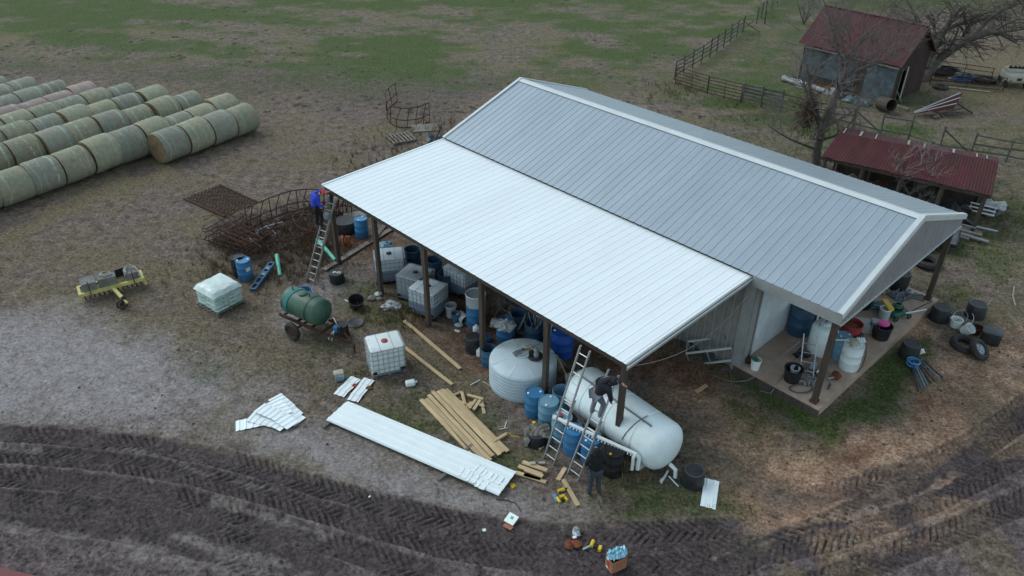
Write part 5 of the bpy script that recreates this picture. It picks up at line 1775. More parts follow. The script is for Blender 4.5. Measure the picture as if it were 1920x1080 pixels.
# mower like green machine
mg = sl(1690, 590)
t = thing('push_mower', 'old green push machine with black tubular handle lying on the slab', 'mower', mg, R(20))
MB().rbox((-.25, 0, .2), (.7, .5, .22), .1, .05).build('deck', M['green_part'], t, True)
MB().lathe([(.17, .3), (.17, .46), (.1, .5), (.01, .5)], 16, (-.25, 0, 0)).build('engine', M['black'], t, True)
MB().tube([(-.1, .28, .25), (.6, .3, .5), (1.0, .25, .52), (1.0, -.25, .52), (.6, -.3, .5), (-.1, -.28, .25)], .018, 6).build('handle', M['black'], t, True)
for sx, sy in ((-.55, -.3), (-.55, .3), (.05, -.3), (.05, .3)):
    MB().torus((sx, sy, .1), .08, .03, 14, 6, 'Y').build('wheel', M['rubber'], t, True)
MB().beam((-.3, -.4, .4), (.6, -.45, .4), .05, .03).build('white_bar', M['paper'], t)
MB().beam((-.7, -.1, .45), (-.5, .5, .45), .2, .1).build('yellow_part', M['tool_yellow'], t)
solo('hose_coil', MB().torus((0, 0, .05), .16, .03, 18, 6).torus((.03, .02, .1), .13, .03, 18, 6), M['green_part'], 'coil of green hose lying on the push machine', 'hose', G(1682, 575, SLAB + .42))
solo('teal_sack', MB().blob((0, 0, .12), .28, 12, .3, 72, (1.3, .8, .5)), M['faded_blue'], 'crumpled teal bag behind the clear cylinder on the porch', 'bag', sl(1648, 578))
def crumple(seed, w_, h_, m_, name, label, cat, loc, rz=0, hh=.16, parent=None):
    rd = random.Random(seed)
    n = 10
    vs = []
    for i in range(n):
        for j in range(n):
            vs.append((w_ * (i / (n - 1) - .5) + rd.uniform(-.04, .04), h_ * (j / (n - 1) - .5) + rd.uniform(-.04, .04), .02 + rd.uniform(0, hh) * (1 if 0 < i < n - 1 and 0 < j < n - 1 else .2)))
    fs = [(i * n + j, (i + 1) * n + j, (i + 1) * n + j + 1, i * n + j + 1) for i in range(n - 1) for j in range(n - 1)]
    mb = MB(); mb.add(vs, fs)
    return solo(name, mb, M[m_], label, cat, loc, rz)
crumple(3, .75, .6, 'jeans', 'jacket', 'crumpled blue-grey denim jacket dropped on the slab near the far corner', 'jacket', sl(1688, 556), .4, .2)
crumple(4, .3, .3, 'clear_poly', 'cloth', 'pale grey cloth beside the crumpled denim jacket', 'cloth', sl(1702, 548), .1, .14)
solo('floor_mat', MB().box((0, 0, .01), (.62, .45, .02)), M['black_top'], 'grey rubber mat on the slab beside the denim jacket', 'mat', sl(1718, 556), PHI + .2)
spawn('b_black_open', None, 'black open barrel standing on the slab under the gable edge', (G(1683, 540, SLAB).x, G(1683, 540, SLAB).y, SLAB), scale=1.15)
spawn('tub_open', None, 'black open tub deep under the gable, left of the black barrel', sl(1617, 575), scale=1.1)
crumple(9, .35, .3, 'cream', 'glove', 'cream coloured gloves heap on the slab left of the black barrel', 'gloves', sl(1655, 548), .3, .2)
solo('tractor_inner_tube', MB().torus((0, 0, .16), .42, .16, 28, 8), M['rubber'], 'big black tyre lying flat on the ground beyond the porch slab', 'tyre', at(1737, 497, .0), smooth=True)
# trailer behind porch
g = G(1752, 470, 0)
t = thing('flat_trailer', 'black framed flat trailer parked behind the far porch post', 'trailer', (g.x, g.y, 0), PHI + .25)
MB().box((-.3, .6, .55), (2.0, 1.5, .06)).build('deck', M['tin'], t)
for s in (-1, 1):
    MB().box((-.3, .6 + .76 * s, .5), (2.1, .06, .14)).build('side_rail', M['black'], t)
MB().box((.72, .6, .5), (.06, 1.5, .16)).build('end_rail', M['black'], t)
MB().beam((-1.0, .6, .5), (-2.0, .6, .4), .1, .1).build('drawbar', M['black'], t)
for s in (-1, 1):
    MB().torus((-.4, .6 + .9 * s, .32), .23, .09, 18, 7, 'Y').build('wheel', M['rubber'], t, True)
# clutter at the front of the slab
tubething('air_hose', 'grey hose snaking across the slab and down to the ground', 'hose', [GZ(1500, 640, SLAB + .5), GZ(1475, 660, SLAB + .1), GZ(1440, 690, SLAB + .02), GZ(1412, 708, SLAB + .02), GZ(1400, 714, .05), GZ(1372, 716, .03), GZ(1330, 702, .03)], .011, 'clear_poly')
tubething('air_hose', 'dark hose crossing the slab past the open black tub', 'hose', [GZ(1510, 660, SLAB + .2), GZ(1478, 690, SLAB + .02), GZ(1460, 715, SLAB + .02), GZ(1445, 738, .2), GZ(1425, 733, .03)], .017, 'steel')
lp = []
for k in range(30):
    a = k * .5
    lp.append(GZ(1500 + 22 * math.cos(a) + .2 * k, 728 + 8 * math.sin(a), SLAB + .02 + .002 * k))
tubething('hose_loop', 'coil of thin green-grey hose beside the open black tub', 'hose', lp, .014, 'tin')
mb = MB(); rd = random.Random(12)
for k in range(26):
    a = G(rd.uniform(1505, 1565), rd.uniform(690, 728), SLAB)
    an = rd.uniform(0, PI)
    L = rd.uniform(.1, .45)
    mb.tube([(a.x, a.y, SLAB + .03), (a.x + L * math.cos(an), a.y + L * math.sin(an), SLAB + rd.uniform(.02, .12))], rd.uniform(.015, .04), 5)
tag(mb.build('fitting_scrap', M['steel']), 'scatter of pipe fittings and tools around the corner post on the slab', 'fittings', kind='stuff')
for i, (px, py, c, l) in enumerate([(1530, 700, 'paper', 'white plastic fitting lying beside the step ladder foot'), (1533, 712, 'black', 'black tool lying beside the step ladder foot'), (1512, 720, 'pine', 'pale stick lying by the coil of hose'), (1555, 722, 'black', 'dark crumpled strap at the foot of the corner post'), (1540, 682, 'black', 'black stick standing behind the corner post')]):
    g = sl(px, py)
    solo('tool', MB().tube([(0, 0, .04), (.12, .05, .1), (.3 if i != 4 else 0, .1, .06 if i != 4 else .5)], .035 if i < 2 else .025, 7), M[c], l, 'tool', g, i * 1.3)
solo('tap', MB().tube([(0, 0, 0), (0, 0, .7)], .02, 6).box((0, 0, .72), (.14, .03, .04)), M['paper'], 'white standpipe tap at the corner of the slab', 'tap', at(1383, 697), 0)
crumple(21, .22, .18, 'paper', 'fitting', 'white fitting on the slab edge beside the standpipe tap', 'fitting', sl(1389, 676), 0, .1)
solo('rusty_block', MB().blob((0, 0, .12), .16, 8, .3, 73), M['rust'], 'rusty lump standing on the slab behind the greenish bucket', 'scrap', sl(1402, 680))
# metal frames leaning on the side wall
g = at(1338, 674)
t = thing('metal_rack', 'silver metal rack frame tipped over against the side wall below the lean-to', 'rack', (g[0], g[1], .12), rot=(R(8), R(-22), PHI + .5))
for s in (-1, 1):
    for q in (-1, 1):
        MB().beam((-.8, .3 * s, .3 + .28 * q), (.75, .3 * s, .3 + .28 * q), .055, .055).build('long_bar', M['trim'], t)
for x in (-.8, -.1, .75):
    for q in (-1, 1):
        MB().beam((x, -.3, .3 + .28 * q), (x, .3, .3 + .28 * q), .04, .04).build('cross_bar', M['alu'], t)
        MB().beam((x, .3 * q, .02), (x, .3 * q, .58), .04, .04).build('upright', M['alu'], t)
MB().box((-.35, 0, .04), (.8, .58, .02)).build('shelf_sheet', M['tin'], t)
crumple(31, .8, .4, 'tin', 'tin_sheet', 'bent grey tin sheet lying left of the tipped metal rack', 'tin sheet', at(1303, 650), .3, .2)
solo('timber_block', MB().box((0, 0, .2), (.9, .25, .4)), M['old_wood'], 'dark timber block against the side wall left of the metal rack', 'timber', at(1276, 632), PHI + .1)
solo('white_post', MB().box((0, 0, .3), (.18, .08, .6)), M['trim_grey'], 'short grey upright stub beside the dark clutter under the lean-to edge', 'stub', at(1266, 633), PHI)
solo('dark_clutter', MB().blob((0, 0, .2), .42, 12, .35, 77, (1.5, .8, .6)), M['black'], 'dark tangled clutter between the timber block and the side wall', 'clutter', at(1291, 622))
tubething('rake_handle', 'dark pole leaning against the side wall near the corner column', 'pole', [GZ(1362, 680, .05), GZ(1384, 632, 1.2)], .022, 'post')
tubething('rake_handle', 'thin dark rod leaning crosswise against the side wall', 'pole', [GZ(1370, 662, .3), GZ(1358, 628, 1.2)], .012, 'post')
# cable from lean-to corner to the wall
cp_ = []
a, b = Vector(BL(15.0, .1, 3.3)), Vector(BL(15.33, 5.9, 3.2))
for k in range(15):
    u = k / 14
    p = a * (1 - u) + b * u
    p.z -= 1.0 * (4 * u * (1 - u)) * (.6 + .4 * u)
    cp_.append(p)
tubething('cable', 'sagging pale cable strung from the lean-to corner post to the wall', 'cable', cp_, .008, 'cream')

# ================================================================== THINGS ON THE RIGHT
spawn('tub_l', mk_tub(.36, .31, .55), 'upturned black tub with dusty base left of the hose loops beyond the porch', at(1759, 598), scale=1.0)
spawn('tub_l', None, 'upturned black tub with a small white mark, farthest right beyond the porch', at(1826, 592), .4)
spawn('tub_l', None, 'upturned black tub beside white pipe elbows at the grass edge', at(1703, 666), .8, scale=.95)
spawn('tub_l', None, 'upturned black tub standing alone right of the horizontal tank', at(1298, 905), .8, scale=.93)
crumple(41, .28, .2, 'paper', 'pipe_elbow', 'white pipe elbows beside the upturned tub at the grass edge', 'pipe elbows', at(1725, 662), .5, .14)
spawn('pot', mk_bucket('paper', .34, .2), 'white bucket beside the hose loops, left of its pair', at(1790, 612), .4)
spawn('pot', None, 'cream-white bucket tipped against the tyres, right of its pair', at(1806, 622, .1), rot=(R(30), R(20), .2))
def mk_tyre(wdt=.12, r=.33):
    def f():
        t = thing('car_tyre', 'x', 'tyre')
        MB().torus((0, 0, 0), r, wdt, 30, 9).build('tyre', M['rubber'], t, True)
        return t
    return f
def mk_wheel():
    t = thing('wheel', 'x', 'wheel')
    MB().torus((0, 0, 0), .30, .115, 30, 9).build('tyre', M['rubber'], t, True)
    MB().lathe([(.21, -.08), (.21, .05), (.18, .06), (.15, .02), (.06, .03), (.05, .06), (.01, .06)], 22).build('rim', M['steel'], t, True)
    for k in range(5):
        a = 2 * PI * k / 5
        MB().lathe([(.015, .03), (.015, .045), (.005, .045)], 6, (.1 * math.cos(a), .1 * math.sin(a), 0)).build('lug_nut', M['black'], t)
    return t
spawn('wheel', mk_wheel, 'black tyre on a steel rim leaning against the dark box', at(1836, 655, .3), rot=(R(35), R(18), .3))
spawn('tyre', mk_tyre(), 'bare black tyre lying behind the wheel with a steel rim', at(1808, 645, .13), rot=(R(8), 0, 0), scale=1.05)
g = at(1854, 642)
t = thing('dark_box', 'black plastic box with a grey lid behind the leaning wheel', 'box', g, R(-30))
MB().rbox((0, 0, .24), (.62, .44, .46), .08, .04).build('body', M['black'], t, True)
MB().rbox((0, 0, .49), (.66, .48, .05), .08, .015).build('lid', M['black_top'], t, True)
spawn('rustpot', mk_tub(.2, .17, .3, mt='rust', opened=True), 'small rusty pot between the cream bucket and the dark box', at(1828, 625))
for i in range(3):
    lp = []
    for k in range(24):
        a = 2 * PI * k / 23
        lp.append(GZ(1790 + 8 * i + (14 + 3 * i) * math.cos(a), 590 + 3 * i + (11 + 2 * i) * math.sin(a), .05 + .1 * (1 + math.sin(a + i))))
    tubething('hose_loop', ['green hose loop nearest the left black tub', 'grey hose loop overlapping in the middle between the black tubs', 'outer grey hose loop nearest the right black tub'][i], 'hose', lp, .014, ['tin', 'steel', 'clear_poly'][i])
tubething('rod', 'thin pale rod sticking out behind the farthest right black tub', 'rod', [GZ(1842, 583, .2), GZ(1862, 560, .6)], .015, 'steel')
# bundle of rods
rd = random.Random(4)
BGp = 'dark poles in a bundle on the grass edge'
bl_ = ['leftmost dark pole of the bundle lying on bare soil', 'second dark pole of the bundle', 'third pole of the bundle, bluish grey', 'middle pole of the bundle, silver tinted', 'fifth pole of the bundle', 'sixth pole of the bundle, thin and black', 'seventh pole of the bundle, bluish', 'rightmost dark pole of the bundle']
for k in range(8):
    tubething('pole', bl_[k], 'pole', [GZ(1706 + 3.5 * k, 676 + 1.0 * k - (8 if k > 5 else 0), .12 + .03 * (k % 3)), GZ(1724 + 6 * k + rd.uniform(-3, 3), 733 - 3.5 * k, .04)], .022, ['black', 'dark_blue', 'faded_blue', 'steel', 'black', 'black', 'faded_blue', 'black'][k], group=BGp)
solo('rope_coil', MB().torus((0, 0, .05), .22, .035, 22, 6).torus((.03, .01, .11), .17, .035, 22, 6).torus((-.02, .02, .16), .2, .03, 22, 6), M['blue'], 'bright blue rope coil lying on the bundle of dark poles', 'rope', at(1712, 684, .05))
tubething('fence_wire', 'pale crooked stick standing at the far right of the yard', 'stick', [GZ(1904, 573, 0), GZ(1899, 555, .2), GZ(1902, 535, .3), GZ(1899, 530, .6)], .02, 'cream')

# ================================================================== TOOLS, BOXES AT THE FRONT
g = at(1154, 1062)
t = thing('cardboard_box', 'tall open brown cardboard box with faded red print on the muddy tracks', 'box', g, R(27))
bw, bd_, bh = .44, .30, .42
for sx in (-1, 1):
    MB().box((sx * bw / 2, 0, bh / 2), (.008, bd_, bh)).build('side_panel', M['cardboard'], t)
    MB().box((0, sx * (bd_ / 2 + .004), bh / 2), (bw, .008, bh)).build('side_panel', M['cardboard'], t)
MB().box((0, 0, .006), (bw - .02, bd_, .01)).build('bottom', M['cardboard'], t)
# red print marks: two stacked triangles on the left face, broken lettering strokes on the front
def poly_on(name, pts, frame, m):
    mb = MB(); mb.M = frame
    n = len(pts)
    mb.add([(x, y, 0) for x, y in pts] + [(x, y, .002) for x, y in pts], [tuple(range(n))[::-1], tuple(range(n, 2 * n))] + [(i, (i + 1) % n, n + (i + 1) % n, n + i) for i in range(n)])
    return mb.build(name, m, t)
fl = Matrix(((0, 0, -1, -bw / 2 - .004), (-1, 0, 0, 0), (0, 1, 0, 0), (0, 0, 0, 1)))
ff = Matrix(((1, 0, 0, 0), (0, 0, -1, -bd_ / 2 - .008), (0, 1, 0, 0), (0, 0, 0, 1)))
for k in range(2):
    poly_on('printed_mark', [(-.08, .12 + .11 * k), (.0, .10 + .11 * k), (.08, .12 + .11 * k), (.02, .17 + .11 * k), (.06, .2 + .11 * k), (-.05, .2 + .11 * k)], fl, M['print_red'])
for r_ in range(3):
    for k in range(4 - (r_ == 2)):
        x0 = -.10 + .075 * k
        z0 = .30 - .07 * r_
        poly_on('printed_mark', [(x0, z0), (x0 + .05, z0 + .004), (x0 + .055, z0 + .018), (x0 + .02, z0 + .02), (x0 + .02, z0 + .035), (x0, z0 + .03)], ff, M['print_red'])
poly_on('paper_label', [(-.10, .02), (-.02, .02), (-.02, .09), (-.10, .09)], fl, M['paper'])
rdc = random.Random(2)
for k in range(6):
    o = crumple(50 + k, .24, .2, 'sky_cloth', 'plastic_bag', ['pale blue plastic film at the left of the cardboard box top', 'pale blue film crumpled in the middle of the box top', 'whitish blue film standing up at the back of the box top', 'pale blue film at the right corner of the box top', 'blue film spilling over the front edge of the box', 'small blue film piece tucked behind the others in the box'][k], 'plastic film', (g[0] + rdc.uniform(-.15, .15), g[1] + rdc.uniform(-.08, .1), bh - .06 + .02 * k), rdc.uniform(0, 3), .2)
    o.rotation_euler.x = rdc.uniform(-.5, .5)
g = at(958, 978)
t = thing('opened_carton', 'opened white carton with a green mark, its brown flap folded out', 'carton', g, R(-35))
MB().box((0, .02, .09), (.30, .30, .02), M=Matrix.Rotation(R(12), 4, 'X')).build('lid_panel', M['paper'], t)
MB().box((0, .05, .105), (.09, .09, .006), M=Matrix.Rotation(R(12), 4, 'X')).build('green_mark', M['green_print'], t)
MB().box((0, .02, .035), (.28, .27, .07)).build('body', M['cardboard'], t)
MB().box((.05, -.2, .03), (.26, .16, .01), M=Matrix.Rotation(R(-10), 4, 'X')).build('flap', M['cardboard'], t)
solo('paper_scrap', MB().box((0, 0, .02), (.09, .08, .03)), M['paper'], 'small white paper scrap on the dark mud left of the carton', 'paper', at(908, 995), .3)
solo('paper_scrap', MB().box((0, 0, .02), (.07, .04, .02)), M['paper'], 'tiny white paper scrap on the mud below the long white sheets', 'paper', at(693, 932), 1)
# tool belt
g = at(1074, 1024)
t = thing('tool_belt', 'brown leather tool belt with red lining lying on the muddy tracks', 'tool belt', g, R(10))
MB().blob((-.1, 0, .07), .13, 10, .2, 80, (1, 1.1, .6)).build('pouch', M['leather'], t, True)
MB().blob((.12, -.02, .06), .11, 10, .2, 81, (1, 1.2, .6)).build('pouch', M['leather'], t, True)
MB().blob((.02, .03, .09), .08, 8, .2, 82, (1.2, 1, .5)).build('lining', M['red'], t, True)
MB().tube([(-.2, .05, .03), (-.1, .2, .03), (.1, .2, .04), (.24, .05, .03), (.25, -.15, .03)], .02, 6).build('strap', M['leather'], t, True)
solo('paper_scrap', MB().box((0, 0, .1), (.1, .07, .03)), M['paper'], 'white card lying on the leather tool belt', 'card', at(1077, 1012), .4)
solo('grey_bag', MB().blob((0, 0, .06), .14, 10, .25, 83, (.8, 1.3, .5)), M['steel'], 'crumpled silver grey pouch behind the leather tool belt', 'pouch', at(1081, 1000))
def drill(label, px, py, rz, m='tool_yellow', scale=1.0):
    def f():
        t = thing('cordless_drill', 'x', 'drill')
        MB().tube([(-.12, 0, .05), (.06, 0, .05)], .045, 10).build('motor_housing', M['tool_yellow'], t, True)
        MB().tube([(.06, 0, .05), (.15, 0, .05)], .028, 8, r2=.015).build('chuck', M['black'], t, True)
        MB().beam((-.07, 0, .05), (-.1, -.17, .05), .05, .045).build('grip', M['black'], t)
        MB().box((-.1, -.2, .05), (.13, .07, .09)).build('battery', M['tool_yellow'], t)
        return t
    return spawn('drill', f, label, at(px, py), rz, scale=scale)
drill('yellow and black cordless drill on the mud beside the tool belt', 1111, 1020, 1.2, scale=1.15)
drill('yellow cordless drill on the grass beside the short pine board', 1054, 921, .4, scale=1.15)
drill('yellow tool beside the blue tray on the grass', 1046, 938, 2.0, scale=1.0)
solo('blue_tray', MB().box((0, 0, .03), (.12, .28, .05)).box((0, 0, .06), (.07, .22, .02)), M['faded_blue'], 'small blue and white tray next to the yellow tool', 'tray', at(1042, 935), .4)
crumple(61, .14, .12, 'tool_yellow', 'yellow_glove', 'small yellow glove-like scrap on grass near the end of the long sheets', 'scrap', at(962, 912), .5, .08)
tubething('caulking_gun', 'greenish white tube gun lying between tool belt and drill', 'caulk gun', [GZ(1093, 1030, .05), GZ(1112, 1021, .05)], .03, 'bag')
tubething('power_line', 'thin black cord trailing on the ground below the long white sheets', 'cord', [GZ(930, 936, .02), GZ(950, 938, .02), GZ(966, 943, .02), GZ(973, 952, .02), GZ(978, 962, .02)], .012, 'black')
tubething('garden_hose', 'dark thin hose curving on the ground around the round white tank', 'hose', [GZ(905, 715, .02), GZ(930, 730, .02), GZ(960, 742, .02), GZ(995, 748, .02)], .014, 'steel')
cs = thing('cooler_box', 'small grey and white cooler box with cream lid on the grass', 'cooler', at(637, 712), R(20))
MB().rbox((0, 0, .14), (.30, .24, .28), .03, .02).build('body', M['steel'], cs, True)
MB().rbox((0, .02, .30), (.33, .25, .06), .03, .02).build('lid', M['cream'], cs, True)
MB().box((0, -.13, .14), (.2, .012, .12)).build('blue_label', M['faded_blue'], cs)
spawn('jug', None, 'white jug lying on its side below the clean caged container', at(760, 720, .1), rot=(PI / 2, 0, 1.9), scale=1.2)
for i, (a, b, l) in enumerate([((1240, 905), (1252, 883), 'white pipe piece lying by the end of the horizontal tank'), ((1254, 893), (1272, 912), 'thin white pipe pieces lying left of the lone black tub'), ((1239, 903), (1243, 898), 'white pipe cap near the end of the horizontal tank'), ((936, 805), (952, 802), 'white strip scrap on grass above the board stack'), ((946, 803), (950, 790), 'second white strip scrap on the grass above the board stack'), ((882, 722), (900, 712), 'white strip scrap left of the round tank')]):
    tubething('pipe_scrap' if i < 3 else 'plastic_strip', l, 'scrap', [GZ(*a, .03), GZ(*b, .03)], [.035, .02, .05, .012, .012, .015][i], 'paper')
tubething('yellow_strap', 'loose yellow strap beside the right end of the board stack', 'strap', [GZ(944, 814, .02), GZ(952, 811, .05), GZ(960, 817, .02), GZ(975, 820, .02)], .014, 'tool_yellow')
solo('brick_red', MB().box((0, 0, .08), (.22, .16, .16)), M['rust'], 'rusty red block behind the foot of the horizontal tank', 'block', at(1261, 858), .4)

# dark red metal deck corner at lower left
q = [G(-30, 1050, .9), G(0, 1058, .9), G(75, 1073, .9), G(125, 1092, .9)]
t = thing('red_trailer_deck', 'corner of a dark red metal deck at the bottom left edge', 'trailer', G(-60, 1140, 0))
o_ = t.location.copy()
e0, e1 = G(-220, 1012, .9), G(190, 1108, .9)
dv = (e1 - e0); dv.z = 0
nv_ = Vector((dv.y, -dv.x, 0)).normalized()
mb = MB()
mb.add([tuple(v - o_) for v in (e0, e1, e1 + nv_ * 2.2, e0 + nv_ * 2.2, e0 - Vector((0, 0, .12)), e1 - Vector((0, 0, .12)), e1 + nv_ * 2.2 - Vector((0, 0, .12)), e0 + nv_ * 2.2 - Vector((0, 0, .12)))], [(3, 2, 1, 0), (4, 5, 6, 7), (0, 1, 5, 4), (1, 2, 6, 5), (2, 3, 7, 6), (3, 0, 4, 7)])
mb.build('deck', M['dk_red'], t)
dn_ = dv.normalized()
for k in range(1, 8):
    MB().beam(e0 - o_ + nv_ * .28 * k + Vector((0, 0, .012)), e1 - o_ + nv_ * .28 * k + Vector((0, 0, .012)), .04, .024).build('deck_rib', M['dk_red'], t)
for k in (.2, .8):
    MB().beam(e0 * (1 - k) + e1 * k - o_ + nv_ * .3 - Vector((0, 0, .1)), Vector(((e0 * (1 - k) + e1 * k - o_ + nv_ * .3).x, (e0 * (1 - k) + e1 * k - o_ + nv_ * .3).y, 0)), .12, .12).build('leg', M['rust'], t)

# ================================================================== YELLOW DRAG IMPLEMENT WITH CONCRETE BLOCKS
ya, yb = G(148, 553, .45), G(270, 521, .45)
yd = (yb - ya); yl = yd.length; yd.normalize()
yc = (ya + yb) / 2
yrz = math.atan2(yd.y, yd.x)
t = thing('drag_aerator', 'pale yellow steel drag frame with tongue and small wheel, carrying concrete blocks', 'farm implement', (yc.x, yc.y, 0), yrz)
MB().beam((-yl / 2, 0, .42), (yl / 2, 0, .42), .12, .12).build('front_beam', M['yellow'], t)
MB().beam((-yl / 2, .62, .42), (yl / 2, .62, .42), .10, .10).build('rear_beam', M['yellow'], t)
for s in (-1, 1):
    MB().beam((s * (yl / 2 - .04), -.02, .421), (s * (yl / 2 - .04), .66, .421), .10, .10).build('end_beam', M['yellow'], t)
    MB().beam((s * (yl / 2 - .02), .05, .4), (s * (yl / 2 + .02), .02, .14), .06, .10).build('end_plate', M['yellow'], t)
MB().beam((0, 0, .40), (.22, -1.05, .36), .12, .10).build('tongue', M['yellow'], t)
MB().beam((.22, -1.05, .36), (.30, -1.35, .34), .07, .06).build('tongue_tip', M['yellow'], t)
for k in range(4):
    MB().torus((.215, -.95 - .05 * k, .36), .075, .018, 14, 5, 'Y').build('chain_loop', M['rust'], t, True)
MB().torus((.12, -1.12, .21), .17, .04, 20, 6, 'Y').build('wheel', M['rubber'], t, True)
MB().lathe([(.1, -.03), (.1, .03), (.01, .03)], 12, (0, 0, 0)).build('wheel_hub', M['rust'], t)
hub = [c for c in t.children if c.name.startswith('wheel_hub')][0]
hub.location = (.12, -1.12, .21); hub.rotation_euler = (PI / 2, 0, 0)
for k in range(13):
    x = -yl / 2 + .15 + (yl - .3) * k / 12
    MB().beam((x, .3, .28), (x + .02, .3, .02), .03, .05).build('tine', M['rust'], t)
MB().tube([(-yl / 2 + .05, .3, .26), (yl / 2 - .05, .3, .26)], .07, 8).build('roller', M['rust'], t, True)
for x in (-yl * .33, yl * .34):
    MB().beam((x, -.07, .36), (x, -.07, .95), .035, .03).build('hold_down_bar', M['black'], t)
def blk(x, y, w_, d_, h_, label, m='block'):
    v = Matrix.Rotation(yrz, 4, 'Z') @ Vector((x, y, 0))
    o = solo('concrete_block', MB().rbox((0, 0, h_ / 2), (w_, d_, h_), .012, .012), M[m], label, 'concrete block', (yc.x + v.x, yc.y + v.y, .475), yrz + random.uniform(-.04, .04), 'concrete blocks on the yellow implement')
    return o
blk(-yl * .32, .31, .52, .56, .33, 'concrete block at the left end of the yellow frame, no hose')
blk(-yl * .04, .31, .66, .54, .35, 'concrete block in the middle of the yellow frame under a heap of pale roots')
blk(yl * .33, .33, .48, .56, .30, 'concrete block at the right end of the yellow frame with a hose over it')
solo('wheel_hub_part', MB().torus((0, 0, .0), .17, .05, 20, 6, 'X'), M['black'], 'dark ring standing behind the gap between the concrete blocks', 'ring', (yc + Matrix.Rotation(yrz, 3, 'Z') @ Vector((yl * .17, .42, 0)))[:2] + (.66,), yrz) if False else None
v = Matrix.Rotation(yrz, 3, 'Z') @ Vector((yl * .15, .5, 0))
solo('dark_board', MB().box((0, 0, .2), (.45, .03, .34)), M['black'], 'dark panel standing between middle and right concrete blocks', 'panel', (yc.x + v.x, yc.y + v.y, .47), yrz + .2)
v = Matrix.Rotation(yrz, 3, 'Z') @ Vector((-yl * .04, .31, 0))
mb = MB(); rd = random.Random(6)
for k in range(26):
    a = rd.uniform(0, 2 * PI)
    mb.tube([(.2 * math.cos(a), .15 * math.sin(a), .02), (.12 * math.cos(a + 1), .1 * math.sin(a + 1), .1), (.22 * math.cos(a + 1.7), .16 * math.sin(a + 1.7), .03)], .018, 4)
tag(mb.build('rope_heap', M['cream']), 'heap of pale rope or roots on the middle concrete block', 'rope', kind='stuff').location = (yc.x + v.x, yc.y + v.y, .83)
v = Matrix.Rotation(yrz, 3, 'Z')
lp = [tuple(Vector((yc.x, yc.y, 0)) + v @ Vector(p)) for p in ((yl * .27, .1, .82), (yl * .24, .25, .84), (yl * .28, .5, .86), (yl * .36, .5, .88), (yl * .42, .3, .86), (yl * .45, .1, .75), (yl * .44, .02, .56))]
tubething('hose_piece', 'pale hose looping over the right concrete block', 'hose', lp, .022, 'cream')
lp = [tuple(Vector((yc.x, yc.y, 0)) + v @ Vector(p)) for p in ((yl * .24, .0, .6), (yl * .26, .08, .8), (yl * .28, .3, .84), (yl * .33, .45, .9), (yl * .38, .3, .95))]
tubething('hose_piece', 'greenish hose hanging down the front of the right concrete block', 'hose', lp, .02, 'tin')

# ================================================================== FAR RIGHT: BARN, SHED, FENCES
def PJ(P_):
    x, y, z = P_[0], P_[1], P_[2] - CAM_H
    c, s_ = math.cos(PITCH), math.sin(PITCH)
    d = y * c - z * s_
    U, V = FOC * x / d, -FOC * (y * s_ + z * c) / d
    cr, sr = math.cos(ROLL), math.sin(ROLL)
    return 960 + cr * U - sr * V, 540 + sr * U + cr * V
def height_at(x, y, py):
    lo, hi = 0, 14
    for _ in range(40):
        m_ = (lo + hi) / 2
        if PJ((x, y, m_))[1] > py: lo = m_
        else: hi = m_
    return lo
def quad_sheets(name, m, parent, org, a, b, c, d, n, rh=.02, ribs=4, miss=(), label=None, alt=None):
    """n ribbed sheets filling the quad a-b (low edge) to d-c (high edge)"""
    a, b, c, d = Vector(a), Vector(b), Vector(c), Vector(d)
    nm = (b - a).cross(d - a).normalized()
    if nm.z < 0: nm = -nm
    for k in range(n):
        if k in miss: continue
        vs, fs = [], []
        hs_ = []
        for i in range(ribs * 4 + 1):
            u = (k + i / (ribs * 4)) / n
            h = rh if i % 4 == 2 else 0
            hs_.append((u, h + .002 * (k % 2) + .001))
        jl, jh = random.uniform(-.03, .05), random.uniform(-.02, .02)
        for u, h in hs_:
            lo, hi = a * (1 - u) + b * u, d * (1 - u) + c * u
            dd = (hi - lo).normalized()
            vs += [lo - dd * jl + nm * h - org, hi + nm * h - org, lo - dd * jl + nm * (h - .006) - org, hi + nm * (h - .006) - org]
        for i in range(len(hs_) - 1):
            q = 4 * i
            fs += [(q, q + 4, q + 5, q + 1), (q + 2, q + 3, q + 7, q + 6), (q, q + 2, q + 6, q + 4)]
        mb = MB(); mb.add(vs, fs)
        mm = m if alt is None or random.random() > .3 else alt
        o = mb.build(name, mm, parent)
        if label: o['label'] = label
eL, eR, bR = G(1497, 80, 2.45), G(1690, 127, 2.45), G(1752, 97, 2.45)
xd_ = (eR - eL).normalized(); yd_ = Vector((-xd_.y, xd_.x, 0))
if yd_.y < 0: yd_ = -yd_
wB = (bR - eR).dot(yd_)
lenB = (eR - eL).length
midR = eR + yd_ * wB / 2
rz_ = height_at(midR.x, midR.y, 50)
barn = thing('old_barn', 'old barn with rusty red roof and patchy grey tin walls, at the upper right', 'barn', (eL.x, eL.y, 0), math.atan2(xd_.y, xd_.x))
O0 = Vector((0, 0, 0))
quad_sheets('roof_sheet', M['rust_roof'], barn, O0, (0, 0, 2.45), (lenB, 0, 2.45), (lenB, wB / 2, rz_), (0, wB / 2, rz_), 12)
quad_sheets('roof_sheet', M['rust_roof'], barn, O0, (lenB, wB, 2.45), (0, wB, 2.45), (0, wB / 2, rz_), (lenB, wB / 2, rz_), 12)
MB().beam((0, wB / 2, rz_ + .03), (lenB, wB / 2, rz_ + .03), .22, .03).build('ridge_cap', M['rust_roof'], barn)
MB().beam((-.9, .02, 2.33), (lenB - .1, .02, 2.33), .07, .1).build('eave_beam', M['old_wood'], barn)
n = 10
x0, x1 = .35, lenB - .3
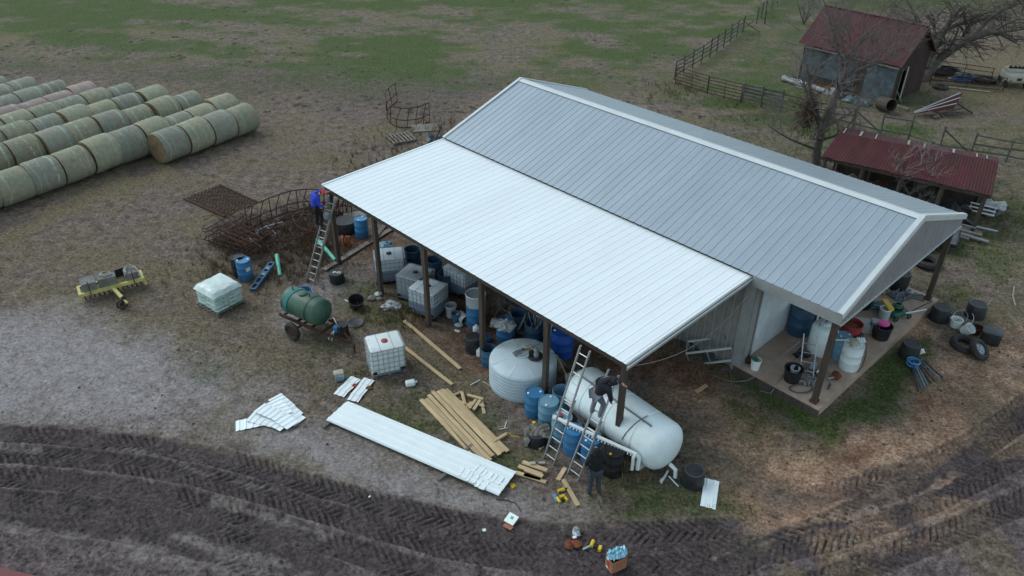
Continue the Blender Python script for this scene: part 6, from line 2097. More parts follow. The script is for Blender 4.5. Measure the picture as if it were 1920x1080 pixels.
for k in range(n):
    if k in (6,): continue
    xa = x0 + (x1 - x0) * k / n
    zt = 2.1 if k % 3 else 2.2
    zb = .0 if k in (0, 4, 7, 8, 9) else .55
    o = sheet((x1 - x0) / n + .02, zt - zb, .15, .012).build('wall_sheet', M['tin'], barn)
    place_on(o, Vector((xa, .35 + .004 * (k % 2), zb)), (1, 0, 0), (0, 0, 1))
MB().box(((x0 + x1) / 2, .62, 1.15), (x1 - x0 - .1, .04, 2.2)).build('inner_wall', M['post'], barn)
nb = 22
for k in range(nb):
    ya = .35 + (wB - .7) * (k + .5) / nb
    t_ = 1 - abs(ya - wB / 2) / (wB / 2)
    zt = 2.4 + (rz_ - 2.45) * t_ - .08
    if 4 <= k <= 6: zb = 1.9
    else: zb = .0
    MB().box((lenB - .33, ya, (zt + zb) / 2), (.03, (wB - .7) / nb - .012, zt - zb)).build('wall_board', M['barn_wood'], barn)
    if k % 2 == 0:
        MB().box((.36, ya, zt / 2), (.03, (wB - .7) / nb * 2 - .012, zt)).build('wall_board', M['barn_wood'], barn)
MB().box(((x0 + x1) / 2, wB - .36, 1.2), (x1 - x0, .04, 2.4)).build('back_wall', M['barn_wood'], barn)
for y_ in (1.0, 1.75):
    MB().box((lenB - .28, y_, 1.05), (.05, .08, 2.1)).build('door_post', M['trim'] if y_ > 1.5 else M['old_wood'], barn)
MB().beam((lenB - .02, 0, 2.42), (lenB - .02, wB / 2, rz_ - .05), .05, .14).beam((lenB - .02, wB / 2, rz_ - .05), (lenB - .02, wB, 2.42), .05, .14).build('rake_board', M['post'], barn)
bw_ = lambda x, y, z=0: Vector((eL.x, eL.y, 0)) + xd_ * x + yd_ * y + Vector((0, 0, z))
# junk along the barn's front wall
t = thing('rolled_sheeting', 'long roll of pale wrinkled sheeting lying along the left of the barn front', 'sheeting', bw_(-.2, -.7))
t.rotation_euler.z = math.atan2(xd_.y, xd_.x) - .08
rd = random.Random(9)
pts = [(.4 * k, rd.uniform(-.06, .06), .2) for k in range(9)]
MB().tube(pts, [.2 + rd.uniform(-.06, .05) for _ in pts], 9).build('roll', M['trim_grey'], t)
MB().box((2.1, -.35, .05), (1.8, .18, .04)).build('board', M['old_wood'], t)
for i, (x, y, c, sx, l) in enumerate([(2.6, -.5, 'leather', 1, 'brown heap of planks leaning in the barn front opening'), (3.4, -.6, 'clear_poly', .9, 'grey crumpled tarp heap in front of the barn middle'), (5.2, -.9, 'tin', 1.4, 'flat grey tin sheets lying in front of the barn right half'), (4.4, -.7, 'black', .7, 'dark drum-like lump before the barn middle')]):
    g = bw_(x, y)
    crumple(90 + i, 1.2 * sx, .8, c, 'junk_heap', l, 'junk', (g.x, g.y, 0), -.7, .35)
g = bw_(lenB - .3, -.9)
spawn('culvert', lambda: (lambda t: (MB().lathe([(.38, 0), (.40, .02), (.40, 1.0), (.38, 1.02), (.34, 1.0), (.34, .1), (.01, .1)], 24).build('shell', M['post'], t, True), t)[1])(thing('steel_drum', 'x', 'drum')), 'dark open drum lying on its side at the barn corner', (g.x, g.y, .4), rot=(R(80), 0, R(15)))
plank(GZ(1655, 190, .1), GZ(1703, 206, .1), .22, .16, 'pale log or beam lying in the grass in front of the barn corner', 'old_wood', name='log', cat='log')
tubething('hand_rail', 'thin pipe rail leaning by the drum at the barn corner', 'pipe', [GZ(1680, 165, .9), GZ(1690, 192, .05)], .02, 'steel')
# collapsed roof panel
pc_ = [G(1712, 212, .05), G(1795, 208, .35), G(1804, 172, 1.0), G(1770, 190, .7)]
t = thing('collapsed_roof_panel', 'collapsed rusty roof panel propped up on broken grey timber', 'roof panel', G(1760, 210, 0))
og = t.location.copy()
quad_sheets('roof_sheet', M['rust_roof'], t, og, G(1712, 213, .12), G(1788, 205, .5), G(1806, 174, 1.15), G(1725, 207, .25), 4, miss=())
for i, (a, b) in enumerate([((1714, 212, .2), (1800, 176, 1.2)), ((1713, 213, .22), (1800, 185, 1.0)), ((1714, 214, .2), (1793, 196, .78))]):
    MB().beam(G(*a) - og + Vector((0, 0, .07)), G(*b) - og + Vector((0, 0, .07)), .07, .03).build('batten', M['trim_grey'], t)
for i in range(9):
    a = G(1765 + random.uniform(-10, 30), 208 + random.uniform(-4, 14), .1) - og
    b = a + Vector((random.uniform(-1.2, 1.2), random.uniform(-.5, .8), random.uniform(-.02, .5)))
    MB().beam(a, b, .12, .05).build('timber', M['old_wood'], t)
MB().beam(G(1792, 192, .7) - og, G(1823, 212, .1) - og, .14, .1).build('timber', M['post'], t)
# pen gates, tyre, white mower-like vehicle at the right edge
def pen_gate(a, b, h, label, nr=5, group=None, m='rust', z0=.12, tilt=0):
    a, b = Vector(a), Vector(b)
    t = thing('pipe_gate', label, 'gate', (a.x, a.y, 0), group=group)
    d = b - a; d.z = 0
    sd_ = d.normalized().cross(Vector((0, 0, 1))) * tilt
    for k in range(nr):
        z = z0 + (h - z0) * k / (nr - 1)
        MB().tube([Vector((0, 0, z)) + sd_ * z, d + Vector((0, 0, z)) + sd_ * z], .024, 5).build('rail', M[m], t)
    for u in (0, .5, 1):
        MB().tube([d * u, d * u + Vector((0, 0, h)) + sd_ * h], .028 if u != .5 else .02, 5).build('upright', M[m], t)
    return t
PGG = 'rusty pipe pen gates near the right edge'
pen_gate(G(1752, 147), G(1853, 162), 1.2, 'rusty pipe gate farthest back behind the dark junk right of the barn', group=PGG)
pen_gate(G(1742, 160), G(1880, 172), .9, 'low pipe gate in front of the dark junk right of the barn', 4, group=PGG, m='fence' if False else 'rust')
for i, (px, py, r, c, l) in enumerate([(1765, 138, .55, 'black', 'black tarp-covered heap behind the pen gates'), (1812, 152, .5, 'dark_blue', 'dark low machine parts between the pen gates'), (1842, 155, .45, 'black', 'dark scrap heap at the right of the pen gates'), (1790, 148, .18, 'paper', 'small white can on the dark machine parts')]):
    g = at(px, py)
    solo('scrap_heap', MB().blob((0, 0, r * .35), r, 12, .35, 100 + i, (1.9, .9, .55)), M[c], l, 'scrap heap', g, -.2)
spawn('tyre', None, 'grey tyre lying flat in front of the low pipe gate', at(1764, 163, .1), scale=1.05)
tubething('long_pipe', 'long pale pipe lying on the grass in front of the pen gates', 'pipe', [GZ(1752, 160, .08), GZ(1856, 172, .08)], .04, 'cream')
g = at(1897, 160)
t = thing('utility_cart', 'dirty cream utility vehicle seen from behind at the right edge', 'vehicle', g, R(-8))
MB().rbox((0, 0, .62), (1.35, 1.5, .55), .15, .1).build('body', M['cream'], t, True)
MB().rbox((0, .25, .98), (1.2, .8, .25), .12, .06).build('rear_bed', M['cream'], t, True)
MB().box((0, -.76, .62), (.28, .02, .18)).build('plate', M['black'], t)
for s in (-1, 1):
    MB().torus((s * .6, -.45, .26), .18, .09, 18, 7, 'X').build('wheel', M['rubber'], t, True)
    MB().torus((s * .6, .6, .26), .18, .09, 18, 7, 'X').build('wheel', M['rubber'], t, True)
    MB().box((s * .5, -.77, .5), (.12, .03, .1)).build('tail_light', M['red'], t)
for k in range(4):
    MB().blob((-.4 + .27 * k, .1, 1.14), .13, 8, .3, 110 + k).build('load', M['black'], t)
tubething('pole', 'thin pale pole standing left of the cream vehicle', 'pole', [GZ(1874, 166, 0), GZ(1880, 142, .9)], .025, 'steel')

# long low shed
sEL, sER, sRL, sRR = G(1540, 293, 2.0), G(1860, 367, 2.0), G(1573, 249, 2.75), G(1873, 303, 2.75)
shed = thing('long_shed', 'long low open shed with rusted red roof behind the workshop', 'shed', (sEL.x, sEL.y, 0))
so = Vector((sEL.x, sEL.y, 0))
quad_sheets('roof_sheet', M['rust_roof2'], shed, so, sEL, sER, sRR, sRL, 14, alt=M['rust_roof'])
sback = (sRL - sEL); sback.z = 0
bk_n = Vector((-(sRR - sRL).y, (sRR - sRL).x, 0)).normalized()
if bk_n.y < 0: bk_n = -bk_n
sBL, sBR = sRL + bk_n * 1.25 - Vector((0, 0, .14)), sRR + bk_n * .80 - Vector((0, 0, .12))
quad_sheets('roof_sheet', M['rust_roof'], shed, so, sBR, sBL, sRL, sRR, 14)
# light worn strips at the ridge joints of the back slope
for u in (.03, .14, .24, .45, .55, .73, .87, .93):
    a = sRL * (1 - u) + sRR * u; b = sBL * (1 - u) + sBR * u
    w_ = .10 if u in (.45, .73, .14) else .05
    MB().beam(a - so + Vector((0, 0, .04)), (a + (b - a) * .8) - so + Vector((0, 0, .04)), w_, .012).build('patch_strip', M['cream'], shed)
for k in range(5):
    u = .03 + .94 * k / 4
    a = sEL * (1 - u) + sER * u + bk_n * .12
    b = sBL * (1 - u) + sBR * u - bk_n * .1
    MB().beam((a.x - so.x, a.y - so.y, 0), (a.x - so.x, a.y - so.y, 1.95), .13, .13).build('post', M['post'], shed)
    MB().beam((b.x - so.x, b.y - so.y, 0), (b.x - so.x, b.y - so.y, 2.15), .13, .13).build('post', M['post'], shed)
MB().beam(sEL - so + bk_n * .1 - Vector((0, 0, .12)), sER - so + bk_n * .1 - Vector((0, 0, .12)), .06, .16).build('eave_beam', M['post'], shed)
for z in (.3, .75, 1.2, 1.65):
    a, b = sBL - so, sBR - so
    MB().beam((a.x, a.y, z), (b.x, b.y, z), .04, .445).build('back_board', M['post'], shed)
MB().beam((sRL.x - so.x, sRL.y - so.y, 2.68), (sRR.x - so.x, sRR.y - so.y, 2.68), .06, .12).build('ridge_beam', M['post'], shed)
rd = random.Random(15)
sl_ = ['grey tin sheet', 'weathered board', 'dark timber', 'bent pipe', 'old gate rail', 'grey plank', 'rusty tube']
for k in range(16):
    u = .45 + .52 * k / 16
    a = sEL * (1 - u) + sER * u; a.z = 0
    p0 = a + bk_n * rd.uniform(-.9, .1) + Vector((rd.uniform(-.4, .4), 0, .1 + .35 * rd.random()))
    dd = (sER - sEL).normalized() * rd.uniform(.9, 1.6) + Vector((0, rd.uniform(-.2, .2), 0))
    side_ = ['leftmost', 'second', 'third', 'fourth', 'fifth', 'sixth', 'seventh', 'eighth', 'ninth', 'tenth', 'eleventh', 'twelfth', 'thirteenth', 'fourteenth', 'fifteenth', 'rightmost'][k]
    plank(p0, p0 + dd, rd.uniform(.08, .22), .05, '%s of the old boards piled under the front edge of the long shed' % side_, rd.choice(['old_wood', 'post', 'post', 'steel', 'old_wood']), 'old boards piled at the shed front')
for k, (px, py, l) in enumerate([(1862, 385, 'white-grey tin sheet sticking out at the right end of the shed'), (1855, 398, 'bluish metal sheet lying on grass at the right end of the shed')]):
    crumple(120 + k, 1.1, .8, ['trim_grey', 'tin'][k], 'tin_sheet', l, 'tin sheet', at(px, py, .3 if k == 0 else .02), -.6 + k, .2)
for k in range(6):  # dark lumps added so the shed front reads as deep shade
    u = .08 + .15 * k
    q = (sEL * (1 - u) + sER * u) + bk_n * .9
    solo('shade_lump', MB().blob((0, 0, .35), .62, 12, .3, 300 + k, (1.3, .9, .95)), M[['black', 'post', 'rust', 'black', 'post', 'black'][k]], ['dark lump added for shade in the left end bay of the long shed', 'brown lump added for shade in the second bay of the long shed', 'rusty lump added for shade left of the small pale tree in the shed', 'black lump added for shade behind the small pale tree inside the shed', 'brown lump added for shade in the bay right of the small pale tree', 'low dark lump added for shade in the right end bay of the shed'][k], 'heap', (q.x, q.y, 0), k * 1.1)
rackp = thing('metal_rack', 'white slotted metal rack lying under the right end of the shed', 'rack', at(1842, 392, .45), rot=(R(20), 0, math.atan2((sER - sEL).y, (sER - sEL).x)))
for s in range(3):
    MB().box((0, -.25 + .25 * s, 0), (1.1, .08, .03)).build('slat', M['trim'], rackp)
for s in (-1, 0, 1):
    MB().box((.5 * s, 0, -.03), (.05, .62, .03)).build('cross_bar', M['steel'], rackp)

# fences
def rail_fence(pts, h, label, n_rails=3, step=2.4, m='grey_fence', rw=.085, post=.085, wob=.05, group=None, drop=0):
    line = [G(*p) for p in pts]
    o0 = line[0].copy()
    t = thing('rail_fence', label, 'fence', (o0.x, o0.y, 0), group=group)
    P_ = []
    for a, b in zip(line[:-1], line[1:]):
        k = max(1, round((b - a).length / step))
        P_ += [a.lerp(b, i / k) for i in range(k)]
    P_.append(line[-1])
    for i, p in enumerate(P_):
        q = p - o0
        hh = h * random.uniform(1.0, 1.15)
        MB().beam((q.x, q.y, -.1), (q.x + random.uniform(-wob, wob), q.y + random.uniform(-wob, wob), hh), post, post).build('post', M[m], t)
    for i in range(len(P_) - 1):
        a, b = P_[i] - o0, P_[i + 1] - o0
        for k in range(n_rails):
            z = h * (.25 + .7 * k / max(1, n_rails - 1))
            z2 = z + random.uniform(-wob, wob)
            if drop and (i * 3 + k) % drop == 1: z2 = .1
            MB().beam((a.x, a.y, z + random.uniform(-wob, wob)), (b.x, b.y, z2), .03, rw).build('rail', M[m], t)
    return t
rail_fence([(1264, 150), (1330, 108), (1392, 62)], 1.25, 'grey plank fence running up from the pen gates towards the top edge', 4, 1.5, rw=.085)
rail_fence([(1418, 44), (1436, 24), (1476, -8), (1500, -30)], 1.2, 'grey wire and rail fence at the top edge beyond the broken brace', 3, 2.0, rw=.05)
for i, (a, b, l) in enumerate([((1390, 55, .1), (1414, 38, 1.1), 'broken diagonal brace board in the gap of the plank fence'), ((1392, 38, 1.0), (1424, 60, .1), 'fallen pale rail crossing the gap of the plank fence'), ((1434, 44, 0), (1437, 18, 1.4), 'pale upright post right of the fence gap')]):
    plank(G(*a), G(*b), .12, .07, l, 'old_wood', name='fence_board')
pen_gate(G(1266, 158), G(1325, 176), 1.15, 'left rusty pipe gate at the corner of the plank fence', 6, 'pipe gates in the corner of the plank fence')
pen_gate(G(1326, 177), G(1388, 192), 1.15, 'right rusty pipe gate joining the grey plank pen', 6, 'pipe gates in the corner of the plank fence')
rail_fence([(1390, 192), (1463, 209)], 1.2, 'solid grey plank pen section right of the pipe gates', 5, 1.6, rw=.14)
rail_fence([(1463, 209), (1560, 232), (1598, 238)], 1.1, 'mossy rail fence behind the bare tree', 3, 2.6)
rail_fence([(1598, 240), (1650, 252), (1702, 262)], 1.1, 'sagging rail fence directly behind the shed roof', 2, 2.3, drop=4)
rail_fence([(1702, 262), (1760, 283), (1818, 292)], 1.25, 'mossy rail fence with a fallen rail at the middle of the shed', 2, 2.2, drop=3)
rail_fence([(1818, 292), (1885, 303), (1990, 320)], 1.2, 'mossy rail fence running off the right edge beyond the shed', 3, 2.2)

# ================================================================== TREES
rmn = .0052
def grow(mbs, p, d, L, r, depth, rd, up=.15, droop=0, spread=.6, twn=3):
    """mbs = (limb mesh, twig mesh)"""
    seg = 4 if depth < 2 else 3
    pts = [p.copy()]
    rs = [r]
    q, dd = p.copy(), d.normalized()
    for i in range(seg):
        dd = (dd + Vector((rd.gauss(0, .16), rd.gauss(0, .16), rd.gauss(0, .12) + up * .25 - droop * depth * .06))).normalized()
        q = q + dd * L / seg
        pts.append(q.copy())
        rs.append(r * (1 - .55 * (i + 1) / seg))
    mb = mbs[0] if depth < 2 else mbs[1]
    mb.tube(pts, rs, 7 if depth == 0 else (5 if depth == 1 else 3), cap=False)
    if depth >= twn + 1:
        return
    nch = [4, 5, 5, 3, 3][min(depth, 4)]
    for k in range(nch):
        t = .3 + .7 * (k + rd.random() * .8) / nch
        t = min(t, .999)
        i = int(t * seg)
        f = t * seg - i
        b = pts[i].lerp(pts[min(i + 1, seg)], f)
        ax_ = Vector((rd.gauss(0, 1), rd.gauss(0, 1), rd.gauss(0, .6))).normalized()
        nd = (dd * (1 - spread) + ax_ * spread + Vector((0, 0, up))).normalized()
        grow(mbs, b, nd, L * rd.uniform(.52, .76), max(rmn, rs[i] * rd.uniform(.45, .62)), depth + 1, rd, up, droop, spread, twn)
def tree(label, base, limbs, seed, tm='twig', up=.15, droop=0, spread=.6, cat='tree', extra=None, twn=3, name='bare_tree', group=None, trunk_m='bark', rmin=None):
    """limbs: list of (points, r0, r1, first-branch length) ; branches spring from each limb"""
    base = Vector(base)
    t = thing(name, label, cat, base, group=group)
    rd = random.Random(seed)
    L0, L1 = MB(), MB()
    for pts, r0, r1, bl, cnt in limbs:
        P_ = [Vector(p) - base for p in smooth_line([tuple(p) for p in pts], 4)]
        n_ = len(P_)
        rs = [(r0 + (r1 - r0) * i / (n_ - 1)) * rd.uniform(.94, 1.06) for i in range(n_)]
        L0.tube(P_, rs, 9)
        for k in range(cnt):
            i = int(n_ * (.25 + .74 * k / cnt))
            i = min(i, n_ - 2)
            dd = (P_[i + 1] - P_[i]).normalized()
            ax_ = Vector((rd.gauss(0, 1), rd.gauss(0, 1), rd.gauss(0, .5))).normalized()
            nd = (dd * .5 + ax_ * .7 + Vector((0, 0, up))).normalized()
            grow((L1 if False else L0, L1), P_[i], nd, bl * rd.uniform(.7, 1.15), max(.02, rs[i] * .4), 1, rd, up, droop, spread, twn)
    L0.build('trunk', M[trunk_m], t, True)
    c = L1.build('crown', M[tm], t)
    return t
def col(px, py_base, *pairs):
    pass
tb = G(1530, 312)
def TP(px, py, dy=0):
    """a point on the vertical plane through the tree's base (plus dy metres back)"""
    d = G(px, py, 0) - Vector((0, 0, CAM_H))
    k = (tb.y + dy) / d.y
    return Vector((0, 0, CAM_H)) + d * k
tree('big bare tree with two stems and a pale twiggy crown in front of the barn', tb,
     [([tb - Vector((0, 0, .2)), TP(1532, 280), TP(1540, 245), TP(1528, 205, .2), TP(1520, 175, .3), TP(1512, 120, .2)], .26, .06, 1.9, 9),
      ([TP(1538, 250), TP(1562, 190, .4), TP(1580, 145, .6), TP(1600, 100, .6), TP(1625, 60, .8)], .22, .05, 2.3, 12),
      ([TP(1578, 150, .6), TP(1576, 110, 1.0), TP(1565, 70, 1.2), TP(1556, 35, 1.3)], .12, .03, 2.0, 9),
      ([TP(1582, 145, .6), TP(1625, 125, .2), TP(1665, 110, 0), TP(1700, 95, 0)], .11, .03, 1.8, 8),
      ([TP(1530, 280), TP(1480, 260, -.4), TP(1440, 235, -.6)], .07, .02, 1.2, 6),
      ([TP(1540, 262), TP(1575, 250, -.4), TP(1610, 215, -.7)], .08, .02, 1.3, 6)], 5, 'twig', up=.22)
# clump of dead vine in the left stem
vb = TP(1516, 210, .1)
mb = MB(); rd = random.Random(8)
for k in range(520):
    a = Vector((rd.gauss(0, .26), rd.gauss(0, .26), rd.gauss(0, .5)))
    b = a + Vector((rd.gauss(0, .18), rd.gauss(0, .18), rd.gauss(-.05, .25)))
    mb.tube([a, (a + b) / 2 + Vector((rd.gauss(0, .05), rd.gauss(0, .05), 0)), b], .013, 3, cap=False)
o = mb.build('vine_clump', M['vine'])
o.location = vb
tag(o, 'brown clump of dead vine hanging in the left stem of the big bare tree', 'vine', kind='stuff')
tb = G(1722, 150)
tb2 = tb
tree('large gnarled dark tree leaning right from behind the barn', tb,
     [([tb - Vector((0, 0, .2)), TP(1738, 135, .2), TP(1760, 108, .3), TP(1800, 82, .2), TP(1835, 66, 0), TP(1870, 60, -.3), TP(1905, 78, -.6)], .52, .12, 2.3, 11),
      ([TP(1735, 128, .2), TP(1752, 85, .8), TP(1775, 50, 1.4), TP(1800, 15, 1.8)], .38, .10, 2.4, 8),
      ([TP(1733, 120, .3), TP(1728, 60, 1.5), TP(1712, 20, 2.0), TP(1690, -15, 2.4)], .25, .06, 2.3, 7),
      ([TP(1830, 66, 0), TP(1850, 40, .3), TP(1880, 20, .5), TP(1915, 5, .6)], .17, .05, 2.2, 8),
      ([TP(1775, 55, 1.2), TP(1820, 35, 1), TP(1860, 20, .8)], .15, .04, 2.1, 7)], 17, 'dark_twig', up=.05, droop=.3, spread=.68, trunk_m='bark')
tb = G(1692, 398)
tree('small pale bare tree standing in front of the long shed', tb,
     [([tb - Vector((0, 0, .1)), TP(1700, 370), TP(1718, 350, .1), TP(1735, 320, .2), TP(1742, 295, .2)], .07, .02, 1.0, 8),
      ([TP(1705, 365), TP(1690, 335, .2), TP(1680, 305, .3)], .045, .015, .9, 6),
      ([TP(1716, 352, .1), TP(1755, 345, 0), TP(1785, 335, 0)], .035, .012, .8, 5),
      ([G(1700, 396, 0), TP(1735, 375, -.1), TP(1755, 380, -.2)], .03, .012, .6, 4)], 23, 'pale_twig', up=.2, spread=.6, twn=2)
tb = G(1507, 46)
tree('pale bushy multi-stemmed shrub left of the barn roof', tb, [([tb, tb + Vector((dx, dy, 1.2)), tb + Vector((dx * 2.2, dy * 2, 2.6))], .05, .02, 1.3, 5) for dx, dy in ((-.6, 0), (-.2, .3), (.2, -.2), (.6, .1), (0, -.4))], 31, 'pale_twig', up=.25, spread=.5, twn=2, name='bare_shrub', cat='shrub')
gx_ = [(1560, -6), (1600, -20), (1650, -14), (1700, 8), (1765, -22), (1830, -30), (1880, -10), (1915, 30), (1960, 60), (1480, -30), (1990, -20), (1940, 100)]
lbls = ['bare thicket tree at the top edge straight above the barn ridge left end', 'bare thicket tree at the top edge above the barn roof middle', 'bare thicket tree at the top edge above the barn roof right half', 'low bare tree between barn ridge and the gnarled tree', 'bare tree at the top edge behind the gnarled tree stem', 'bare tree at the top edge left of the corner', 'bare tree in the upper right corner', 'bare shrub at the right edge above the tan grass', 'bare shrub beyond the right edge near the top', 'bare tree at the top edge left of the barn', 'bare tree outside the upper right corner', 'bare shrub at the right edge beside the tan grass']
first = None
for i, (px, py) in enumerate(gx_):
    g = G(px, py)
    if i in (0, 1):
        o = tree(lbls[i], g, [([g, g + Vector((dx * .6, dy * .6, 1.6)), g + Vector((dx * 1.8, dy * 1.8, 3.4))], .09, .03, 1.8, 6) for dx, dy in ((-.5, 0), (.1, .5), (.5, -.2))], 50 + i, 'twig', up=.2, spread=.6, twn=2, group='bare thicket trees along the top edge')
        if i == 0: firstA = o
        else: firstB = o
    else:
        o = copy_tree(firstA if i % 2 else firstB)
        o.location = g
        o.rotation_euler.z = i * 1.3
        o.scale = (random.uniform(.8, 1.2),) * 3
        o['label'] = lbls[i]

# ================================================================== PEOPLE
def skin_mesh(name, verts, edges, radii, m, parent=None, roots=(0,), sub=2, smooth=True):
    me = bpy.data.meshes.new(name)
    me.from_pydata([tuple(v) for v in verts], edges, [])
    o = bpy.data.objects.new(name, me)
    C.objects.link(o)
    if parent is not None: o.parent = parent
    o.modifiers.new('skin', 'SKIN')
    md = o.modifiers[-1]
    md.use_smooth_shade = True
    sv = me.skin_vertices[0].data
    for i, r_ in enumerate(radii):
        sv[i].radius = (r_, r_) if not isinstance(r_, tuple) else r_
        sv[i].use_root = i in roots
    s2 = o.modifiers.new('sub', 'SUBSURF')
    s2.levels = s2.render_levels = sub
    me.materials.append(m)
    return o
def person(label, loc, rz, J, mats, hood=False, cap=False):
    """J: joints in metres, x right, y forward, z up"""
    J = {k: Vector(v) for k, v in J.items()}
    V, E, Rr, roots = [], [], [], []
    idx = {}
    def add(k, r_, p=None, pos=None):
        idx[k] = len(V)
        V.append(pos if pos is not None else J[k]); Rr.append(r_)
        if p is not None: E.append((idx[p], idx[k]))
    add('pelvis', .115); roots.append(0)
    add('belly', .115, 'pelvis', (J['pelvis'] + J['chest']) / 2)
    add('chest', .135, 'belly')
    add('neck', .055, 'chest')
    add('headb', .075, 'neck', J['neck'].lerp(J['head'], .55))
    add('head', .095, 'headb')
    hd_ = (J['head'] - J['neck']).normalized()
    add('crown', .07, 'head', J['head'] + hd_ * .09)
    add('nose', .018, 'head', J['head'] + J['face'].normalized() * .11 - hd_ * .01)
    for s in ('l', 'r'):
        add(s + 'sh', .062, 'chest'); add(s + 'el', .045, s + 'sh'); add(s + 'wr', .028, s + 'el')
        fd = (J[s + 'wr'] - J[s + 'el']).normalized()
        add(s + 'palm', (.040, .018), s + 'wr', J[s + 'wr'] + fd * .06)
        side_ = fd.cross(Vector((.3, .2, 1))).normalized()
        add(s + 'th', .011, s + 'palm', J[s + 'wr'] + fd * .075 + side_ * .055)
        for q in range(4):
            k0 = '%sf%da' % (s, q); k1 = '%sf%db' % (s, q)
            off = side_ * (.030 - .02 * q)
            add(k0, .0095, None, J[s + 'wr'] + fd * .085 + off)
            roots.append(idx[k0])
            add(k1 + 'm', .0085, k0, J[s + 'wr'] + fd * (.125 + .008 * (q in (1, 2))) + off * 1.1)
            add(k1, .007, k1 + 'm', J[s + 'wr'] + fd * (.15 + .012 * (q in (1, 2))) + off * 1.1 - Vector((0, 0, .012)))
        add(s + 'hip', .085, 'pelvis'); add(s + 'kn', .058, s + 'hip'); add(s + 'an', .04, s + 'kn'); add(s + 'toe', .034, s + 'an')
    body = skin_mesh('person', V, E, Rr, mats['skin'], None, roots, 2)
    body.location = loc
    body.rotation_euler = (0, 0, rz)
    tag(body, label, 'person')
    # jacket
    a = lambda k: J[k]
    v = [a('pelvis') + Vector((0, 0, -.03)), (a('pelvis') + a('chest')) / 2, a('chest'), a('neck').lerp(a('chest'), .25)]
    e = [(0, 1), (1, 2), (2, 3)]
    r_ = [.155, .155, .17, .085]
    for s in ('l', 'r'):
        b = len(v)
        v += [a(s + 'sh'), a(s + 'el'), a(s + 'wr')]
        e += [(2, b), (b, b + 1), (b + 1, b + 2)]
        r_ += [.092, .07, .048]
    skin_mesh('jacket', v, e, r_, mats['top'], body, (0,), 2)
    v = [a('pelvis')]; e = []; r_ = [.145]
    for s in ('l', 'r'):
        b = len(v)
        v += [a(s + 'hip'), a(s + 'hip').lerp(a(s + 'kn'), .5), a(s + 'kn'), a(s + 'kn').lerp(a(s + 'an'), .5), a(s + 'an')]
        e += [(0, b), (b, b + 1), (b + 1, b + 2), (b + 2, b + 3), (b + 3, b + 4)]
        r_ += [.112, .098, .08, .072, .062]
    skin_mesh('trousers', v, e, r_, mats['legs'], body, (0,), 2)
    for s in ('l', 'r'):
        d = (a(s + 'toe') - a(s + 'an'))
        skin_mesh('shoe', [a(s + 'an') + Vector((0, 0, .0)) - d * .25, a(s + 'an').lerp(a(s + 'toe'), .5), a(s + 'toe') + d * .12], [(0, 1), (1, 2)], [.05, .052, .042], mats['shoe'], body, (0,), 1)
    f = a('face').normalized()
    if hood:
        skin_mesh('hood', [a('neck').lerp(a('chest'), .2), a('neck') - f * .02, a('head') - f * .03, a('head') + hd_ * .08 - f * .02], [(0, 1), (1, 2), (2, 3)], [.12, .115, .135, .105], mats['hat'], body, (0,), 2)
    else:
        skin_mesh('hair', [a('head') - f * .03 - hd_ * .03, a('head') + hd_ * .06 - f * .01], [(0, 1)], [.1, .095], M['black'], body, (0,), 2)
        skin_mesh('cap', [a('head') + hd_ * .055, a('head') + hd_ * .10, ], [(0, 1)], [.118, .085], mats['hat'], body, (0,), 2)
        skin_mesh('cap_peak', [a('head') + hd_ * .07 + f * .07, a('head') + hd_ * .055 + f * .17], [(0, 1)], [(.075, .014), (.055, .01)], mats['hat'], body, (0,), 1)
    return body
stand = dict(pelvis=(0, 0, .93), chest=(0, .03, 1.27), neck=(0, .06, 1.48), head=(0, .12, 1.60), face=(0, 1, -.4),
             lsh=(-.19, .03, 1.40), lel=(-.27, .06, 1.13), lwr=(-.12, .26, 1.08), rsh=(.19, .03, 1.40), rel=(.28, .06, 1.13), rwr=(.12, .27, 1.06),
             lhip=(-.09, 0, .90), lkn=(-.11, .03, .48), lan=(-.13, -.02, .07), ltoe=(-.15, .13, .035),
             rhip=(.09, 0, .90), rkn=(.12, .04, .48), ran=(.14, 0, .07), rtoe=(.17, .15, .035))
g = G(1113, 926)
person('standing worker in black hooded jacket and grey jeans, back turned, below the ladders', (g.x, g.y, 0), R(8), stand,
       dict(skin=M['skin'], top=M['blackcloth'], legs=M['dkjeans'], shoe=M['black'], hat=M['blackcloth']), hood=True)
# worker on the second ladder: feet on a rung, bending right towards the roof corner
t_, d2, dn2, hor2, nrm2 = lad2
fb = Vector(t_.location) + d2 * .60 + nrm2 * .10
def rel(v, rz, loc):
    return Matrix.Rotation(-rz, 3, 'Z') @ (Vector(v) - Vector(loc))
rz2 = PHI + .15
climb = dict(pelvis=(.02, -.06, .88), chest=(.20, .10, 1.17), neck=(.36, .16, 1.33), head=(.46, .17, 1.40), face=(.8, .6, -.4),
             lsh=(.12, -.02, 1.31), lel=(.36, .18, 1.46), lwr=(.62, .20, 1.38), rsh=(.36, -.02, 1.16), rel=(.44, .0, .90), rwr=(.40, .10, .70),
             lhip=(-.08, -.03, .86), lkn=(-.12, .14, .46), lan=(-.14, .02, .07), ltoe=(-.14, .16, .03),
             rhip=(.10, -.06, .83), rkn=(.16, .14, .45), ran=(.12, .02, .07), rtoe=(.12, .16, .03))
person('worker in black jacket and grey trousers on the ladder, bending to the roof corner', (fb.x, fb.y, fb.z), rz2, climb,
       dict(skin=M['skin'], top=M['navy'], legs=M['jeans'], shoe=M['steel'], hat=M['navy']), hood=True)
t_, d3, dn3, hor3, nrm3 = lad3
fb = Vector(t_.location) + d3 * .66 + nrm3 * .12 - hor3 * .12
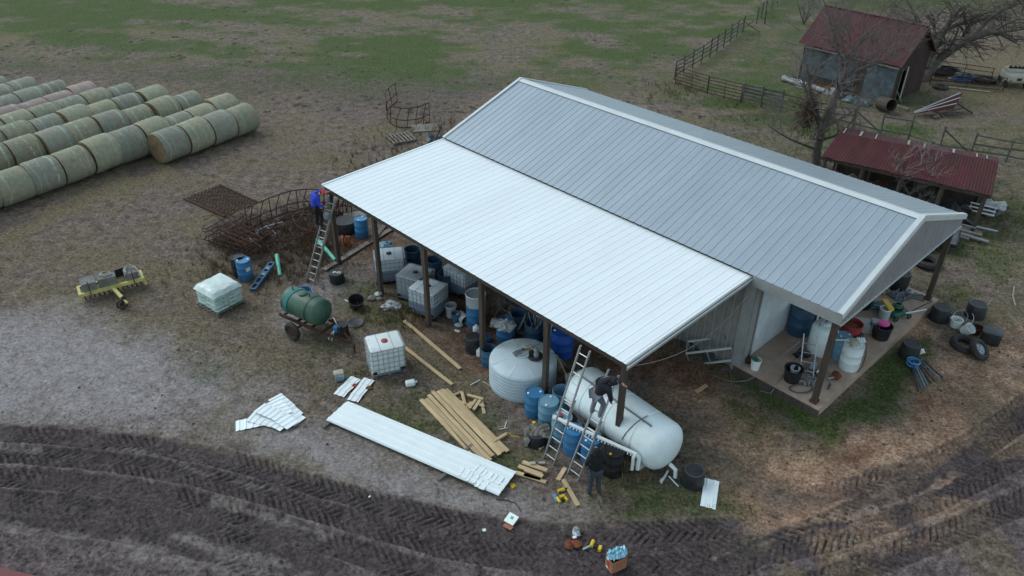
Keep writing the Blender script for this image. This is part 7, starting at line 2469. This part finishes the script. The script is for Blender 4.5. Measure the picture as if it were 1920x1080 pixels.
leanr = dict(pelvis=(-.06, -.10, .86), chest=(-.02, .02, 1.20), neck=(.12, .10, 1.38), head=(.21, .13, 1.46), face=(.9, .4, -.2),
             lsh=(-.16, .0, 1.34), lel=(-.02, .26, 1.38), lwr=(.22, .34, 1.42), rsh=(.12, -.05, 1.26), rel=(.14, -.06, .98), rwr=(.24, .12, .90),
             lhip=(-.15, -.06, .84), lkn=(-.20, .10, .46), lan=(-.16, .0, .07), ltoe=(-.16, .14, .03),
             rhip=(.04, -.08, .84), rkn=(.06, .12, .47), ran=(.06, .0, .07), rtoe=(.06, .14, .03))
person('worker in bright blue jacket and red cap on the left ladder at the roof corner', (fb.x, fb.y, fb.z), PHI + .2, leanr,
       dict(skin=M['skin'], top=M['bluejacket'], legs=M['blackcloth'], shoe=M['black'], hat=M['cap_red']), cap=True)
g3 = Vector(t_.location) + d3 * .62 - hor3 * .32
solo('tool_bag', MB().blob((0, 0, 0), .14, 10, .2, 130, (1, .8, 1.2)), M['steel'], 'grey bucket-like bag hanging on the left ladder beside the worker', 'bag', Vector(t_.location) + d3 * .80 + hor3 * .10 + nrm3 * .15)

# debris behind the far corner of the lean-to
g = G(752, 262)
t = spawn('pallet', None, 'broken grey pallet lying in the grass below the lone half hay ring', (g.x, g.y, .0), .5, scale=1.15)
solo('panel', MB().box((0, 0, .04), (1.5, 1.1, .05)), M['stone'], 'pale grey flat panel on the ground right of the broken pallet', 'panel', at(797, 241), .2)
crumple(200, .9, .8, 'tin', 'tin_sheet', 'crumpled grey tin beside the far corner of the white roof', 'tin sheet', at(815, 262), .3, .3)
plank(GZ(770, 292, .1), GZ(822, 262, .15), .14, .12, 'dark timber beam behind the far edge of the white roof', 'post')
plank(GZ(790, 282, .1), GZ(832, 256, .15), .1, .1, 'second dark timber beam nearest the roof edge', 'post')
tubething('steel_bar', 'dark bar sticking up behind the far corner of the lean-to', 'bar', [GZ(817, 262, .2), GZ(828, 236, 1.1)], .03, 'rust')
for i, (px, py, dx, l) in enumerate([(672, 345, .5, 'dark dry bush patch left of the white roof corner'), (720, 300, .6, 'brown dead bush behind the white roof')]):
    pass

# ================================================================== GRASS, CLODS, DROPPINGS
def scatter(n, ylo, yhi, seed, xk=.72):
    r = np.random.default_rng(seed)
    # even over the ground with a little more weight nearby
    y = ylo + (yhi - ylo) * r.random(n) ** 1.35
    D = y * math.cos(PITCH) + CAM_H * math.sin(PITCH)
    x = (r.random(n) * 2 - 1) * xk * D
    return x, y, r
def blade_mesh(name, x, y, z, h, wd, nb, r, m, label, cat, lean=.5):
    n = len(x)
    ang = r.random((n, nb)) * 2 * PI
    ox = (r.random((n, nb)) - .5) * wd * 5
    oy = (r.random((n, nb)) - .5) * wd * 5
    hh = h[:, None] * (.6 + .8 * r.random((n, nb)))
    bx, by = x[:, None] + ox, y[:, None] + oy
    c, s_ = np.cos(ang), np.sin(ang)
    zb = z[:, None] - .02 + 0 * ox
    v0 = np.stack([bx - c * wd / 2, by - s_ * wd / 2, zb], -1)
    v1 = np.stack([bx + c * wd / 2, by + s_ * wd / 2, zb], -1)
    lx = (r.random((n, nb)) - .5) * 2 * lean * hh
    ly = (r.random((n, nb)) - .5) * 2 * lean * hh
    v2 = np.stack([bx + lx, by + ly, zb + hh], -1)
    V = np.stack([v0, v1, v2], 2).reshape(-1, 3)
    nt_ = n * nb
    me = bpy.data.meshes.new(name)
    me.vertices.add(nt_ * 3); me.vertices.foreach_set('co', V.astype(np.float32).ravel())
    me.loops.add(nt_ * 3); me.loops.foreach_set('vertex_index', np.arange(nt_ * 3, dtype=np.int32))
    me.polygons.add(nt_); me.polygons.foreach_set('loop_start', np.arange(nt_, dtype=np.int32) * 3)
    me.update()
    at_ = me.attributes.new('shade', 'FLOAT', 'POINT')
    at_.data.foreach_set('value', np.repeat(r.random(nt_), 3).astype(np.float32))
    me.materials.append(m)
    o = bpy.data.objects.new(name, me)
    C.objects.link(o)
    return tag(o, label, cat, kind='stuff')
def blade_mat(name, c1, c2):
    m = bpy.data.materials.new(name)
    m.use_nodes = True
    t = m.node_tree
    b = t.nodes['Principled BSDF']
    b.inputs['Roughness'].default_value = .8
    b.inputs['Specular IOR Level'].default_value = .2
    a = t.nodes.new('ShaderNodeAttribute'); a.attribute_name = 'shade'
    mx = t.nodes.new('ShaderNodeMix'); mx.data_type = 'RGBA'
    mx.inputs['A'].default_value = (*c1, 1); mx.inputs['B'].default_value = (*c2, 1)
    t.links.new(a.outputs['Fac'], mx.inputs['Factor'])
    t.links.new(mx.outputs['Result'], b.inputs['Base Color'])
    return m
inb = lambda x, y, m0=0.0: ((x - BX) * math.cos(PHI) + (y - BY) * math.sin(PHI) > EW - m0) & ((x - BX) * math.cos(PHI) + (y - BY) * math.sin(PHI) < L2 + .15) & (-(x - BX) * math.sin(PHI) + (y - BY) * math.cos(PHI) > W1 - .15) & (-(x - BX) * math.sin(PHI) + (y - BY) * math.cos(PHI) < W1 + 2 * W2 + .15)
def under(x, y):
    X_ = (x - BX) * math.cos(PHI) + (y - BY) * math.sin(PHI)
    Y_ = -(x - BX) * math.sin(PHI) + (y - BY) * math.cos(PHI)
    return (X_ > -.3) & (X_ < L2 + .3) & (Y_ > W1 - .4) & (Y_ < W1 + 2 * W2 + .3)
x, y, r = scatter(120000, 12.5, 48, 5)
F = ground_fields(x, y)
p = F['green'] * .9 + .0
k = (r.random(len(x)) < p) & ~under(x, y)
x1_, y1_ = x[k], y[k]
z1_ = np.zeros_like(x1_)
blade_mesh('green_grass', x1_, y1_, z1_, .05 + .07 * r.random(len(x1_)), .022, 4, r, blade_mat('green_blades', (.025, .042, .012), (.075, .10, .035)), 'short green winter grass growing in patches over the yard', 'grass')
x, y, r = scatter(150000, 12.5, 50, 6)
F = ground_fields(x, y)
p = (F['tan'] * .45 + .10) * (1 - F['mud']) * (1 - .75 * F['pale']) * (1 - .7 * F['clay'])
k = (r.random(len(x)) < p) & ~under(x, y)
x1_, y1_ = x[k], y[k]
blade_mesh('dry_grass', x1_, y1_, np.zeros_like(x1_), .04 + .06 * r.random(len(x1_)), .022, 4, r, blade_mat('dry_blades', (.085, .06, .035), (.27, .21, .13)), 'short dry straw-coloured grass all over the yard', 'grass')
# taller weeds in the scrap heap and along edges
tx_, ty_ = [], []
rr_ = np.random.default_rng(9)
for (px, py, n_, s_) in [(520, 455, 260, 1.8), (560, 500, 200, 1.2), (440, 500, 120, .9), (575, 440, 200, 1.2), (610, 470, 80, .6), (770, 590, 70, .5), (700, 600, 40, .8), (1350, 700, 60, .5), (1180, 860, 60, .6), (720, 290, 160, 1.6), (820, 240, 60, .8), (1270, 165, 100, 1.2), (1700, 415, 120, 1.2), (1880, 400, 100, 1.0), (1560, 330, 80, 1.0), (1640, 150, 120, 2.2), (1430, 205, 80, 1.8)]:
    g = G(px, py)
    tx_.append(g.x + rr_.normal(0, s_, n_)); ty_.append(g.y + rr_.normal(0, s_, n_))
x, y = np.concatenate(tx_), np.concatenate(ty_)
k = ~under(x, y)
x, y = x[k], y[k]
blade_mesh('tall_dry_weeds', x, y, np.zeros_like(x), .18 + .3 * rr_.random(len(x)), .022, 7, rr_, blade_mat('weed_blades', (.07, .045, .025), (.26, .19, .11)), 'tall dead weeds standing round the scrap heap and fence lines', 'weeds', .45)
# clods and droppings
def clods(name, x, y, s_, r, m, label, cat, flat=.5):
    n = len(x)
    base = np.array([(1, 0, 0), (.3, .95, 0), (-.8, .6, 0), (-.8, -.6, 0), (.3, -.95, 0), (0.1, 0.05, 1)])
    ang = r.random(n) * 2 * PI
    j = 1 + (r.random((n, 6, 3)) - .5) * .5
    P_ = base[None] * j * s_[:, None, None]
    P_[:, :, 2] *= flat
    c, s2 = np.cos(ang)[:, None], np.sin(ang)[:, None]
    X_ = P_[:, :, 0] * c - P_[:, :, 1] * s2 + x[:, None]
    Y_ = P_[:, :, 0] * s2 + P_[:, :, 1] * c + y[:, None]
    V = np.stack([X_, Y_, P_[:, :, 2] - .005], -1).reshape(-1, 3)
    f = np.array([(0, 1, 5), (1, 2, 5), (2, 3, 5), (3, 4, 5), (4, 0, 5)])
    Fs = (np.arange(n)[:, None, None] * 6 + f[None]).reshape(-1)
    me = bpy.data.meshes.new(name)
    me.vertices.add(n * 6); me.vertices.foreach_set('co', V.astype(np.float32).ravel())
    me.loops.add(len(Fs)); me.loops.foreach_set('vertex_index', Fs.astype(np.int32))
    me.polygons.add(n * 5); me.polygons.foreach_set('loop_start', np.arange(n * 5, dtype=np.int32) * 3)
    me.update()
    me.materials.append(m)
    o = bpy.data.objects.new(name, me)
    C.objects.link(o)
    return tag(o, label, cat, kind='stuff')
x, y, r = scatter(1500, 45, 78, 21)
pf = np.clip((fbm(x, y, .08, 3, 77) - .35) * 4, .05, 1)
k = (r.random(len(x)) < pf) & (x < 12)
clods('cattle_droppings', x[k], y[k], .10 + .16 * r.random(k.sum()), r, M['mudclod'], 'dark dried droppings dotted over the far pasture', 'droppings', .35)
x, y, r = scatter(9000, 12.5, 32, 22)
F = ground_fields(x, y)
k = (r.random(len(x)) < (.06 + .7 * F['mud'] * (F['mud'] < .999) + .12 * F['mud'] + .2 * F['clay'])) & ~under(x, y)
clods('mud_clods', x[k], y[k], .02 + .04 * r.random(k.sum()) ** 2, r, M['mudclod'], 'small dark mud clods scattered along the wheel tracks', 'clods', .8)
x, y, r = scatter(2600, 13, 45, 23)
k = ~under(x, y) & (ground_fields(x, y)['mud'] < .2)
clods('dead_leaves', x[k], y[k], .025 + .03 * r.random(k.sum()), r, M['old_wood'], 'pale dead leaves and stones scattered over the yard', 'leaves', .4)
